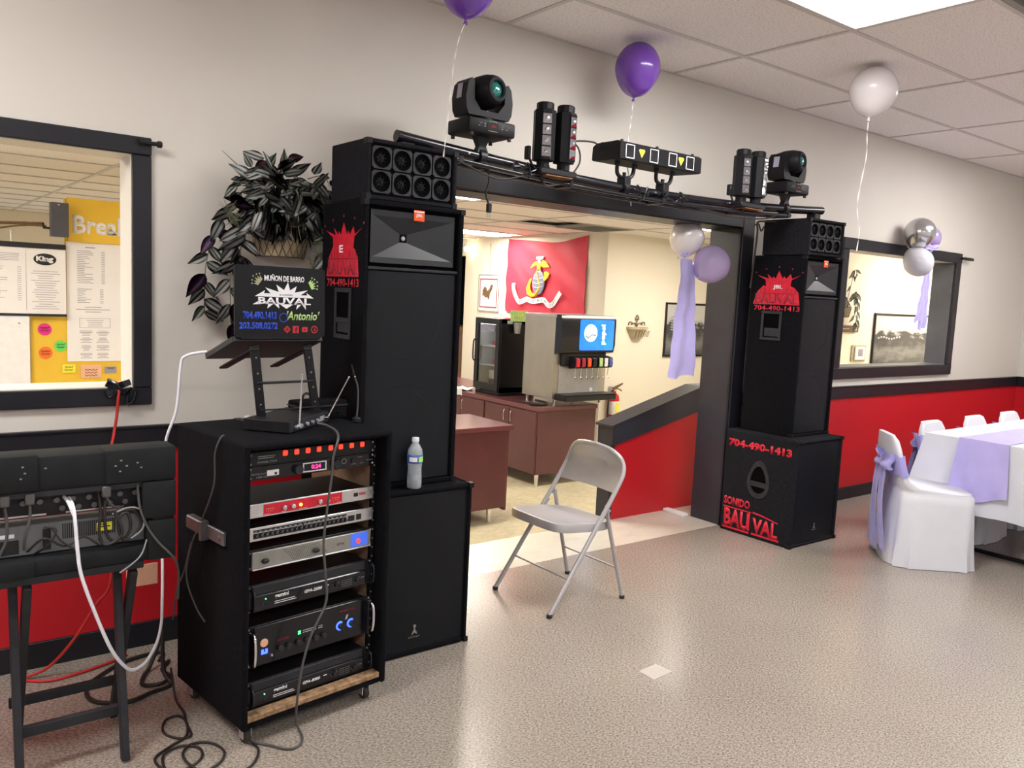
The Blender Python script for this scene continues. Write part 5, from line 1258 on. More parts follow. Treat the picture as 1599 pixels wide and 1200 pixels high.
b = MB(); b.tube([(3.350, -0.25, 2.02), (3.29, -0.22, 2.02), (3.22, -0.2, 2.01), (3.225, -0.20, 1.95), (3.215, -0.20, 1.80), (3.222, -0.18, 1.60)], 0.006, n=6, smooth=6); b.tube([(3.19, -0.2, 1.99), (3.23, -0.2, 2.0), (3.26, -0.2, 1.96), (3.29, -0.2, 1.99)], 0.005, n=6, smooth=6)
tag(b.build('speaker_cable', 'cordblack', smooth=50), 'black speaker cable hanging behind the right speaker stack', 'cable')

# ============================================================ WATER BOTTLE
bt = thing('water_bottle', 'clear plastic water bottle with white cap and blue label on the left subwoofer', 'bottle', (0.5355, -0.6265, 0.6955))
MB().lathe([(0, 0.001), (0.024, 0), (0.029, 0.004), (0.030, 0.03), (0.0285, 0.055), (0.0275, 0.085), (0.030, 0.105), (0.0305, 0.140), (0.028, 0.158), (0.018, 0.176), (0.0125, 0.184), (0.0125, 0.192)], n=28, cap=True).build('bottle_body', 'fog', bt, smooth=60)
MB().lathe([(0.0300, 0.104), (0.0312, 0.105), (0.0315, 0.139), (0.0300, 0.140)], n=28, cap=False).build('label_band', 'bluelabel', bt, smooth=60)
b = MB(); b.sheet(lambda u, v: (0.0318*math.cos(-1.6+u*1.0), 0.0318*math.sin(-1.6+u*1.0), 0.110+0.022*v), 8, 1); b.build('label_patch', 'greenlabel', bt)
b = MB(); b.sheet(lambda u, v: (0.0318*math.cos(-2.9+u*1.1), 0.0318*math.sin(-2.9+u*1.1), 0.112+0.018*v), 8, 1); b.build('label_patch', 'white', bt)
MB().lathe([(0, 0.206), (0.013, 0.206), (0.0142, 0.204), (0.0142, 0.190), (0.0135, 0.1885), (0, 0.1885)], n=24).build('cap', 'white', bt, smooth=40)

# ============================================================ FOLDING CHAIR
fc = thing('folding_chair', 'grey metal folding chair standing in front of the doorway', 'chair', (1.515, -0.434, 0.0), 0.0)
# local: faces -x. front feet x=-0.237, back feet x=0.241, half width 0.217
hw = 0.213
b = MB()
side_ = lambda s: [(-0.237, s*hw, 0.012), (0.04, s*hw*0.99, 0.402), (0.170, s*hw*0.98, 0.590), (0.203, s*hw*0.95, 0.655), (0.205, s*hw*0.84, 0.708), (0.190, s*hw*0.60, 0.743), (0.178, s*hw*0.30, 0.757), (0.172, 0, 0.761)]
L_ = side_(-1); R_ = list(reversed(side_(1)))[1:]
b.tube(L_+R_, 0.0115, n=12, smooth=6); b.build('back_tube_frame', 'chair', fc, smooth=60)
for s in (-1, 1):
    y = s*(hw-0.018)
    MB().tube([(0.241, s*(hw-0.006), 0.012), (0.130, y, 0.40), (0.112, y, 0.478)], 0.0105, n=12, smooth=4).build('rear_leg', 'chair', fc, smooth=60)
    MB().ball((0.112, y, 0.482), 0.0118, n=12).build('leg_cap', 'chair', fc)
    MB().cyl((0.104, s*(hw-0.004), 0.470), 0.007, 0.030, axis='Y', n=10).build('hinge_rivet', 'chair', fc)
    MB().box((-0.02, y-0.003*s-0.002, -0.004), (0.02, y-0.003*s+0.002, 0.004), T=Matrix.Translation((0.06, 0, 0.425)) @ Matrix.Rotation(-0.9, 4, 'Y')).build('hinge_link', 'chair', fc)
    MB().cyl((-0.237, s*hw, 0.0095), 0.0145, 0.018, n=12, bev=0.003).build('rubber_foot', 'rubber', fc)
    MB().cyl((0.241, s*(hw-0.006), 0.0095), 0.0140, 0.018, n=12, bev=0.003).build('rubber_foot', 'rubber', fc)
MB().tube([(-0.130, -hw, 0.165), (-0.130, hw, 0.165)], 0.0052, n=8).build('front_stretcher', 'chair', fc, smooth=60)
MB().tube([(0.196, -hw+0.01, 0.165), (0.196, hw-0.01, 0.165)], 0.0052, n=8).build('rear_stretcher', 'chair', fc, smooth=60)
b = MB()                                          # dished sheet metal seat with rolled rim
def seat_pt(u, v):
    a = 2*PI*u; n_ = 5.0
    cx = math.copysign(abs(math.cos(a))**(2/n_), math.cos(a)); cy = math.copysign(abs(math.sin(a))**(2/n_), math.sin(a))
    return cx, cy
prof = [(1.0, -0.040), (1.005, -0.012), (0.985, 0.0), (0.94, 0.003), (0.86, -0.001), (0.6, -0.009), (0.3, -0.012), (0.001, -0.012)]
rs = []
for k, dz in prof:
    r = []
    for i in range(56):
        cx, cy = seat_pt(i/56, 0); x = 0.195*cx*k - 0.012; wy = (0.203 if x < 0 else 0.203-0.018*(x/0.17))
        r.append((x, wy*cy*k, 0.416 + dz - 0.055*(x+0.015)/0.37*0.6 + (0.0 if k < 0.9 else 0)))
    rs.append(r)
b.rings(rs, cap=(False, True)); b.build('seat', 'chair', fc, smooth=50)
b = MB()                                          # curved back panel
def bk(u, v):
    y = (u*2-1); zz = 0.555 + 0.192*v
    # side line of frame at this height
    wmax = hw*(0.975 if v < 0.5 else 0.975-0.40*((v-0.5)/0.5)**2.2)
    x = 0.146 + 0.060*math.sin(min(1, v*1.25)*PI/2) - 0.030*max(0, v-0.6)/0.4*(1-y*y*0.6) + 0.022*(1-y*y)*(1-v)
    zb = zz - 0.008*(1-v) + 0.0*y
    return (x, y*wmax, zb)
b.sheet(bk, 28, 10, th=0.003); b.build('back_panel', 'chair', fc, smooth=60)
b = MB(); b.sheet(lambda u, v: (0.206+0.004*v-0.003*math.sin(PI*u)*math.sin(PI*v), (u-.5)*0.16, 0.630+0.07*v), 10, 6, th=0.002); 
b.build('embossed_dish', 'chair', fc, smooth=60)

# paper square on the floor
tag(MB().prism([(1.238, -1.258), (1.232, -1.345), (1.352, -1.335), (1.345, -1.250)], 0.0012, z0=0.0003).build('floor_patch', 'patch'), 'small square of white paper tape stuck to the speckled floor', 'paper')

# ============================================================ BALLOONS
def balloon_mesh(b, c, r, stretch, tilt=(0, 0), T0=None):
    prof = []
    for k in range(21):
        a = PI*k/20; z = math.cos(a); rr_ = math.sin(a)
        if z < 0: rr_ *= (1-0.12*(-z)); z *= stretch*1.08
        else: z *= stretch
        prof.append((rr_*r, z*r))
    zb = prof[-1][1]
    prof[-1] = (0.006, zb-0.002); prof += [(0.0045, zb-0.008), (0.009, zb-0.018), (0.010, zb-0.020)]
    T = Matrix.Translation(c) @ Euler((tilt[0], tilt[1], 0)).to_matrix().to_4x4()
    b.lathe(prof, n=36, T=T, cap=True); return T @ Vector((0, 0, zb-0.01))
def ribbon(pts, w, parent, m='ribbon', tw=3.0, name='ribbon'):
    P = crom([Vector(p) for p in pts], 10); n = len(P)
    def fn(u, v):
        i = min(int(round(u*(n-1))), n-1); p = P[i]; a = tw*PI*2*u
        return (p.x + w*(v-.5)*math.cos(a), p.y + w*(v-.5)*math.sin(a), p.z)
    b = MB(); b.sheet(fn, n-1, 1, th=0.0004); return b.build(name, m, parent)
def ceiling_balloon(loc, r, st, m, label, string, tilt=(0, 0)):
    t = thing('balloon', label, 'balloon', loc)
    b = MB(); knot = balloon_mesh(b, (0, 0, 0), r, st, tilt); b.build('latex_skin', m, t, smooth=80)
    P = [(knot.x, knot.y, knot.z)] + [(knot.x+dx, knot.y+dy, knot.z+dz) for dx, dy, dz in string]
    ribbon(P, 0.006, t, tw=4)
    return t
ceiling_balloon((1.985, -0.298, H-0.142), 0.117, 1.13, 'purple', 'purple balloon against the ceiling above the laser bar', [(-0.005, 0, -0.08), (-0.012, 0, -0.16), (-0.02, -0.0, -0.30), (-0.025, -0.03, -0.42), (-0.02, -0.05, -0.55)], (0.05, 0.06))
ceiling_balloon((3.19, -0.91, H-0.133), 0.127, 1.02, 'whitelatex', 'white balloon against the ceiling, left of the lit panel', [(0.0, 0, -0.08), (0.012, 0, -0.20), (-0.02, 0, -0.35), (-0.035, 0.0, -0.48), (0.01, 0.0, -0.60), (-0.0, 0.0, -0.72)], (0.06, 0.06))
ceiling_balloon((0.675, -0.665, H-0.137), 0.118, 1.14, 'purple', 'purple balloon cut off by the top edge, above the moving head light', [(-0.03, 0, -0.08), (-0.05, 0, -0.2), (-0.065, 0, -0.38), (-0.078, 0, -0.52)], (0.0, 0.02))

def sash(parent, pts, w0, w1, m='sash', name='ribbon_tail', amp=0.006, creases=0.004):
    """hanging cloth band: pts = centre line from top, width w0 -> w1"""
    P = crom([Vector(p) for p in pts], 6); n = len(P)
    def fn(u, v):
        i = min(int(round(u*(n-1))), n-1); p = P[i]; w = w0+(w1-w0)*u
        return (p.x + w*(v-.5), p.y + amp*math.sin(v*9+u*3)*(0.3+u) + creases*math.sin(u*28), p.z - 0.012*math.sin(v*PI*2)*u*u)
    b = MB(); b.sheet(fn, n-1, 12, th=0.0012); return b.build(name, m, parent, smooth=60)
def bow(parent, c, s, m='sash', rz=0.0):
    b = MB(); T = Matrix.Translation(c) @ Matrix.Rotation(rz, 4, 'Z')
    for sg in (-1, 1):
        def fn(u, v, sg=sg):
            a = 2*PI*u; w = (0.25+0.75*math.sin(PI*u))*s*0.42
            return (sg*s*0.62*(1-math.cos(a))/2, s*0.16*math.sin(a)+s*0.05*math.sin(v*7), (v-.5)*w + s*0.18*math.sin(PI*u))
        b.sheet(fn, 16, 5, th=0.001, T=T)
    b.ball((0, 0, 0), s*0.13, sc=(1, 0.8, 1.2), T=T, n=10)
    return b.build('bow', m, parent, smooth=60)
# bunch in the doorway
t = thing('balloon_bunch', 'white and lavender balloon pair with a long lavender sash hanging in the doorway', 'balloons', (2.97, 0.12, 1.985))
b = MB(); balloon_mesh(b, (0.0, 0.03, -0.085), 0.112, 1.0, (0.2, 0.3)); b.build('white_balloon', 'whitelatex', t, smooth=80)
b = MB(); balloon_mesh(b, (0.118, -0.085, -0.245), 0.122, 1.0, (0.0, 0.9)); b.build('lavender_balloon', 'lavender', t, smooth=80)
bow(t, (-0.075, -0.03, -0.205), 0.085, rz=0.3)
sash(t, [(-0.055, -0.03, -0.22), (-0.03, -0.03, -0.40), (-0.025, -0.02, -0.60), (-0.03, -0.03, -0.80), (-0.025, -0.02, -0.975)], 0.11, 0.24, amp=0.014)
MB().tube([(0.05, 0.0, 0.005), (0.03, 0, -0.06), (-0.06, -0.02, -0.20)], 0.003, n=6, smooth=4).build('ribbon', 'ribbon', t)
ribbon([(0.155, 0.05, 0.0), (0.15, 0.05, -0.05), (0.155, 0.05, -0.11), (0.15, 0.05, -0.15)], 0.006, t, tw=3, name='curled_ribbon')
# bunch over the right window
t = thing('balloon_bunch', 'silver, lilac and pearl balloons with a lavender bow over the right window', 'balloons', (5.40, -0.03, 2.02))
b = MB(); balloon_mesh(b, (-0.045, -0.125, 0.10), 0.118, 1.0, (0.3, -0.3)); b.build('silver_balloon', 'silverlatex', t, smooth=80)
b = MB(); balloon_mesh(b, (0.165, -0.09, 0.075), 0.098, 1.0, (0.2, 0.6)); b.build('lilac_balloon', 'pinklatex', t, smooth=80)
b = MB(); balloon_mesh(b, (-0.035, -0.13, -0.125), 0.112, 1.05, (2.6, -0.3)); b.build('pearl_balloon', 'clearlatex', t, smooth=80)
bow(t, (0.075, -0.17, -0.02), 0.12, rz=-0.2)
sash(t, [(0.12, -0.14, -0.03), (0.155, -0.11, -0.22), (0.15, -0.10, -0.42), (0.12, -0.09, -0.60)], 0.06, 0.095, amp=0.006)
sash(t, [(0.15, -0.12, -0.05), (0.195, -0.10, -0.25), (0.20, -0.09, -0.45), (0.22, -0.085, -0.66)], 0.07, 0.12, amp=0.008)

# ============================================================ PLANTS
def leaf_mesh(L, W, curl, name, m):
    t = bmesh.new(); n = 8; V = []
    for i in range(n+1):
        u = i/n; w = W*0.5*(math.sin(PI*min(1, u*1.02)**0.72))**0.9 if 0 < u < 1 else 0.0006
        z = curl*L*(u*u)*-1.0
        V.append([t.verts.new((-w, L*u, z-0.10*w)), t.verts.new((0, L*u, z-0.28*w*0.8)), t.verts.new((w, L*u, z-0.10*w))])
    for a, c in zip(V, V[1:]):
        for k in range(2): t.faces.new((a[k], a[k+1], c[k+1], c[k]))
    bmesh.ops.solidify(t, geom=list(t.faces), thickness=0.0008)
    me = bpy.data.meshes.new(name); t.to_mesh(me); t.free(); me.materials.append(M[m])
    for p in me.polygons: p.use_smooth = True
    return me
LEAVES = [leaf_mesh(0.085, 0.040, 0.20, 'leaf', 'leaf'), leaf_mesh(0.10, 0.042, 0.32, 'leaf', 'leaf'), leaf_mesh(0.075, 0.032, 0.15, 'leaf', 'leaf2'), leaf_mesh(0.09, 0.034, 0.3, 'leaf', 'leaf2'), leaf_mesh(0.095, 0.045, 0.25, 'leaf', 'purpleleaf'), leaf_mesh(0.075, 0.042, 0.15, 'leaf', 'burgundy')]
def put_leaf(parent, k, p, direction, roll=0.0, s=1.0):
    o = bpy.data.objects.new('leaf', LEAVES[k]); COL.objects.link(o); o.parent = parent
    y = Vector(direction).normalized(); out = Vector((0, -1, 0.15))
    z = (out - y*out.dot(y)).normalized(); x = y.cross(z)
    m = Matrix((x, y, z)).transposed().to_4x4() @ Matrix.Rotation(roll, 4, 'Y') @ Matrix.Scale(s, 4)
    o.matrix_local = Matrix.Translation(p) @ m; return o
def basket(parent, w, d, h):
    b = MB(); n = 18
    def ringp(s, z): 
        A = [PI + PI*k/n for k in range(n+1)]
        return [(w/2*s*math.cos(a), d*s*math.sin(a)*1.0-0.0, z) for a in A] + [(w/2*s, 0.0, z), (-w/2*s, 0.0, z)]
    b.rings([ringp(0.80, 0), ringp(0.88, h*0.3), ringp(0.97, h*0.8), ringp(1.0, h)]); b.build('pot_liner', 'pot', parent, smooth=40)
    c = MB(); N_ = 11
    def P(a, u, off=0.004): 
        s = 0.80 + 0.20*u**0.8; return ((w/2*s+off)*math.cos(a), (d*s+off)*math.sin(a), h*u)
    for k in range(N_+1):
        for sg in (-1, 1):
            pts = []
            for j in range(7):
                u = j/6; a = PI + PI*(k + sg*u*1.6)/N_
                if a < PI or a > 2*PI: continue
                pts.append(P(a, u))
            if len(pts) > 2: c.tube(pts, 0.0016, n=5)
    for u, r in ((0.0, 0.003), (1.0, 0.0035)): c.tube([P(PI+PI*k/16, u) for k in range(17)], r, n=6)
    c.build('wire_lattice', 'wire', parent)
pl = thing('wall_plant', 'large wall basket of silver striped trailing leaves above the laptop', 'plant', (0.205, 0.0, 1.60))
basket(pl, 0.245, 0.135, 0.125)
rnd = random.Random(11)
stems = MB()
# crown of leaves
for i in range(60):
    p = Vector((-0.03+rnd.uniform(-.13, .15), -0.13+rnd.uniform(-.02, .03), 0.20+rnd.uniform(-0.02, 0.15)))
    put_leaf(pl, rnd.choice((0, 1, 2, 3, 2)), p, (rnd.uniform(-1, 1), -0.3, rnd.uniform(-1, .6)), rnd.uniform(-.6, .6), rnd.uniform(0.8, 1.15))
for i in range(70):
    a = rnd.uniform(0, 2*PI); r = rnd.uniform(0.15, 1.0)**0.6
    p = Vector((-0.035+0.185*r*math.cos(a), -0.10+0.045*rnd.uniform(-1, .6), 0.245+0.125*r*math.sin(a)))
    d = Vector((math.cos(a)*0.9+rnd.uniform(-.4, .4), -0.5, math.sin(a)*0.5 - 0.45 + rnd.uniform(-.3, .3)))
    put_leaf(pl, rnd.choice((0, 1, 2, 3, 3, 2)), p, d, rnd.uniform(-.7, .7), rnd.uniform(0.75, 1.12))
for i in range(26):
    x = rnd.uniform(-0.15, 0.13)
    p = Vector((x, -0.135, 0.16+rnd.uniform(-.03, .08)))
    put_leaf(pl, rnd.choice((0, 1, 2, 3)), p, (x*3+rnd.uniform(-.3, .3), -0.35, -1), rnd.uniform(-.5, .5), rnd.uniform(.8, 1.1))
# trailing stems at the left and right
trails = [([(-0.14, -0.10, 0.20), (-0.24, -0.11, 0.17), (-0.30, -0.10, 0.08), (-0.33, -0.09, -0.04), (-0.335, -0.08, -0.16), (-0.33, -0.07, -0.25)], 17),
          ([(-0.12, -0.12, 0.18), (-0.20, -0.12, 0.10), (-0.235, -0.11, 0.0), (-0.24, -0.10, -0.12), (-0.23, -0.09, -0.27)], 13),
          ([(-0.05, -0.12, 0.15), (-0.15, -0.125, 0.13), (-0.20, -0.12, 0.04), (-0.21, -0.11, -0.05)], 10),
          ([(0.10, -0.12, 0.20), (0.155, -0.13, 0.14), (0.165, -0.12, 0.03), (0.16, -0.11, -0.05)], 8),
          ([(0.06, -0.10, 0.28), (0.12, -0.11, 0.32), (0.17, -0.10, 0.27), (0.175, -0.10, 0.2)], 8)]
for pts, n in trails:
    P = crom([Vector(p) for p in pts], 8); stems.tube(P, 0.0022, n=5)
    for i in range(n):
        p = P[int((i+0.5)/n*(len(P)-1))]; sg = -1 if i % 2 else 1
        k = rnd.choice((0, 0, 1, 2)) if rnd.random() > 0.13 else 4
        put_leaf(pl, k, p, (sg*rnd.uniform(.4, 1.0), -0.3, -rnd.uniform(0.3, 1.0)), rnd.uniform(-.4, .4), rnd.uniform(.95, 1.3))
for k, (x, z, dx, dz) in enumerate(((-0.02, 0.395, 0.8, 0.2), (-0.11, 0.375, -0.5, -0.35), (-0.19, 0.21, -1, 0.1), (-0.24, 0.20, 0.9, -0.2), (-0.16, 0.22, 0.8, -0.5), (0.06, 0.14, -0.3, -0.9), (0.10, 0.15, 0.4, -0.8), (-0.235, -0.20, 0.05, -1), (-0.24, -0.28, -0.1, -1), (-0.20, -0.02, .5, -1), (0.165, 0.33, .6, -.5), (0.12, 0.345, .9, -.1))):
    put_leaf(pl, 5 if k in (0, 1, 10, 11) else 4, (x, -0.13, z), (dx, -.2, dz), 0.2, 0.9 if k < 9 else 0.6)
put_leaf(pl, 0, (-0.115, -0.12, 0.385), (-1, -.1, .25), 0, 1.0)
for pts in ([(-0.13, -0.08, 0.30), (-0.21, -0.09, 0.35), (-0.27, -0.08, 0.40)], [(0.0, -0.12, 0.30), (0.02, -0.15, 0.25), (0.02, -0.155, 0.13), (0.035, -0.15, 0.07)], [(0.07, -0.1, 0.32), (0.14, -0.12, 0.25), (0.17, -0.12, 0.12)], [(-0.05, -.1, .3), (-0.16, -.12, .24), (-0.2, -.1, .12)], [(0.08, -.1, .33), (0.15, -.1, .35), (0.19, -.08, .31)]):
    stems.tube(pts, 0.003 if len(pts) != 4 else 0.0045, n=6, smooth=6, r2=0.001)
stems.build('stems', 'stem', pl, smooth=60)
b = MB()
for cx, cz, s in ((0.11, 0.06, 0.05), (0.13, 0.015, 0.045), (0.09, -0.01, 0.035), (-0.255, 0.16, 0.05), (-0.23, 0.13, 0.04), (-0.06, 0.07, 0.035)):
    for k in range(16):
        a = rnd.uniform(0, 2*PI); b.tube([(cx, -0.12, cz), (cx+s*math.cos(a), -0.12+rnd.uniform(-.03, .01), cz+s*math.sin(a))], 0.0016, n=4, r2=0.0006)
b.build('fern_sprigs', 'stem', pl)

# ============================================================ TABLE AND COVERED CHAIRS
tb = thing('banquet_table', 'dark folding banquet table under the white cloth at the right', 'table', (4.055, -0.975, 0))
MB().box((0.005, -0.755, 0.715), (1.825, -0.005, 0.742), bev=0.004).build('tabletop', 'charcoal', tb)
for x in (0.28, 1.55):
    for y in (-0.64, -0.12):
        MB().tube([(x, y, 0.715), (x, y, 0.02)], 0.014, n=10).build('leg', 'blackmetal', tb, smooth=60)
    MB().tube([(x, -0.72, 0.012), (x, -0.04, 0.012)], 0.013, n=10).build('foot_bar', 'blackmetal', tb, smooth=60)
MB().box((0.3, -0.40, 0.64), (1.5, -0.36, 0.70), bev=0.004).build('brace', 'blackmetal', tb)
def skirt_cloth(x0, x1, y0, y1, zt, drops, seed, flare=0.02, folds=0.012, n=28):
    """closed loop of cloth around a rectangle; drops(i side) = hem height; corner flutes"""
    per = []; rnd = random.Random(seed)
    C_ = [((x0, y1), (x0, y0)), ((x0, y0), (x1, y0)), ((x1, y0), (x1, y1)), ((x1, y1), (x0, y1))]
    N_ = [(-1, 0), (0, -1), (1, 0), (0, 1)]
    for s in range(4):
        (ax, ay), (bx, by) = C_[s]; m = n if s % 2 == 0 else n*2
        for k in range(m):
            u = k/m; per.append((ax+(bx-ax)*u, ay+(by-ay)*u, N_[s], u, s, m))
    rs = []
    lv = [0.0, 0.004, 0.02, 0.25, 0.5, 0.75, 1.0]
    ph = [rnd.uniform(0, 6) for _ in range(4)]
    for q, l in enumerate(lv):
        r = []
        for (x, y, nn, u, s, m) in per:
            cw = math.exp(-(min(u, 1-u)*m/3.2)**2)           # near a corner
            hem = drops[s]; 
            if q == 0: r.append((x-nn[0]*0.004, y-nn[1]*0.004, zt)); continue
            z = zt - (zt-hem)*l - cw*0.05*l
            off = 0.003 + l*(flare + folds*math.sin(u*m*0.52+ph[s]) + cw*0.055) + 0.002*math.sin(u*40+l*5)*l
            # corner points move diagonally
            dx, dy = nn
            if cw > 0.02:
                p = N_[(s-1) % 4] if u < .5 else N_[(s+1) % 4]; dx += p[0]*cw; dy += p[1]*cw
            r.append((x+dx*off, y+dy*off, z))
        rs.append(r)
    b = MB(); b.rings(rs, cap=(True, False)); return b
b = skirt_cloth(4.053, 5.887, -1.737, -0.973, 0.7475, [0.300, 0.30, 0.30, 0.46], 4)
tc_ = b.build('tablecloth', 'cloth', smooth=45); tag(tc_, 'white tablecloth draped over the long table at the right', 'tablecloth')
# runner lying along the table and hanging over its end
b = MB()
def rn(u, v):
    y = -1.18 - 0.285*v
    if u < 0.25:
        q = u/0.25; z = 0.43 + (0.7495-0.43)*q; x = 4.040 - 0.030*(1-q)
        x += -0.010*math.sin(PI*q)*(0.5+0.5*math.sin(v*5)) - 0.006*math.sin(v*15+q*6)*(1-q)
        z += -0.035*math.sin(PI*v)*(1-q) + 0.010*math.sin(v*9)*(1-q)
        y += (0.5-v)*0.05*(1-q)
    else:
        q = (u-0.25)/0.75; x = 4.043+1.84*q; z = 0.7515+0.001*math.sin(q*40+v*5)
    return (x, y, z)
b.sheet(rn, 64, 18, th=0.0012)
tag(b.build('table_runner', 'sash', smooth=50), 'lavender runner along the white table, hanging over its near end', 'runner')

def covered_chair(name_label, loc, rz, group=None, tails=True, h=0.765):
    t = thing('covered_chair', name_label, 'chair', loc, rz, group)
    n = 48; rs = []
    levels = [(0.003, 0), (0.05, 0), (0.15, 0), (0.28, 0), (0.38, 0), (0.425, 0), (0.44, 0), (0.450, 1), (0.470, 1), (0.51, 1), (0.56, 1), (0.63, 1), (0.69, 1), (0.735, 1), (h-0.006, 1), (h, 1)]
    for z, ty in levels:
        r = []
        if ty == 0:
            k = 1 - z/0.44; xb, xf, wy = -0.225-0.025*k, 0.215+0.02*k, 0.212+0.028*k
            if z == 0.44: xf -= 0.012; wy -= 0.010
        else:
            q = (z-0.45)/(h-0.45)
            xb = -0.222-0.060*q; depth = 0.045 + 0.34*max(0, 1-(z-0.45)/0.010*0.25)*(1 if z < 0.455 else 0) + (0.18*math.exp(-(z-0.455)/0.030) if z >= 0.455 else 0)
            if z <= 0.4505: depth = 0.42
            xf = xb+depth; wy = 0.204 - 0.012*q
            if q > 0.5: wy *= math.sqrt(max(0.05, 1-((q-0.5)/0.5)**2*0.62)); 
            if z >= h-0.006: depth *= 0.7; xf = xb+depth
        cx, hx = (xb+xf)/2, (xf-xb)/2
        for i in range(n):
            a = 2*PI*i/n; e = 0.38 if ty == 0 or z < 0.46 else 0.55
            c, s = math.cos(a), math.sin(a)
            X = math.copysign(abs(c)**e, c)*hx; Y = math.copysign(abs(s)**e, s)*wy
            f = 0.0
            if ty == 0: f = (0.010*math.sin(i*1.35+loc[0]*3)+0.007*math.sin(i*2.6+1+z*6))*(1-z/0.44)
            L = math.hypot(X, Y) or 1
            r.append((cx+X+f*X/L, Y+f*Y/L, z + (0.006*math.sin(i*1.1) if z > 0.02 and z < 0.7 and ty == 0 and z < .4 else 0)))
        rs.append(r)
    b = MB(); b.rings(rs)
    # gathered side wings running from the back down to the seat
    b.build('cover', 'cloth', t, smooth=60)
    b = MB(); S = []
    for z in (0.535, 0.56, 0.60, 0.635, 0.655):
        q = (z-0.45)/(h-0.45); xb = -0.222-0.060*q-0.007; xf = xb+0.045+0.014+(0.18*math.exp(-(z-0.455)/0.030)); wy = 0.210-0.010*q; cx, hx = (xb+xf)/2, (xf-xb)/2
        S.append([(cx+math.copysign(abs(math.cos(a))**.5, math.cos(a))*hx, math.copysign(abs(math.sin(a))**.5, math.sin(a))*wy, z+0.006*math.sin(i*0.9)) for i, a in [(i, 2*PI*i/36) for i in range(36)]])
    b.rings(S, cap=(False, False)); b.build('sash_band', 'sashdeep', t, smooth=60)
    if tails:
        R_ = Matrix.Rotation(PI/2, 4, 'Z')
        b = MB()
        T = Matrix.Translation((-0.285, -0.06, 0.595)) @ R_
        for sg in (-1, 1):
            def fn(u, v, sg=sg):
                a = 2*PI*u; w = (0.25+0.75*math.sin(PI*u))*0.10
                return (sg*0.11*(1-math.cos(a))/2, 0.028*math.sin(a)+0.012*math.sin(v*7), (v-.5)*w + 0.02*math.sin(PI*u))
            b.sheet(fn, 16, 6, th=0.001, T=T)
        b.ball((0, 0, 0), 0.032, sc=(1, 0.9, 1.2), T=T, n=12); b.build('bow', 'sashdeep', t, smooth=60)
        for yy, w0, w1, zz in ((0.0, 0.09, 0.17, 0.060), (-0.085, 0.09, 0.15, 0.085)):
            b = MB()
            def fn(u, v, yy=yy, w0=w0, w1=w1, zz=zz):
                w = w0+(w1-w0)*u; z = 0.585-(0.585-zz)*u
                return (-0.295-0.015*math.sin(PI*u)-0.006*math.sin(v*9+u*4)+0.025*(1-u)*0+0.03*(u < .05)*0 - 0.0*u, yy*(1+u*0.8)+w*(v-.5), z+0.015*v)
            b.sheet(fn, 22, 8, th=0.0012); b.build('bow_tail', 'sashdeep', t, smooth=60)
    return t
cc = covered_chair('white covered chair with large lavender bow at the near end of the table', (3.855, -1.11, 0.0), math.radians(-44))
f1 = covered_chair('white covered chair behind the table, the one nearest the left corner', (4.70, -0.955, 0.0), math.radians(-90), 'covered chairs behind the table', h=0.742)
dup_tree(f1, (5.37, -0.955, 0.0), math.radians(-90), 'white covered chair behind the table, the middle one of three', 'covered chairs behind the table')
dup_tree(f1, (5.98, -0.955, 0.0), math.radians(-90), 'white covered chair behind the table, the farthest one at the right edge', 'covered chairs behind the table')

# ============================================================ KITCHEN THROUGH THE DOORWAY
def tapered_leg(parent, x, y, z0, z1, m='chrome'):
    MB().cyl((x, y, (z0+z1)/2), 0.014, z1-z0, r2=0.024, n=12).build('leg', m, parent, smooth=50)
ct = thing('kitchen_counter', 'long maroon laminate cabinet under the drinks dispenser', 'cabinet', (3.765, 2.52, KZ))
CH = 0.785
MB().box((0.012, 0.012, 0.125), (0.765, 2.95, CH-0.045), bev=0.003).build('cabinet_body', 'maroon', ct)
MB().box((0, 0, CH-0.045), (0.775, 2.97, CH), bev=0.004).build('worktop', 'maroontop', ct)
for i, (y0, y1) in enumerate(((0.02, 0.44), (0.45, 0.85), (0.88, 1.30), (1.31, 1.75), (1.78, 2.3), (2.31, 2.9))):
    dd = MB().box((-0.006, y0, 0.135), (0.012, y1, CH-0.055), bev=0.003).build('door', 'maroon', ct)
    yh = y1-0.05 if i % 2 == 0 else y0+0.05
    MB().tube([(-0.006, yh, 0.60), (-0.03, yh, 0.605), (-0.03, yh, 0.69), (-0.006, yh, 0.695)], 0.005, n=8, smooth=3).build('handle', 'chrome', dd, smooth=60)
for x in (0.06, 0.70):
    for y in (0.05, 1.4, 2.85): tapered_leg(ct, x, y, 0.001, 0.126)
isl = thing('kitchen_island', 'low maroon laminate cabinet just behind the left speaker, in front of the counter', 'cabinet', (1.60, 1.70, KZ))
IH = 0.80
MB().box((0, 0.015, 0.13), (1.20, 0.62, IH-0.04), bev=0.003).build('cabinet_body', 'maroon', isl)
MB().box((-0.02, 0, IH-0.04), (1.245, 0.64, IH), bev=0.004).build('worktop', 'maroontop', isl)
MB().box((1.2005, 0.03, 0.10), (1.225, 0.60, IH-0.045), bev=0.003).build('end_panel', 'maroontop', isl)
for x in (0.06, 1.09):
    for y in (0.08, 0.55): tapered_leg(isl, x, y, 0.001, 0.131)
ra = MB()
def rag(u, v):
    x = -0.07+0.22*u; y = 0.16*(v-.5)*1.3
    z = 0.006+0.010*math.sin(u*9+v*4)+0.006*math.sin(v*14)+0.008
    if u < 0.22: z -= (0.22-u)*0.30; x = -0.022-0.012*u
    return (x, y*(1.2-0.5*u*0), z)
ra.sheet(rag, 18, 12, th=0.004)
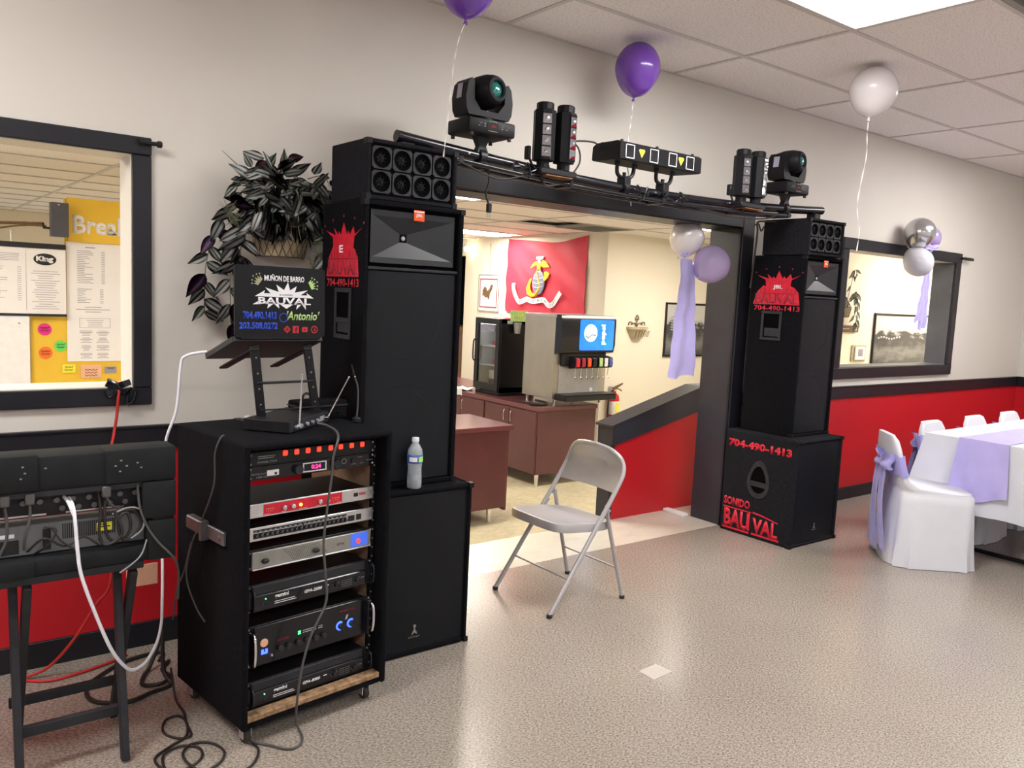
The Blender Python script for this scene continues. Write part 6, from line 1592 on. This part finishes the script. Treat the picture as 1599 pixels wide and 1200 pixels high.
tag(ra.build('dish_cloth', 'cloth', smooth=60, loc=(3.79, 3.94, KZ+CH)), 'crumpled white cloth lying over the edge of the maroon counter', 'cloth')
# drinks dispenser
ZC = KZ+CH
ds = thing('drinks_dispenser', 'stainless steel drinks dispenser with a glowing blue screen and coloured valve labels', 'drinks dispenser', (3.985, 2.56, ZC))
MB().box((0.0, 0.03, 0.06), (0.70, 0.50, 0.868), bev=0.004).build('steel_body', 'steel', ds)
MB().box((0.0, 0.015, 0.855), (0.71, 0.51, 0.885), bev=0.010, seg=2).build('lid', 'lightgrey', ds)
hood = MB(); hood.prism([(0.03, 0.50), (-0.045, 0.52), (-0.065, 0.60), (-0.065, 0.84), (-0.04, 0.885), (0.035, 0.885)], 0.715, T=mtx((0.005, 0, 0), (0, 1, 0), (0, 0, 1)))
hood.build('black_hood', 'blackgloss', ds, smooth=30)
sc_ = MB().prism(rr(0.235, 0.545, 0.690, 0.845, 0.02), 0.004, T=front(0, -0.0655, 0)).build('screen', 'bluescreen', ds)
b = MB(); b.cyl((0.375, -0.0705, 0.715), 0.085, 0.002, axis='Y', n=32); addtext(b, 'pepsi', mtx((0.585, -0.0705, 0.60), (0, 0, 1), (-1, 0, 0)), h=0.07, width=0.20, bold=0.03)
b.build('emblem', 'whitescreen', sc_)
b = MB(); ring(b, (0, 0, 0), 0.062, 0.004, n=24, T=front(0.375, -0.0725, 0.715), depth=0.001)
b.tube([(0.31, -0.073, 0.69), (0.345, -0.073, 0.672), (0.395, -0.073, 0.70), (0.435, -0.073, 0.69)], 0.007, n=6, smooth=4); b.build('emblem_wave', 'globe', sc_)
MB().box((0.07, -0.02, 0.385), (0.655, 0.03, 0.52), bev=0.012).build('valve_housing', 'black', ds)
for i, (x, m) in enumerate(((0.20, 'redprint'), (0.275, 'redprint2'), (0.350, 'orange'), (0.425, 'black'), (0.505, 'greenink'), (0.575, 'white'), (0.640, 'bluelabel'))):
    v = MB().prism([(0.0, 0.36), (-0.09, 0.375), (-0.105, 0.42), (-0.09, 0.475), (-0.02, 0.485), (0.0, 0.47)], 0.055, T=mtx((x-0.028, -0.002, 0), (0, 1, 0), (0, 0, 1))).build('valve', 'black', ds)
    MB().box((x-0.025, -0.110, 0.385), (x+0.025, -0.098, 0.470), bev=0.006).build('valve_label', m, v)
    MB().tube([(x, -0.07, 0.37), (x, -0.062, 0.29), (x, -0.085, 0.265)], 0.0045, n=6, smooth=3).build('lever', 'chrome', v, smooth=60)
MB().box((0.07, 0.022, 0.10), (0.60, 0.032, 0.40)).build('splash_panel', 'lightgrey', ds)
MB().cyl((0.50, 0.018, 0.145), 0.02, 0.004, axis='Y', n=20).build('oval_badge', 'white', ds)
MB().box((0.025, -0.15, 0.055), (0.70, 0.03, 0.115), bev=0.008).build('drip_tray', 'black', ds)
MB().box((0.035, -0.155, 0.112), (0.69, 0.02, 0.118)).build('drip_grid', 'blackmetal', ds)
for x in (0.05, 0.66):
    for y in (0.05, 0.47): MB().cyl((x, y, 0.030), 0.016, 0.058, n=10).build('foot', 'chrome', ds)
tag(MB().tube([(3.80, 2.70, ZC+0.012), (3.84, 2.62, ZC+0.012), (3.93, 2.60, ZC+0.015), (3.98, 2.68, ZC+0.02), (4.0, 2.85, ZC+0.02)], 0.012, n=8, smooth=6).tube([(3.87, 2.95, ZC+0.011), (3.84, 2.8, ZC+0.011), (3.9, 2.66, ZC+0.011)], 0.009, n=8, smooth=6).build('supply_hoses', 'cordblack', smooth=60), 'black hoses lying on the counter beside the drinks dispenser', 'hose')
# fridge
fr = thing('drinks_fridge', 'black countertop fridge with glass door showing shelves', 'fridge', (3.865, 3.33, ZC))
FD, FW_, FH = 0.43, 0.50, 0.80           # width along y, depth along x
b = MB(); b.box((0.03, 0, 0.03), (FW_, 0.03, FH), bev=0.004).box((0.03, FD-0.03, 0.03), (FW_, FD, FH), bev=0.004).box((0.03, 0, FH-0.05), (FW_, FD, FH), bev=0.004).box((0.03, 0, 0.0), (FW_, FD, 0.09), bev=0.004).box((FW_-0.03, 0, 0.03), (FW_, FD, FH), bev=0.002)
b.build('cabinet', 'blackgloss', fr)
MB().box((0.05, 0.031, 0.091), (FW_-0.031, 0.034, FH-0.051)).box((0.05, FD-0.034, 0.091), (FW_-0.031, FD-0.031, FH-0.051)).box((FW_-0.034, 0.03, 0.091), (FW_-0.031, FD-0.03, FH-0.051)).build('liner', 'fridgein', fr)
b = MB(); b.box((0.0, 0.0, 0.05), (0.03, 0.06, FH), bev=0.003).box((0.0, FD-0.06, 0.05), (0.03, FD, FH), bev=0.003).box((0, 0.05, 0.05), (0.03, FD-0.05, 0.12), bev=0.003).box((0, 0.05, FH-0.06), (0.03, FD-0.05, FH), bev=0.003)
dr = b.build('door_frame', 'black', fr)
MB().box((0.012, 0.058, 0.118), (0.018, FD-0.058, FH-0.058)).build('glass', 'glass', dr)
MB().box((0.007, 0.09, FH-0.135), (0.0115, FD-0.10, FH-0.075)).build('door_sticker', 'globe', dr)
MB().tube([(0.0, FD-0.03, 0.35), (-0.035, FD-0.03, 0.36), (-0.035, FD-0.03, 0.55), (0.0, FD-0.03, 0.56)], 0.008, n=8, smooth=3).build('handle', 'black', dr, smooth=60)
for z in (0.30, 0.50): MB().box((0.05, 0.035, z), (FW_-0.035, FD-0.035, z+0.010)).build('shelf', 'fridgein', fr)
MB().box((0.05, 0.035, FH-0.065), (0.08, FD-0.035, FH-0.055)).build('inner_lamp', mat('lit_fridge_lamp', (1, 1, 1), 0.4, emit=3.5, ecol=(0.9, 0.95, 1.0)), fr)
MB().box((0.10, -0.0015, FH-0.05), (0.17, 0.0, FH-0.015)).build('small_sticker', 'lightgrey', fr)
for i, (y, z, hh, m) in enumerate(((0.30, 0.51, 0.045, 'redprint2'), (0.12, 0.51, 0.14, 'fridgein'), (0.30, 0.31, 0.04, 'redprint2'), (0.12, 0.31, 0.09, 'white'), (0.33, 0.092, 0.05, 'maroontop'), (0.215, 0.092, 0.06, 'maroontop'), (0.33, 0.145, 0.10, 'white'), (0.10, 0.092, 0.13, 'fridgein'))):
    o = MB().cyl((0, 0, hh/2), 0.05, hh, r2=0.054, n=20, bev=0.004).build('food_tub', m, smooth=40, loc=(3.865+0.20, 3.33+y, ZC+z+0.001))
    tag(o, 'round food tub in the glass door fridge, ' + ('dark red one, left on the top shelf', 'tall cream one, right on the top shelf', 'dark red one, left on the middle shelf', 'white one, right on the middle shelf', 'maroon one, left on the fridge floor', 'maroon one, centre of the fridge floor', 'white one standing on the left maroon tub', 'tall cream one, right on the fridge floor')[i], 'tub', 'food tubs in the fridge')
cu = thing('paper_cup', 'white paper cup on the side of the black fridge by the yellow card', 'cup', (4.06, 3.28, ZC+0.655))
MB().lathe([(0, 0), (0.028, 0), (0.042, 0.11), (0.045, 0.112), (0.042, 0.114), (0, 0.112)], n=20).build('cup_body', 'lightgrey', cu, smooth=40)
cd = thing('yellow_card', 'yellow card with number print standing on top between fridge and dispenser', 'card', (4.13, 3.325, ZC+0.808))
MB().box((-0.13, -0.002, -0.03), (0.095, 0.002, 0.085)).build('card', 'greenink', cd)
text('11:7', front(-0.075, -0.0025, 0.0), 'labelyellow', cd, 'digits', h=0.055, width=0.11, bold=0.03)
# flag
fl_ = thing('flag', 'red flag with gold eagle, globe and anchor emblem hung on the kitchen wall', 'flag', (5.098, 4.87, 1.27))
TF = side(0, 0, 0)
def flag_z(u, v): return v
b = MB(); FWd, FHt = 1.47, 0.90
def flg(u, v):
    sag = 0.055*math.sin(PI*u)**1.0*v*(1-0.35*math.sin(PI*u*2)) 
    x = FWd*u + 0.010*(1-v)
    dpt = 0.012+0.010*math.sin(u*19+v*5)*(0.5+0.5*v) + 0.007*math.sin((u+v)*17)
    return (-dpt-0.004, -x, FHt*v*(1.0) - sag - 0.015*(1-v)*math.sin(PI*u) + 0.01)
b.sheet(flg, 60, 30, th=0.0015); fo = b.build('flag_cloth', 'flagred', fl_, smooth=60)
TE = mtx((-0.040, 0, 0), (0, -1, 0), (0, 0, 1))
def P2(px, py):     # emblem layout units: zoomed crop pixels of the flag
    return ((px-480)/680*FWd, (1050-py)/640*FHt+0.01)
e = MB()
e.prism([P2(*p) for p in [(770, 640), (712, 670), (745, 620), (770, 610), (795, 630), (820, 600), (850, 615), (882, 660), (830, 665), (805, 650), (800, 690), (775, 690)]], 0.004, T=TE)
R_ = [P2(700, 800), P2(686, 840), P2(695, 890), P2(730, 912), P2(775, 905), P2(800, 870), P2(770, 880), P2(740, 880), P2(722, 850), P2(720, 800), P2(735, 750), P2(712, 765)]
e.prism(R_, 0.004, T=TE)
e.prism([P2(*p) for p in [(745, 755), (775, 700), (815, 710), (800, 760), (840, 740), (835, 700), (860, 695), (884, 715), (870, 745), (845, 775), (820, 760), (790, 800), (770, 790), (760, 760)]], 0.005, T=TE)
e.tube([(*P2(775, 690), 0.004), (*P2(790, 760), 0.006), (*P2(805, 830), 0.005), (*P2(760, 905), 0.003)], 0.012, n=8, smooth=5, T=TE)
e.build('gold_emblem', 'gold', fo, smooth=30)
g = MB(); c = P2(790, 790); g.ball((c[0], c[1], 0.0), 0.115, sc=(1, 1.25, 0.08), n=24, T=TE); g.build('globe_emblem', 'globe', fo, smooth=60)
w = MB(); g2_ = MB()
for k in (-1, 0, 1): w.tube([(c[0]-0.09, c[1]+k*0.05, 0.011), (c[0], c[1]+k*0.05-0.01, 0.016), (c[0]+0.09, c[1]+k*0.05+0.01, 0.011)], 0.0025, n=5, smooth=3, T=TE)
w.prism([P2(*p) for p in [(765, 572), (828, 568), (822, 592), (800, 600), (800, 625), (782, 625), (780, 600), (762, 592)]], 0.004, T=TE)
w.prism([P2(*p) for p in [(770, 680), (805, 680), (800, 706), (775, 706)]], 0.004, T=TE)
sc = [(570, 800), (575, 850), (590, 900), (620, 955), (655, 955), (700, 935), (750, 950), (800, 940), (850, 935), (890, 975), (925, 965), (950, 925), (985, 865)]
SP = crom([Vector((*P2(*p), 0)) for p in sc], 5); nS = len(SP)
def scr(u, v):
    i = min(int(round(u*(nS-1))), nS-1); a = SP[max(i-1, 0)]; bb = SP[min(i+1, nS-1)]; d = (bb-a).normalized(); q = SP[i] + Vector((-d.y, d.x, 0))*0.062*(v-.5)
    return (q.x, q.y, 0.006+0.004*math.sin(u*20))
w.sheet(scr, nS-1, 2, th=0.002, T=TE); w.build('scroll', 'peach' if False else 'paper', fo)
for s_, i0, i1 in (('UNITED', 0.16, 0.36), ('STATES', 0.40, 0.54), ('MARINE', 0.58, 0.72), ('CORPS', 0.76, 0.92)):
    me_ = MB()
    for k, ch in enumerate(s_):
        i = int((i0+(i1-i0)*(k+0.5)/len(s_))*(nS-1)); a, bb = SP[max(i-1, 0)], SP[min(i+1, nS-1)]; d = (bb-a).normalized(); p = SP[i]
        addtext(me_, ch, TE @ Matrix.Translation((p.x, p.y, 0.0125)) @ Matrix.Rotation(math.atan2(d.y, d.x), 4, 'Z') @ Matrix.Translation((0, -0.016, 0)), h=0.034, width=0.014 if ch != 'I' else 0.005, bold=0.02, align='CENTER')
    me_.build('scroll_lettering', 'dark', fo)
# rooster towel
tw = thing('rooster_cloth', 'white cloth picture of a rooster with red border, hanging on a cord', 'picture', (5.096, 5.48, 1.25))
b = MB(); b.sheet(lambda u, v: (-0.006-0.003*math.sin(u*8), -0.47*u-0.01*math.sin(v*9)*(u in (0, 1)), 0.49*v+0.012*math.sin(PI*u*2)*v), 16, 12, th=0.003); cl = b.build('cloth', 'paper', tw, smooth=60)
TT = mtx((-0.012, 0, 0), (0, -1, 0), (0, 0, 1)); b = MB()
for z in (0.065, 0.425): b.box((0.05, z-0.006, 0), (0.42, z+0.006, 0.002), T=TT)
for x in (0.05, 0.42): b.box((x-0.005, 0.065, 0), (x+0.005, 0.43, 0.002), T=TT)
b.build('red_border', 'redprint2', cl)
b = MB()
for z in (0.012, 0.478): b.box((0.01, z-0.004, 0), (0.46, z+0.004, 0.002), T=TT)
for x in (0.012, 0.458): b.box((x-0.004, 0.012, 0), (x+0.004, 0.478, 0.002), T=TT)
rp_ = [(0.30, 0.36), (0.33, 0.345), (0.31, 0.30), (0.26, 0.24), (0.26, 0.20), (0.24, 0.16), (0.22, 0.20), (0.17, 0.19), (0.13, 0.22), (0.11, 0.20), (0.11, 0.28), (0.15, 0.33), (0.19, 0.31), (0.21, 0.27), (0.25, 0.29), (0.28, 0.34)]
b.prism(rp_, 0.003, T=TT); b.build('rooster_print', 'brownprint', cl)
MB().tube([(-0.004, -0.235, 0.50), (-0.004, -0.235, 0.88)], 0.005, n=6).build('cord', 'pot', tw)
# planter on the hall wall
pt = thing('wall_planter', 'small empty cream wall planter with curled wire top', 'planter', (5.605, 3.088, 1.065))
b = MB()
def hp_(s, z, n=14): return [(0.155*s*math.cos(PI+PI*k/n), 0.12*s*math.sin(PI+PI*k/n), z) for k in range(n+1)] + [(0.155*s, 0, z), (-0.155*s, 0, z)]
b.rings([hp_(.55, 0), hp_(.75, 0.06), hp_(.92, 0.10), hp_(1.0, 0.102), hp_(1.0, 0.128)]); b.build('planter_bowl', 'pot', pt, smooth=30)
b = MB()
for sg in (-1, 1):
    b.tube([(0, -0.01, 0.13), (sg*0.04, -0.01, 0.17), (sg*0.085, -0.01, 0.15), (sg*0.075, -0.01, 0.175), (sg*0.12, -0.01, 0.18), (sg*0.13, -0.01, 0.145)], 0.005, n=6, smooth=5)
    b.tube([(0, -0.01, 0.20), (sg*0.025, -0.01, 0.215), (sg*0.015, -0.01, 0.245), (0, -0.01, 0.26)], 0.005, n=6, smooth=5)
b.tube([(0, -0.01, 0.12), (0, -0.01, 0.22)], 0.005, n=6)
for k in range(7): b.tube([(-0.10+0.033*k, -0.112+0.002*abs(k-3)**2, 0.02), (-0.075+0.033*k, -0.122+0.003*abs(k-3)**2, 0.09)], 0.004, n=5)
b.build('wire_scrolls', 'wire', pt)
def picture(name, label, x0, x1, z0, z1, y, m='photo'):
    t = thing(name, label, 'picture', (x0, y, z0)); w, h = x1-x0, z1-z0; f = 0.022
    MB().box((0, -0.022, 0), (w, 0, f), bev=0.003).box((0, -0.022, h-f), (w, 0, h), bev=0.003).box((0, -0.022, f), (f, 0, h-f), bev=0.003).box((w-f, -0.022, f), (w, 0, h-f), bev=0.003).build('frame', 'trim', t)
    MB().box((f, -0.010, f), (w-f, -0.004, h-f)).build('print', m, t); return t
p1 = picture('framed_picture', 'black framed monochrome landscape behind the doorway sash', 6.07, 6.98, 0.85, 1.485, 3.088)
b = MB()
for k in range(6): b.box((0.10, -0.0112, 0.46-k*0.03), (0.22, -0.0102, 0.478-k*0.03))
b.build('bright_windows', 'greyprint', p1)
p2 = picture('framed_picture', 'large black framed monochrome landscape seen through the right window', 7.245, 8.60, 0.915, 1.475, 1.198)
b = MB()
for k in range(9): b.box((0.10+k*0.055, -0.0112, 0.285+0.01*math.sin(k)), (0.135+k*0.055, -0.0102, 0.305+0.01*math.sin(k)), bev=0.0)
b.build('cattle_print', 'lightgrey', p2)
# extinguisher
ex = thing('fire_extinguisher', 'red fire extinguisher with yellow label on the cream hall wall', 'extinguisher', (5.255, 3.02, 0.085))
MB().lathe([(0, 0), (0.055, 0.002), (0.062, 0.012), (0.062, 0.315), (0.055, 0.345), (0.035, 0.368), (0.022, 0.378), (0.022, 0.395), (0, 0.395)], n=28).build('cylinder', 'extred', ex, smooth=50)
MB().lathe([(0.0625, 0.14), (0.0635, 0.142), (0.0635, 0.285), (0.0625, 0.287)], n=28, cap=False).build('label_band', 'paper', ex, smooth=60)
b = MB(); b.sheet(lambda u, v: (0.0645*math.cos(-1.9+u*1.5), 0.0645*math.sin(-1.9+u*1.5), 0.155+0.12*v), 10, 1); b.build('yellow_label', 'labelyellow', ex)
b = MB(); b.cyl((0, 0, 0.405), 0.018, 0.025, n=14); b.build('valve', 'chrome', ex, smooth=40)
b = MB(); b.prism([(-0.015, 0.415), (0.03, 0.425), (0.12, 0.47), (0.125, 0.482), (0.02, 0.450), (-0.02, 0.435)], 0.02, T=mtx((0, 0.01, 0), (1, 0, 0), (0, 0, 1))); b.prism([(0.0, 0.42), (0.09, 0.405), (0.11, 0.39), (0.11, 0.40), (0.09, 0.418), (0.0, 0.432)], 0.016, T=mtx((0, 0.008, 0), (1, 0, 0), (0, 0, 1)))
b.build('lever', 'brownprint', ex)
MB().tube([(-0.015, 0, 0.405), (-0.065, -0.02, 0.38), (-0.105, -0.03, 0.28), (-0.11, -0.03, 0.15), (-0.115, -0.03, 0.08)], 0.010, n=8, smooth=6).build('hose', 'rubber', ex, smooth=60)
MB().box((-0.03, 0.055, 0.30), (0.03, 0.069, 0.44), bev=0.002).build('wall_bracket', 'lightgrey', ex)
# brown cupboard in the side doorway and a pendant bulb
bc = thing('wooden_cupboard', 'brown wooden cupboard edge at the far left of the doorway view', 'cupboard', (5.35, 5.75, KZ))
MB().box((0, 0, 0), (0.6, 1.1, 1.35), bev=0.004).build('body', 'brownwood', bc)
MB().box((-0.012, 0.03, 0.05), (0, 0.53, 1.30), bev=0.003).build('door', 'brownwood', bc); MB().box((-0.012, 0.56, 0.05), (0, 1.07, 1.30), bev=0.003).build('door', 'brownwood', bc)
pb = thing('pendant_bulb', 'small bright round bulb near the kitchen ceiling by the left speaker', 'lamp', (5.0, 5.66, 2.06))
MB().ball((0, 0, 0), 0.035, n=16).build('bulb', 'bulb', pb); MB().cyl((0, 0, 0.06), 0.018, 0.06, n=10).tube([(0, 0, 0.08), (0, 0, 0.138)], 0.004, n=6).build('holder', 'white', pb)

# ============================================================ THINGS SEEN THROUGH THE LEFT WINDOW
sb = thing('menu_partition', 'bright yellow partition board carrying menus behind the left window', 'partition', (-0.42, 2.42, KZ))
MB().box((0, 0, 0), (1.60, 0.06, 1.234-KZ)).box((0.198, 0, 1.234-KZ), (1.60, 0.06, 1.955-KZ)).build('board', 'yellow', sb)
MB().box((0.205, -0.02, 1.69-KZ), (1.60, -0.001, 1.962-KZ), bev=0.003).build('header_board', 'yellow', sb)
text('Breakfast', front(0.235, -0.0205, 1.742-KZ), 'white', sb, 'breakfast_lettering', h=0.118, width=0.52, bold=0.03)
def text_lines(b, x0, x1, z0, z1, n, rnd, y=-0.0022, split=None, hgt=0.004):
    for k in range(n):
        z = z1-(z1-z0)*k/max(1, n-1); w = (x1-x0)*rnd.uniform(0.45, 1.0)
        if split == 'c': c = (x0+x1)/2; b.box((c-w/2, y, z), (c+w/2, y+0.0012, z+hgt))
        elif split == 'p': b.box((x0, y, z), (x0+(x1-x0)*rnd.uniform(.2, .6), y+0.0012, z+hgt)); b.box((x1-0.02, y, z), (x1, y+0.0012, z+hgt))
        else: b.box((x0, y, z), (x0+w, y+0.0012, z+hgt))
rnd = random.Random(5)
mn = thing('menu_sheet', 'tall white printed menu under the word Breakfast', 'menu', (-0.220, 2.415, 0.935))
MB().box((0, -0.001, 0), (0.42, 0.003, 0.755)).build('sheet', 'paper', mn)
b = MB(); text_lines(b, 0.06, 0.22, 0.50, 0.70, 19, rnd, split='p', hgt=0.0035); text_lines(b, 0.10, 0.17, 0.722, 0.722, 1, rnd, split='c', hgt=0.006)
text_lines(b, 0.06, 0.21, 0.375, 0.46, 9, rnd, split='p', hgt=0.0035); text_lines(b, 0.05, 0.25, 0.315, 0.345, 3, rnd, split='c')
for a_, c_ in ((0.07, 0.145), (0.165, 0.245)):
    for z in (0.02, 0.07, 0.12, 0.165): text_lines(b, a_, c_, z, z+0.028, 4, rnd, split='c', hgt=0.0032)
b.box((0.07, -0.0022, 0.215), (0.25, -0.001, 0.217)).box((0.07, -0.0022, 0.275), (0.25, -0.001, 0.277)).box((0.07, -0.0022, 0.215), (0.072, -0.001, 0.277)).box((0.248, -0.0022, 0.215), (0.25, -0.001, 0.277)); text_lines(b, 0.08, 0.24, 0.225, 0.262, 4, rnd, split='c', hgt=0.003)
b.build('print', 'greyprint', mn)
mb_ = thing('menu_board', 'wide white printed menu board with dark rails and a black oval logo', 'menu', (-1.45, 2.395, 1.235))
MB().box((0, -0.006, 0.0), (1.222, 0, 0.43)).build('sheet', 'paper', mb_)
MB().box((0, -0.014, 0.40), (1.222, 0.01, 0.432), bev=0.002).box((0, -0.014, -0.016), (1.225, 0.01, 0.0), bev=0.002).build('rails', 'charcoal', mb_)
b = MB(); text_lines(b, 1.03, 1.19, 0.03, 0.26, 17, rnd, y=-0.0075, split='c', hgt=0.003); text_lines(b, 0.80, 0.98, 0.08, 0.28, 16, rnd, y=-0.0075, split='p', hgt=0.003); text_lines(b, 0.82, 0.98, 0.32, 0.36, 5, rnd, y=-0.0075, split='c', hgt=0.003); text_lines(b, 0.4, 0.72, 0.05, 0.35, 22, rnd, y=-0.0075, split='p', hgt=0.003)
b.box((1.005, -0.0072, 0.02), (1.007, -0.006, 0.39)).build('print', 'greyprint', mb_)
lo = MB().cyl((1.108, -0.0070, 0.335), 0.062, 0.002, axis='Y', n=32); lo.bm.transform(Matrix.Translation((0, 0, 0.335)) @ Matrix.Diagonal((1, 1, 0.58, 1)) @ Matrix.Translation((0, 0, -0.335))); lo = lo.build('oval_logo', 'charcoal', mb_)
text('King', front(1.060, -0.0082, 0.313), 'white', lo, 'logo_lettering', h=0.042, width=0.094, bold=0.05)
MB().tube([(0.93, -0.01, 0.425), (0.93, 0.0, 0.50)], 0.004, n=6).build('hanger', 'white', mb_)
wb = thing('white_board', 'plain white board below the menu rail at the far left', 'board', (-1.45, 2.40, 0.30))
MB().box((0, -0.012, 0), (1.020, 0, 0.915), bev=0.003).build('panel', 'white', wb); MB().cyl((0.965, -0.0125, 0.875), 0.006, 0.003, axis='Y', n=8).build('hole', 'greyprint', wb)
def card(name, label, mt, x, z, r, star=True, w=0, h=0, lines=2):
    t = thing(name, label, 'card', (x, 2.418, z))
    if star:
        P = [((r if k % 2 else r*0.90)*math.cos(2*PI*k/40), (r if k % 2 else r*0.90)*math.sin(2*PI*k/40)) for k in range(40)]
        MB().prism(P, 0.002, T=front(0, 0, 0)).build('card_face', mt, t)
    else: MB().box((-w/2, -0.003, -h/2), (w/2, 0, h/2)).build('card_face', mt, t)
    b = MB(); ww = (r if star else w/2)*0.6
    for k in range(lines):
        z0 = 0.010-k*0.018; pts = [(-ww+2*ww*j/9, -0.0035, z0+0.006*math.sin(j*2.3+k)) for j in range(10)]; b.tube(pts, 0.0016, n=4)
    b.build('handwriting', 'dark', t)
card('star_card', 'pink star shaped price card on the yellow partition', 'pink', -0.345, 1.137, 0.040)
card('star_card', 'green star shaped price card on the yellow partition', 'greencard', -0.258, 1.033, 0.037)
card('star_card', 'orange star shaped price card on the yellow partition', 'orangecard', -0.342, 0.990, 0.040)
card('note_card', 'small bright yellow handwritten note on the yellow partition', 'labelyellow', -0.213, 0.888, 0, False, 0.075, 0.055)
card('note_card', 'peach handwritten note on the yellow partition', 'peach', -0.085, 0.868, 0, False, 0.120, 0.085, 3)
card('note_card', 'grey printed note beside the peach one on the partition', 'greycard', 0.030, 0.877, 0, False, 0.070, 0.042, 1)
ws = thing('wall_speaker', 'small dark grey speaker mounted at the left of the Breakfast sign', 'speaker', (-0.268, 2.40, 1.712))
MB().prism([(-0.048, 0.0), (0.046, 0.0), (0.046, 0.08), (0.0, 0.10), (-0.048, 0.08)][::-1], 0.205, T=Matrix.Translation((0, -0.10, 0))).build('housing', 'speakergrey', ws, smooth=30)
MB().box((0.040, -0.06, 0.02), (0.052, 0.0, 0.19), bev=0.002).build('side_bracket', 'black', ws); MB().tube([(-0.045, -0.03, 0.05), (-0.08, -0.03, 0.05), (-0.085, -0.03, 0.08)], 0.008, n=6).build('knob_bracket', 'black', ws)
MB().box((-0.012, -0.1006, 0.188), (-0.004, -0.0995, 0.194)).build('logo_dot', 'white', ws)
tag(MB().tube([(-1.5, 2.9, 1.60), (-0.75, 2.8, 1.78), (-0.32, 2.6, 1.80)], 0.009, n=8).tube([(-0.7, 2.7, 1.72), (-0.45, 2.55, 1.775), (-0.33, 2.42, 1.775)], 0.006, n=8, smooth=4).build('conduit', 'brownprint', smooth=60), 'thin brown conduit running left from the small grey speaker', 'conduit')
# window rods
for nm, lab, x0, x1, z in (('curtain_rod', 'black curtain rod end at the top corner of the left window frame', -0.36, -0.285, 1.994),):
    t = thing(nm, lab, 'curtain rod', (x0, -0.04, z))
    MB().cyl((0.0375, 0, 0), 0.008, 0.075, axis='X', n=12).build('rod', 'black', t, smooth=40); MB().cyl((0.072, 0, 0), 0.013, 0.018, axis='X', n=14, bev=0.003).build('finial', 'black', t, smooth=40); MB().box((0.0, 0.0, -0.010), (0.02, 0.013, 0.012)).build('bracket', 'black', t)
t = thing('curtain_rod', 'black twisted curtain rod end at the top corner of the right window frame', 'curtain rod', (6.40, -0.045, 1.986))
b = MB(); b.tube([(0.0+0.16*k/40, 0.010*math.cos(k*0.9), 0.010*math.sin(k*0.9)) for k in range(41)], 0.0055, n=6); b.cyl((0.0, 0, 0), 0.008, 0.04, axis='X', n=10); b.build('twisted_finial', 'black', t, smooth=60)
MB().box((-0.02, 0.0, -0.01), (0.0, 0.018, 0.01)).build('bracket', 'black', t)

# ============================================================ SEEN THROUGH THE RIGHT WINDOW
th = thing('thermostat', 'white thermostat with grey display on the cream wall behind the right window', 'thermostat', (6.99, 1.198, 1.045))
MB().box((-0.135, -0.012, -0.085), (0.135, 0, 0.085), bev=0.003).build('back_plate', 'pot', th); MB().box((-0.095, -0.030, -0.070), (0.095, -0.012, 0.070), bev=0.006).build('housing', 'white', th); MB().box((-0.045, -0.0315, -0.03), (0.045, -0.0298, 0.045)).build('display', 'greyprint', th)
sh = thing('wall_plaque', 'small dark plaque with pale marks under the trailing plant, right window', 'plaque', (6.72, 1.198, 1.30))
MB().box((-0.20, -0.02, -0.035), (0.21, 0, 0.035), bev=0.003).build('board', 'brownprint', sh)
b = MB(); b.box((0.10, -0.022, -0.02), (0.125, -0.019, 0.022)).box((0.145, -0.022, -0.02), (0.17, -0.019, 0.022)).box((-0.14, -0.022, -0.004), (0.03, -0.019, 0.004)); b.build('print', 'lightgrey', sh)
p3 = thing('wall_plant', 'grey trailing plant partly hidden by the right speaker, seen through the window', 'plant', (6.585, 1.198, 1.42))
basket(p3, 0.20, 0.10, 0.10); st3 = MB(); rnd = random.Random(21)
for pts, n in (([(0.0, -0.06, 0.12), (0.06, -0.07, 0.40), (0.10, -0.07, 0.48), (0.14, -0.07, 0.42)], 6), ([(0.02, -0.06, 0.12), (0.12, -0.08, 0.26), (0.17, -0.08, 0.18), (0.185, -0.08, 0.04), (0.17, -0.08, -0.06)], 12), ([(0.0, -0.06, 0.12), (0.08, -0.08, 0.24), (0.13, -0.08, 0.14), (0.13, -0.08, 0.0)], 10), ([(-0.02, -0.06, 0.12), (-0.08, -0.08, 0.2), (-0.12, -0.08, 0.05)], 8)):
    P = crom([Vector(p) for p in pts], 6); st3.tube(P, 0.003, n=5)
    for i in range(n):
        p = P[int((i+0.5)/n*(len(P)-1))]; sg = -1 if i % 2 else 1
        put_leaf(p3, rnd.choice((0, 1, 2, 3)), p, (sg*rnd.uniform(.3, .9), -0.3, -rnd.uniform(0.2, 1.0)), rnd.uniform(-.4, .4), rnd.uniform(.9, 1.2))
st3.build('stems', 'wire', p3)
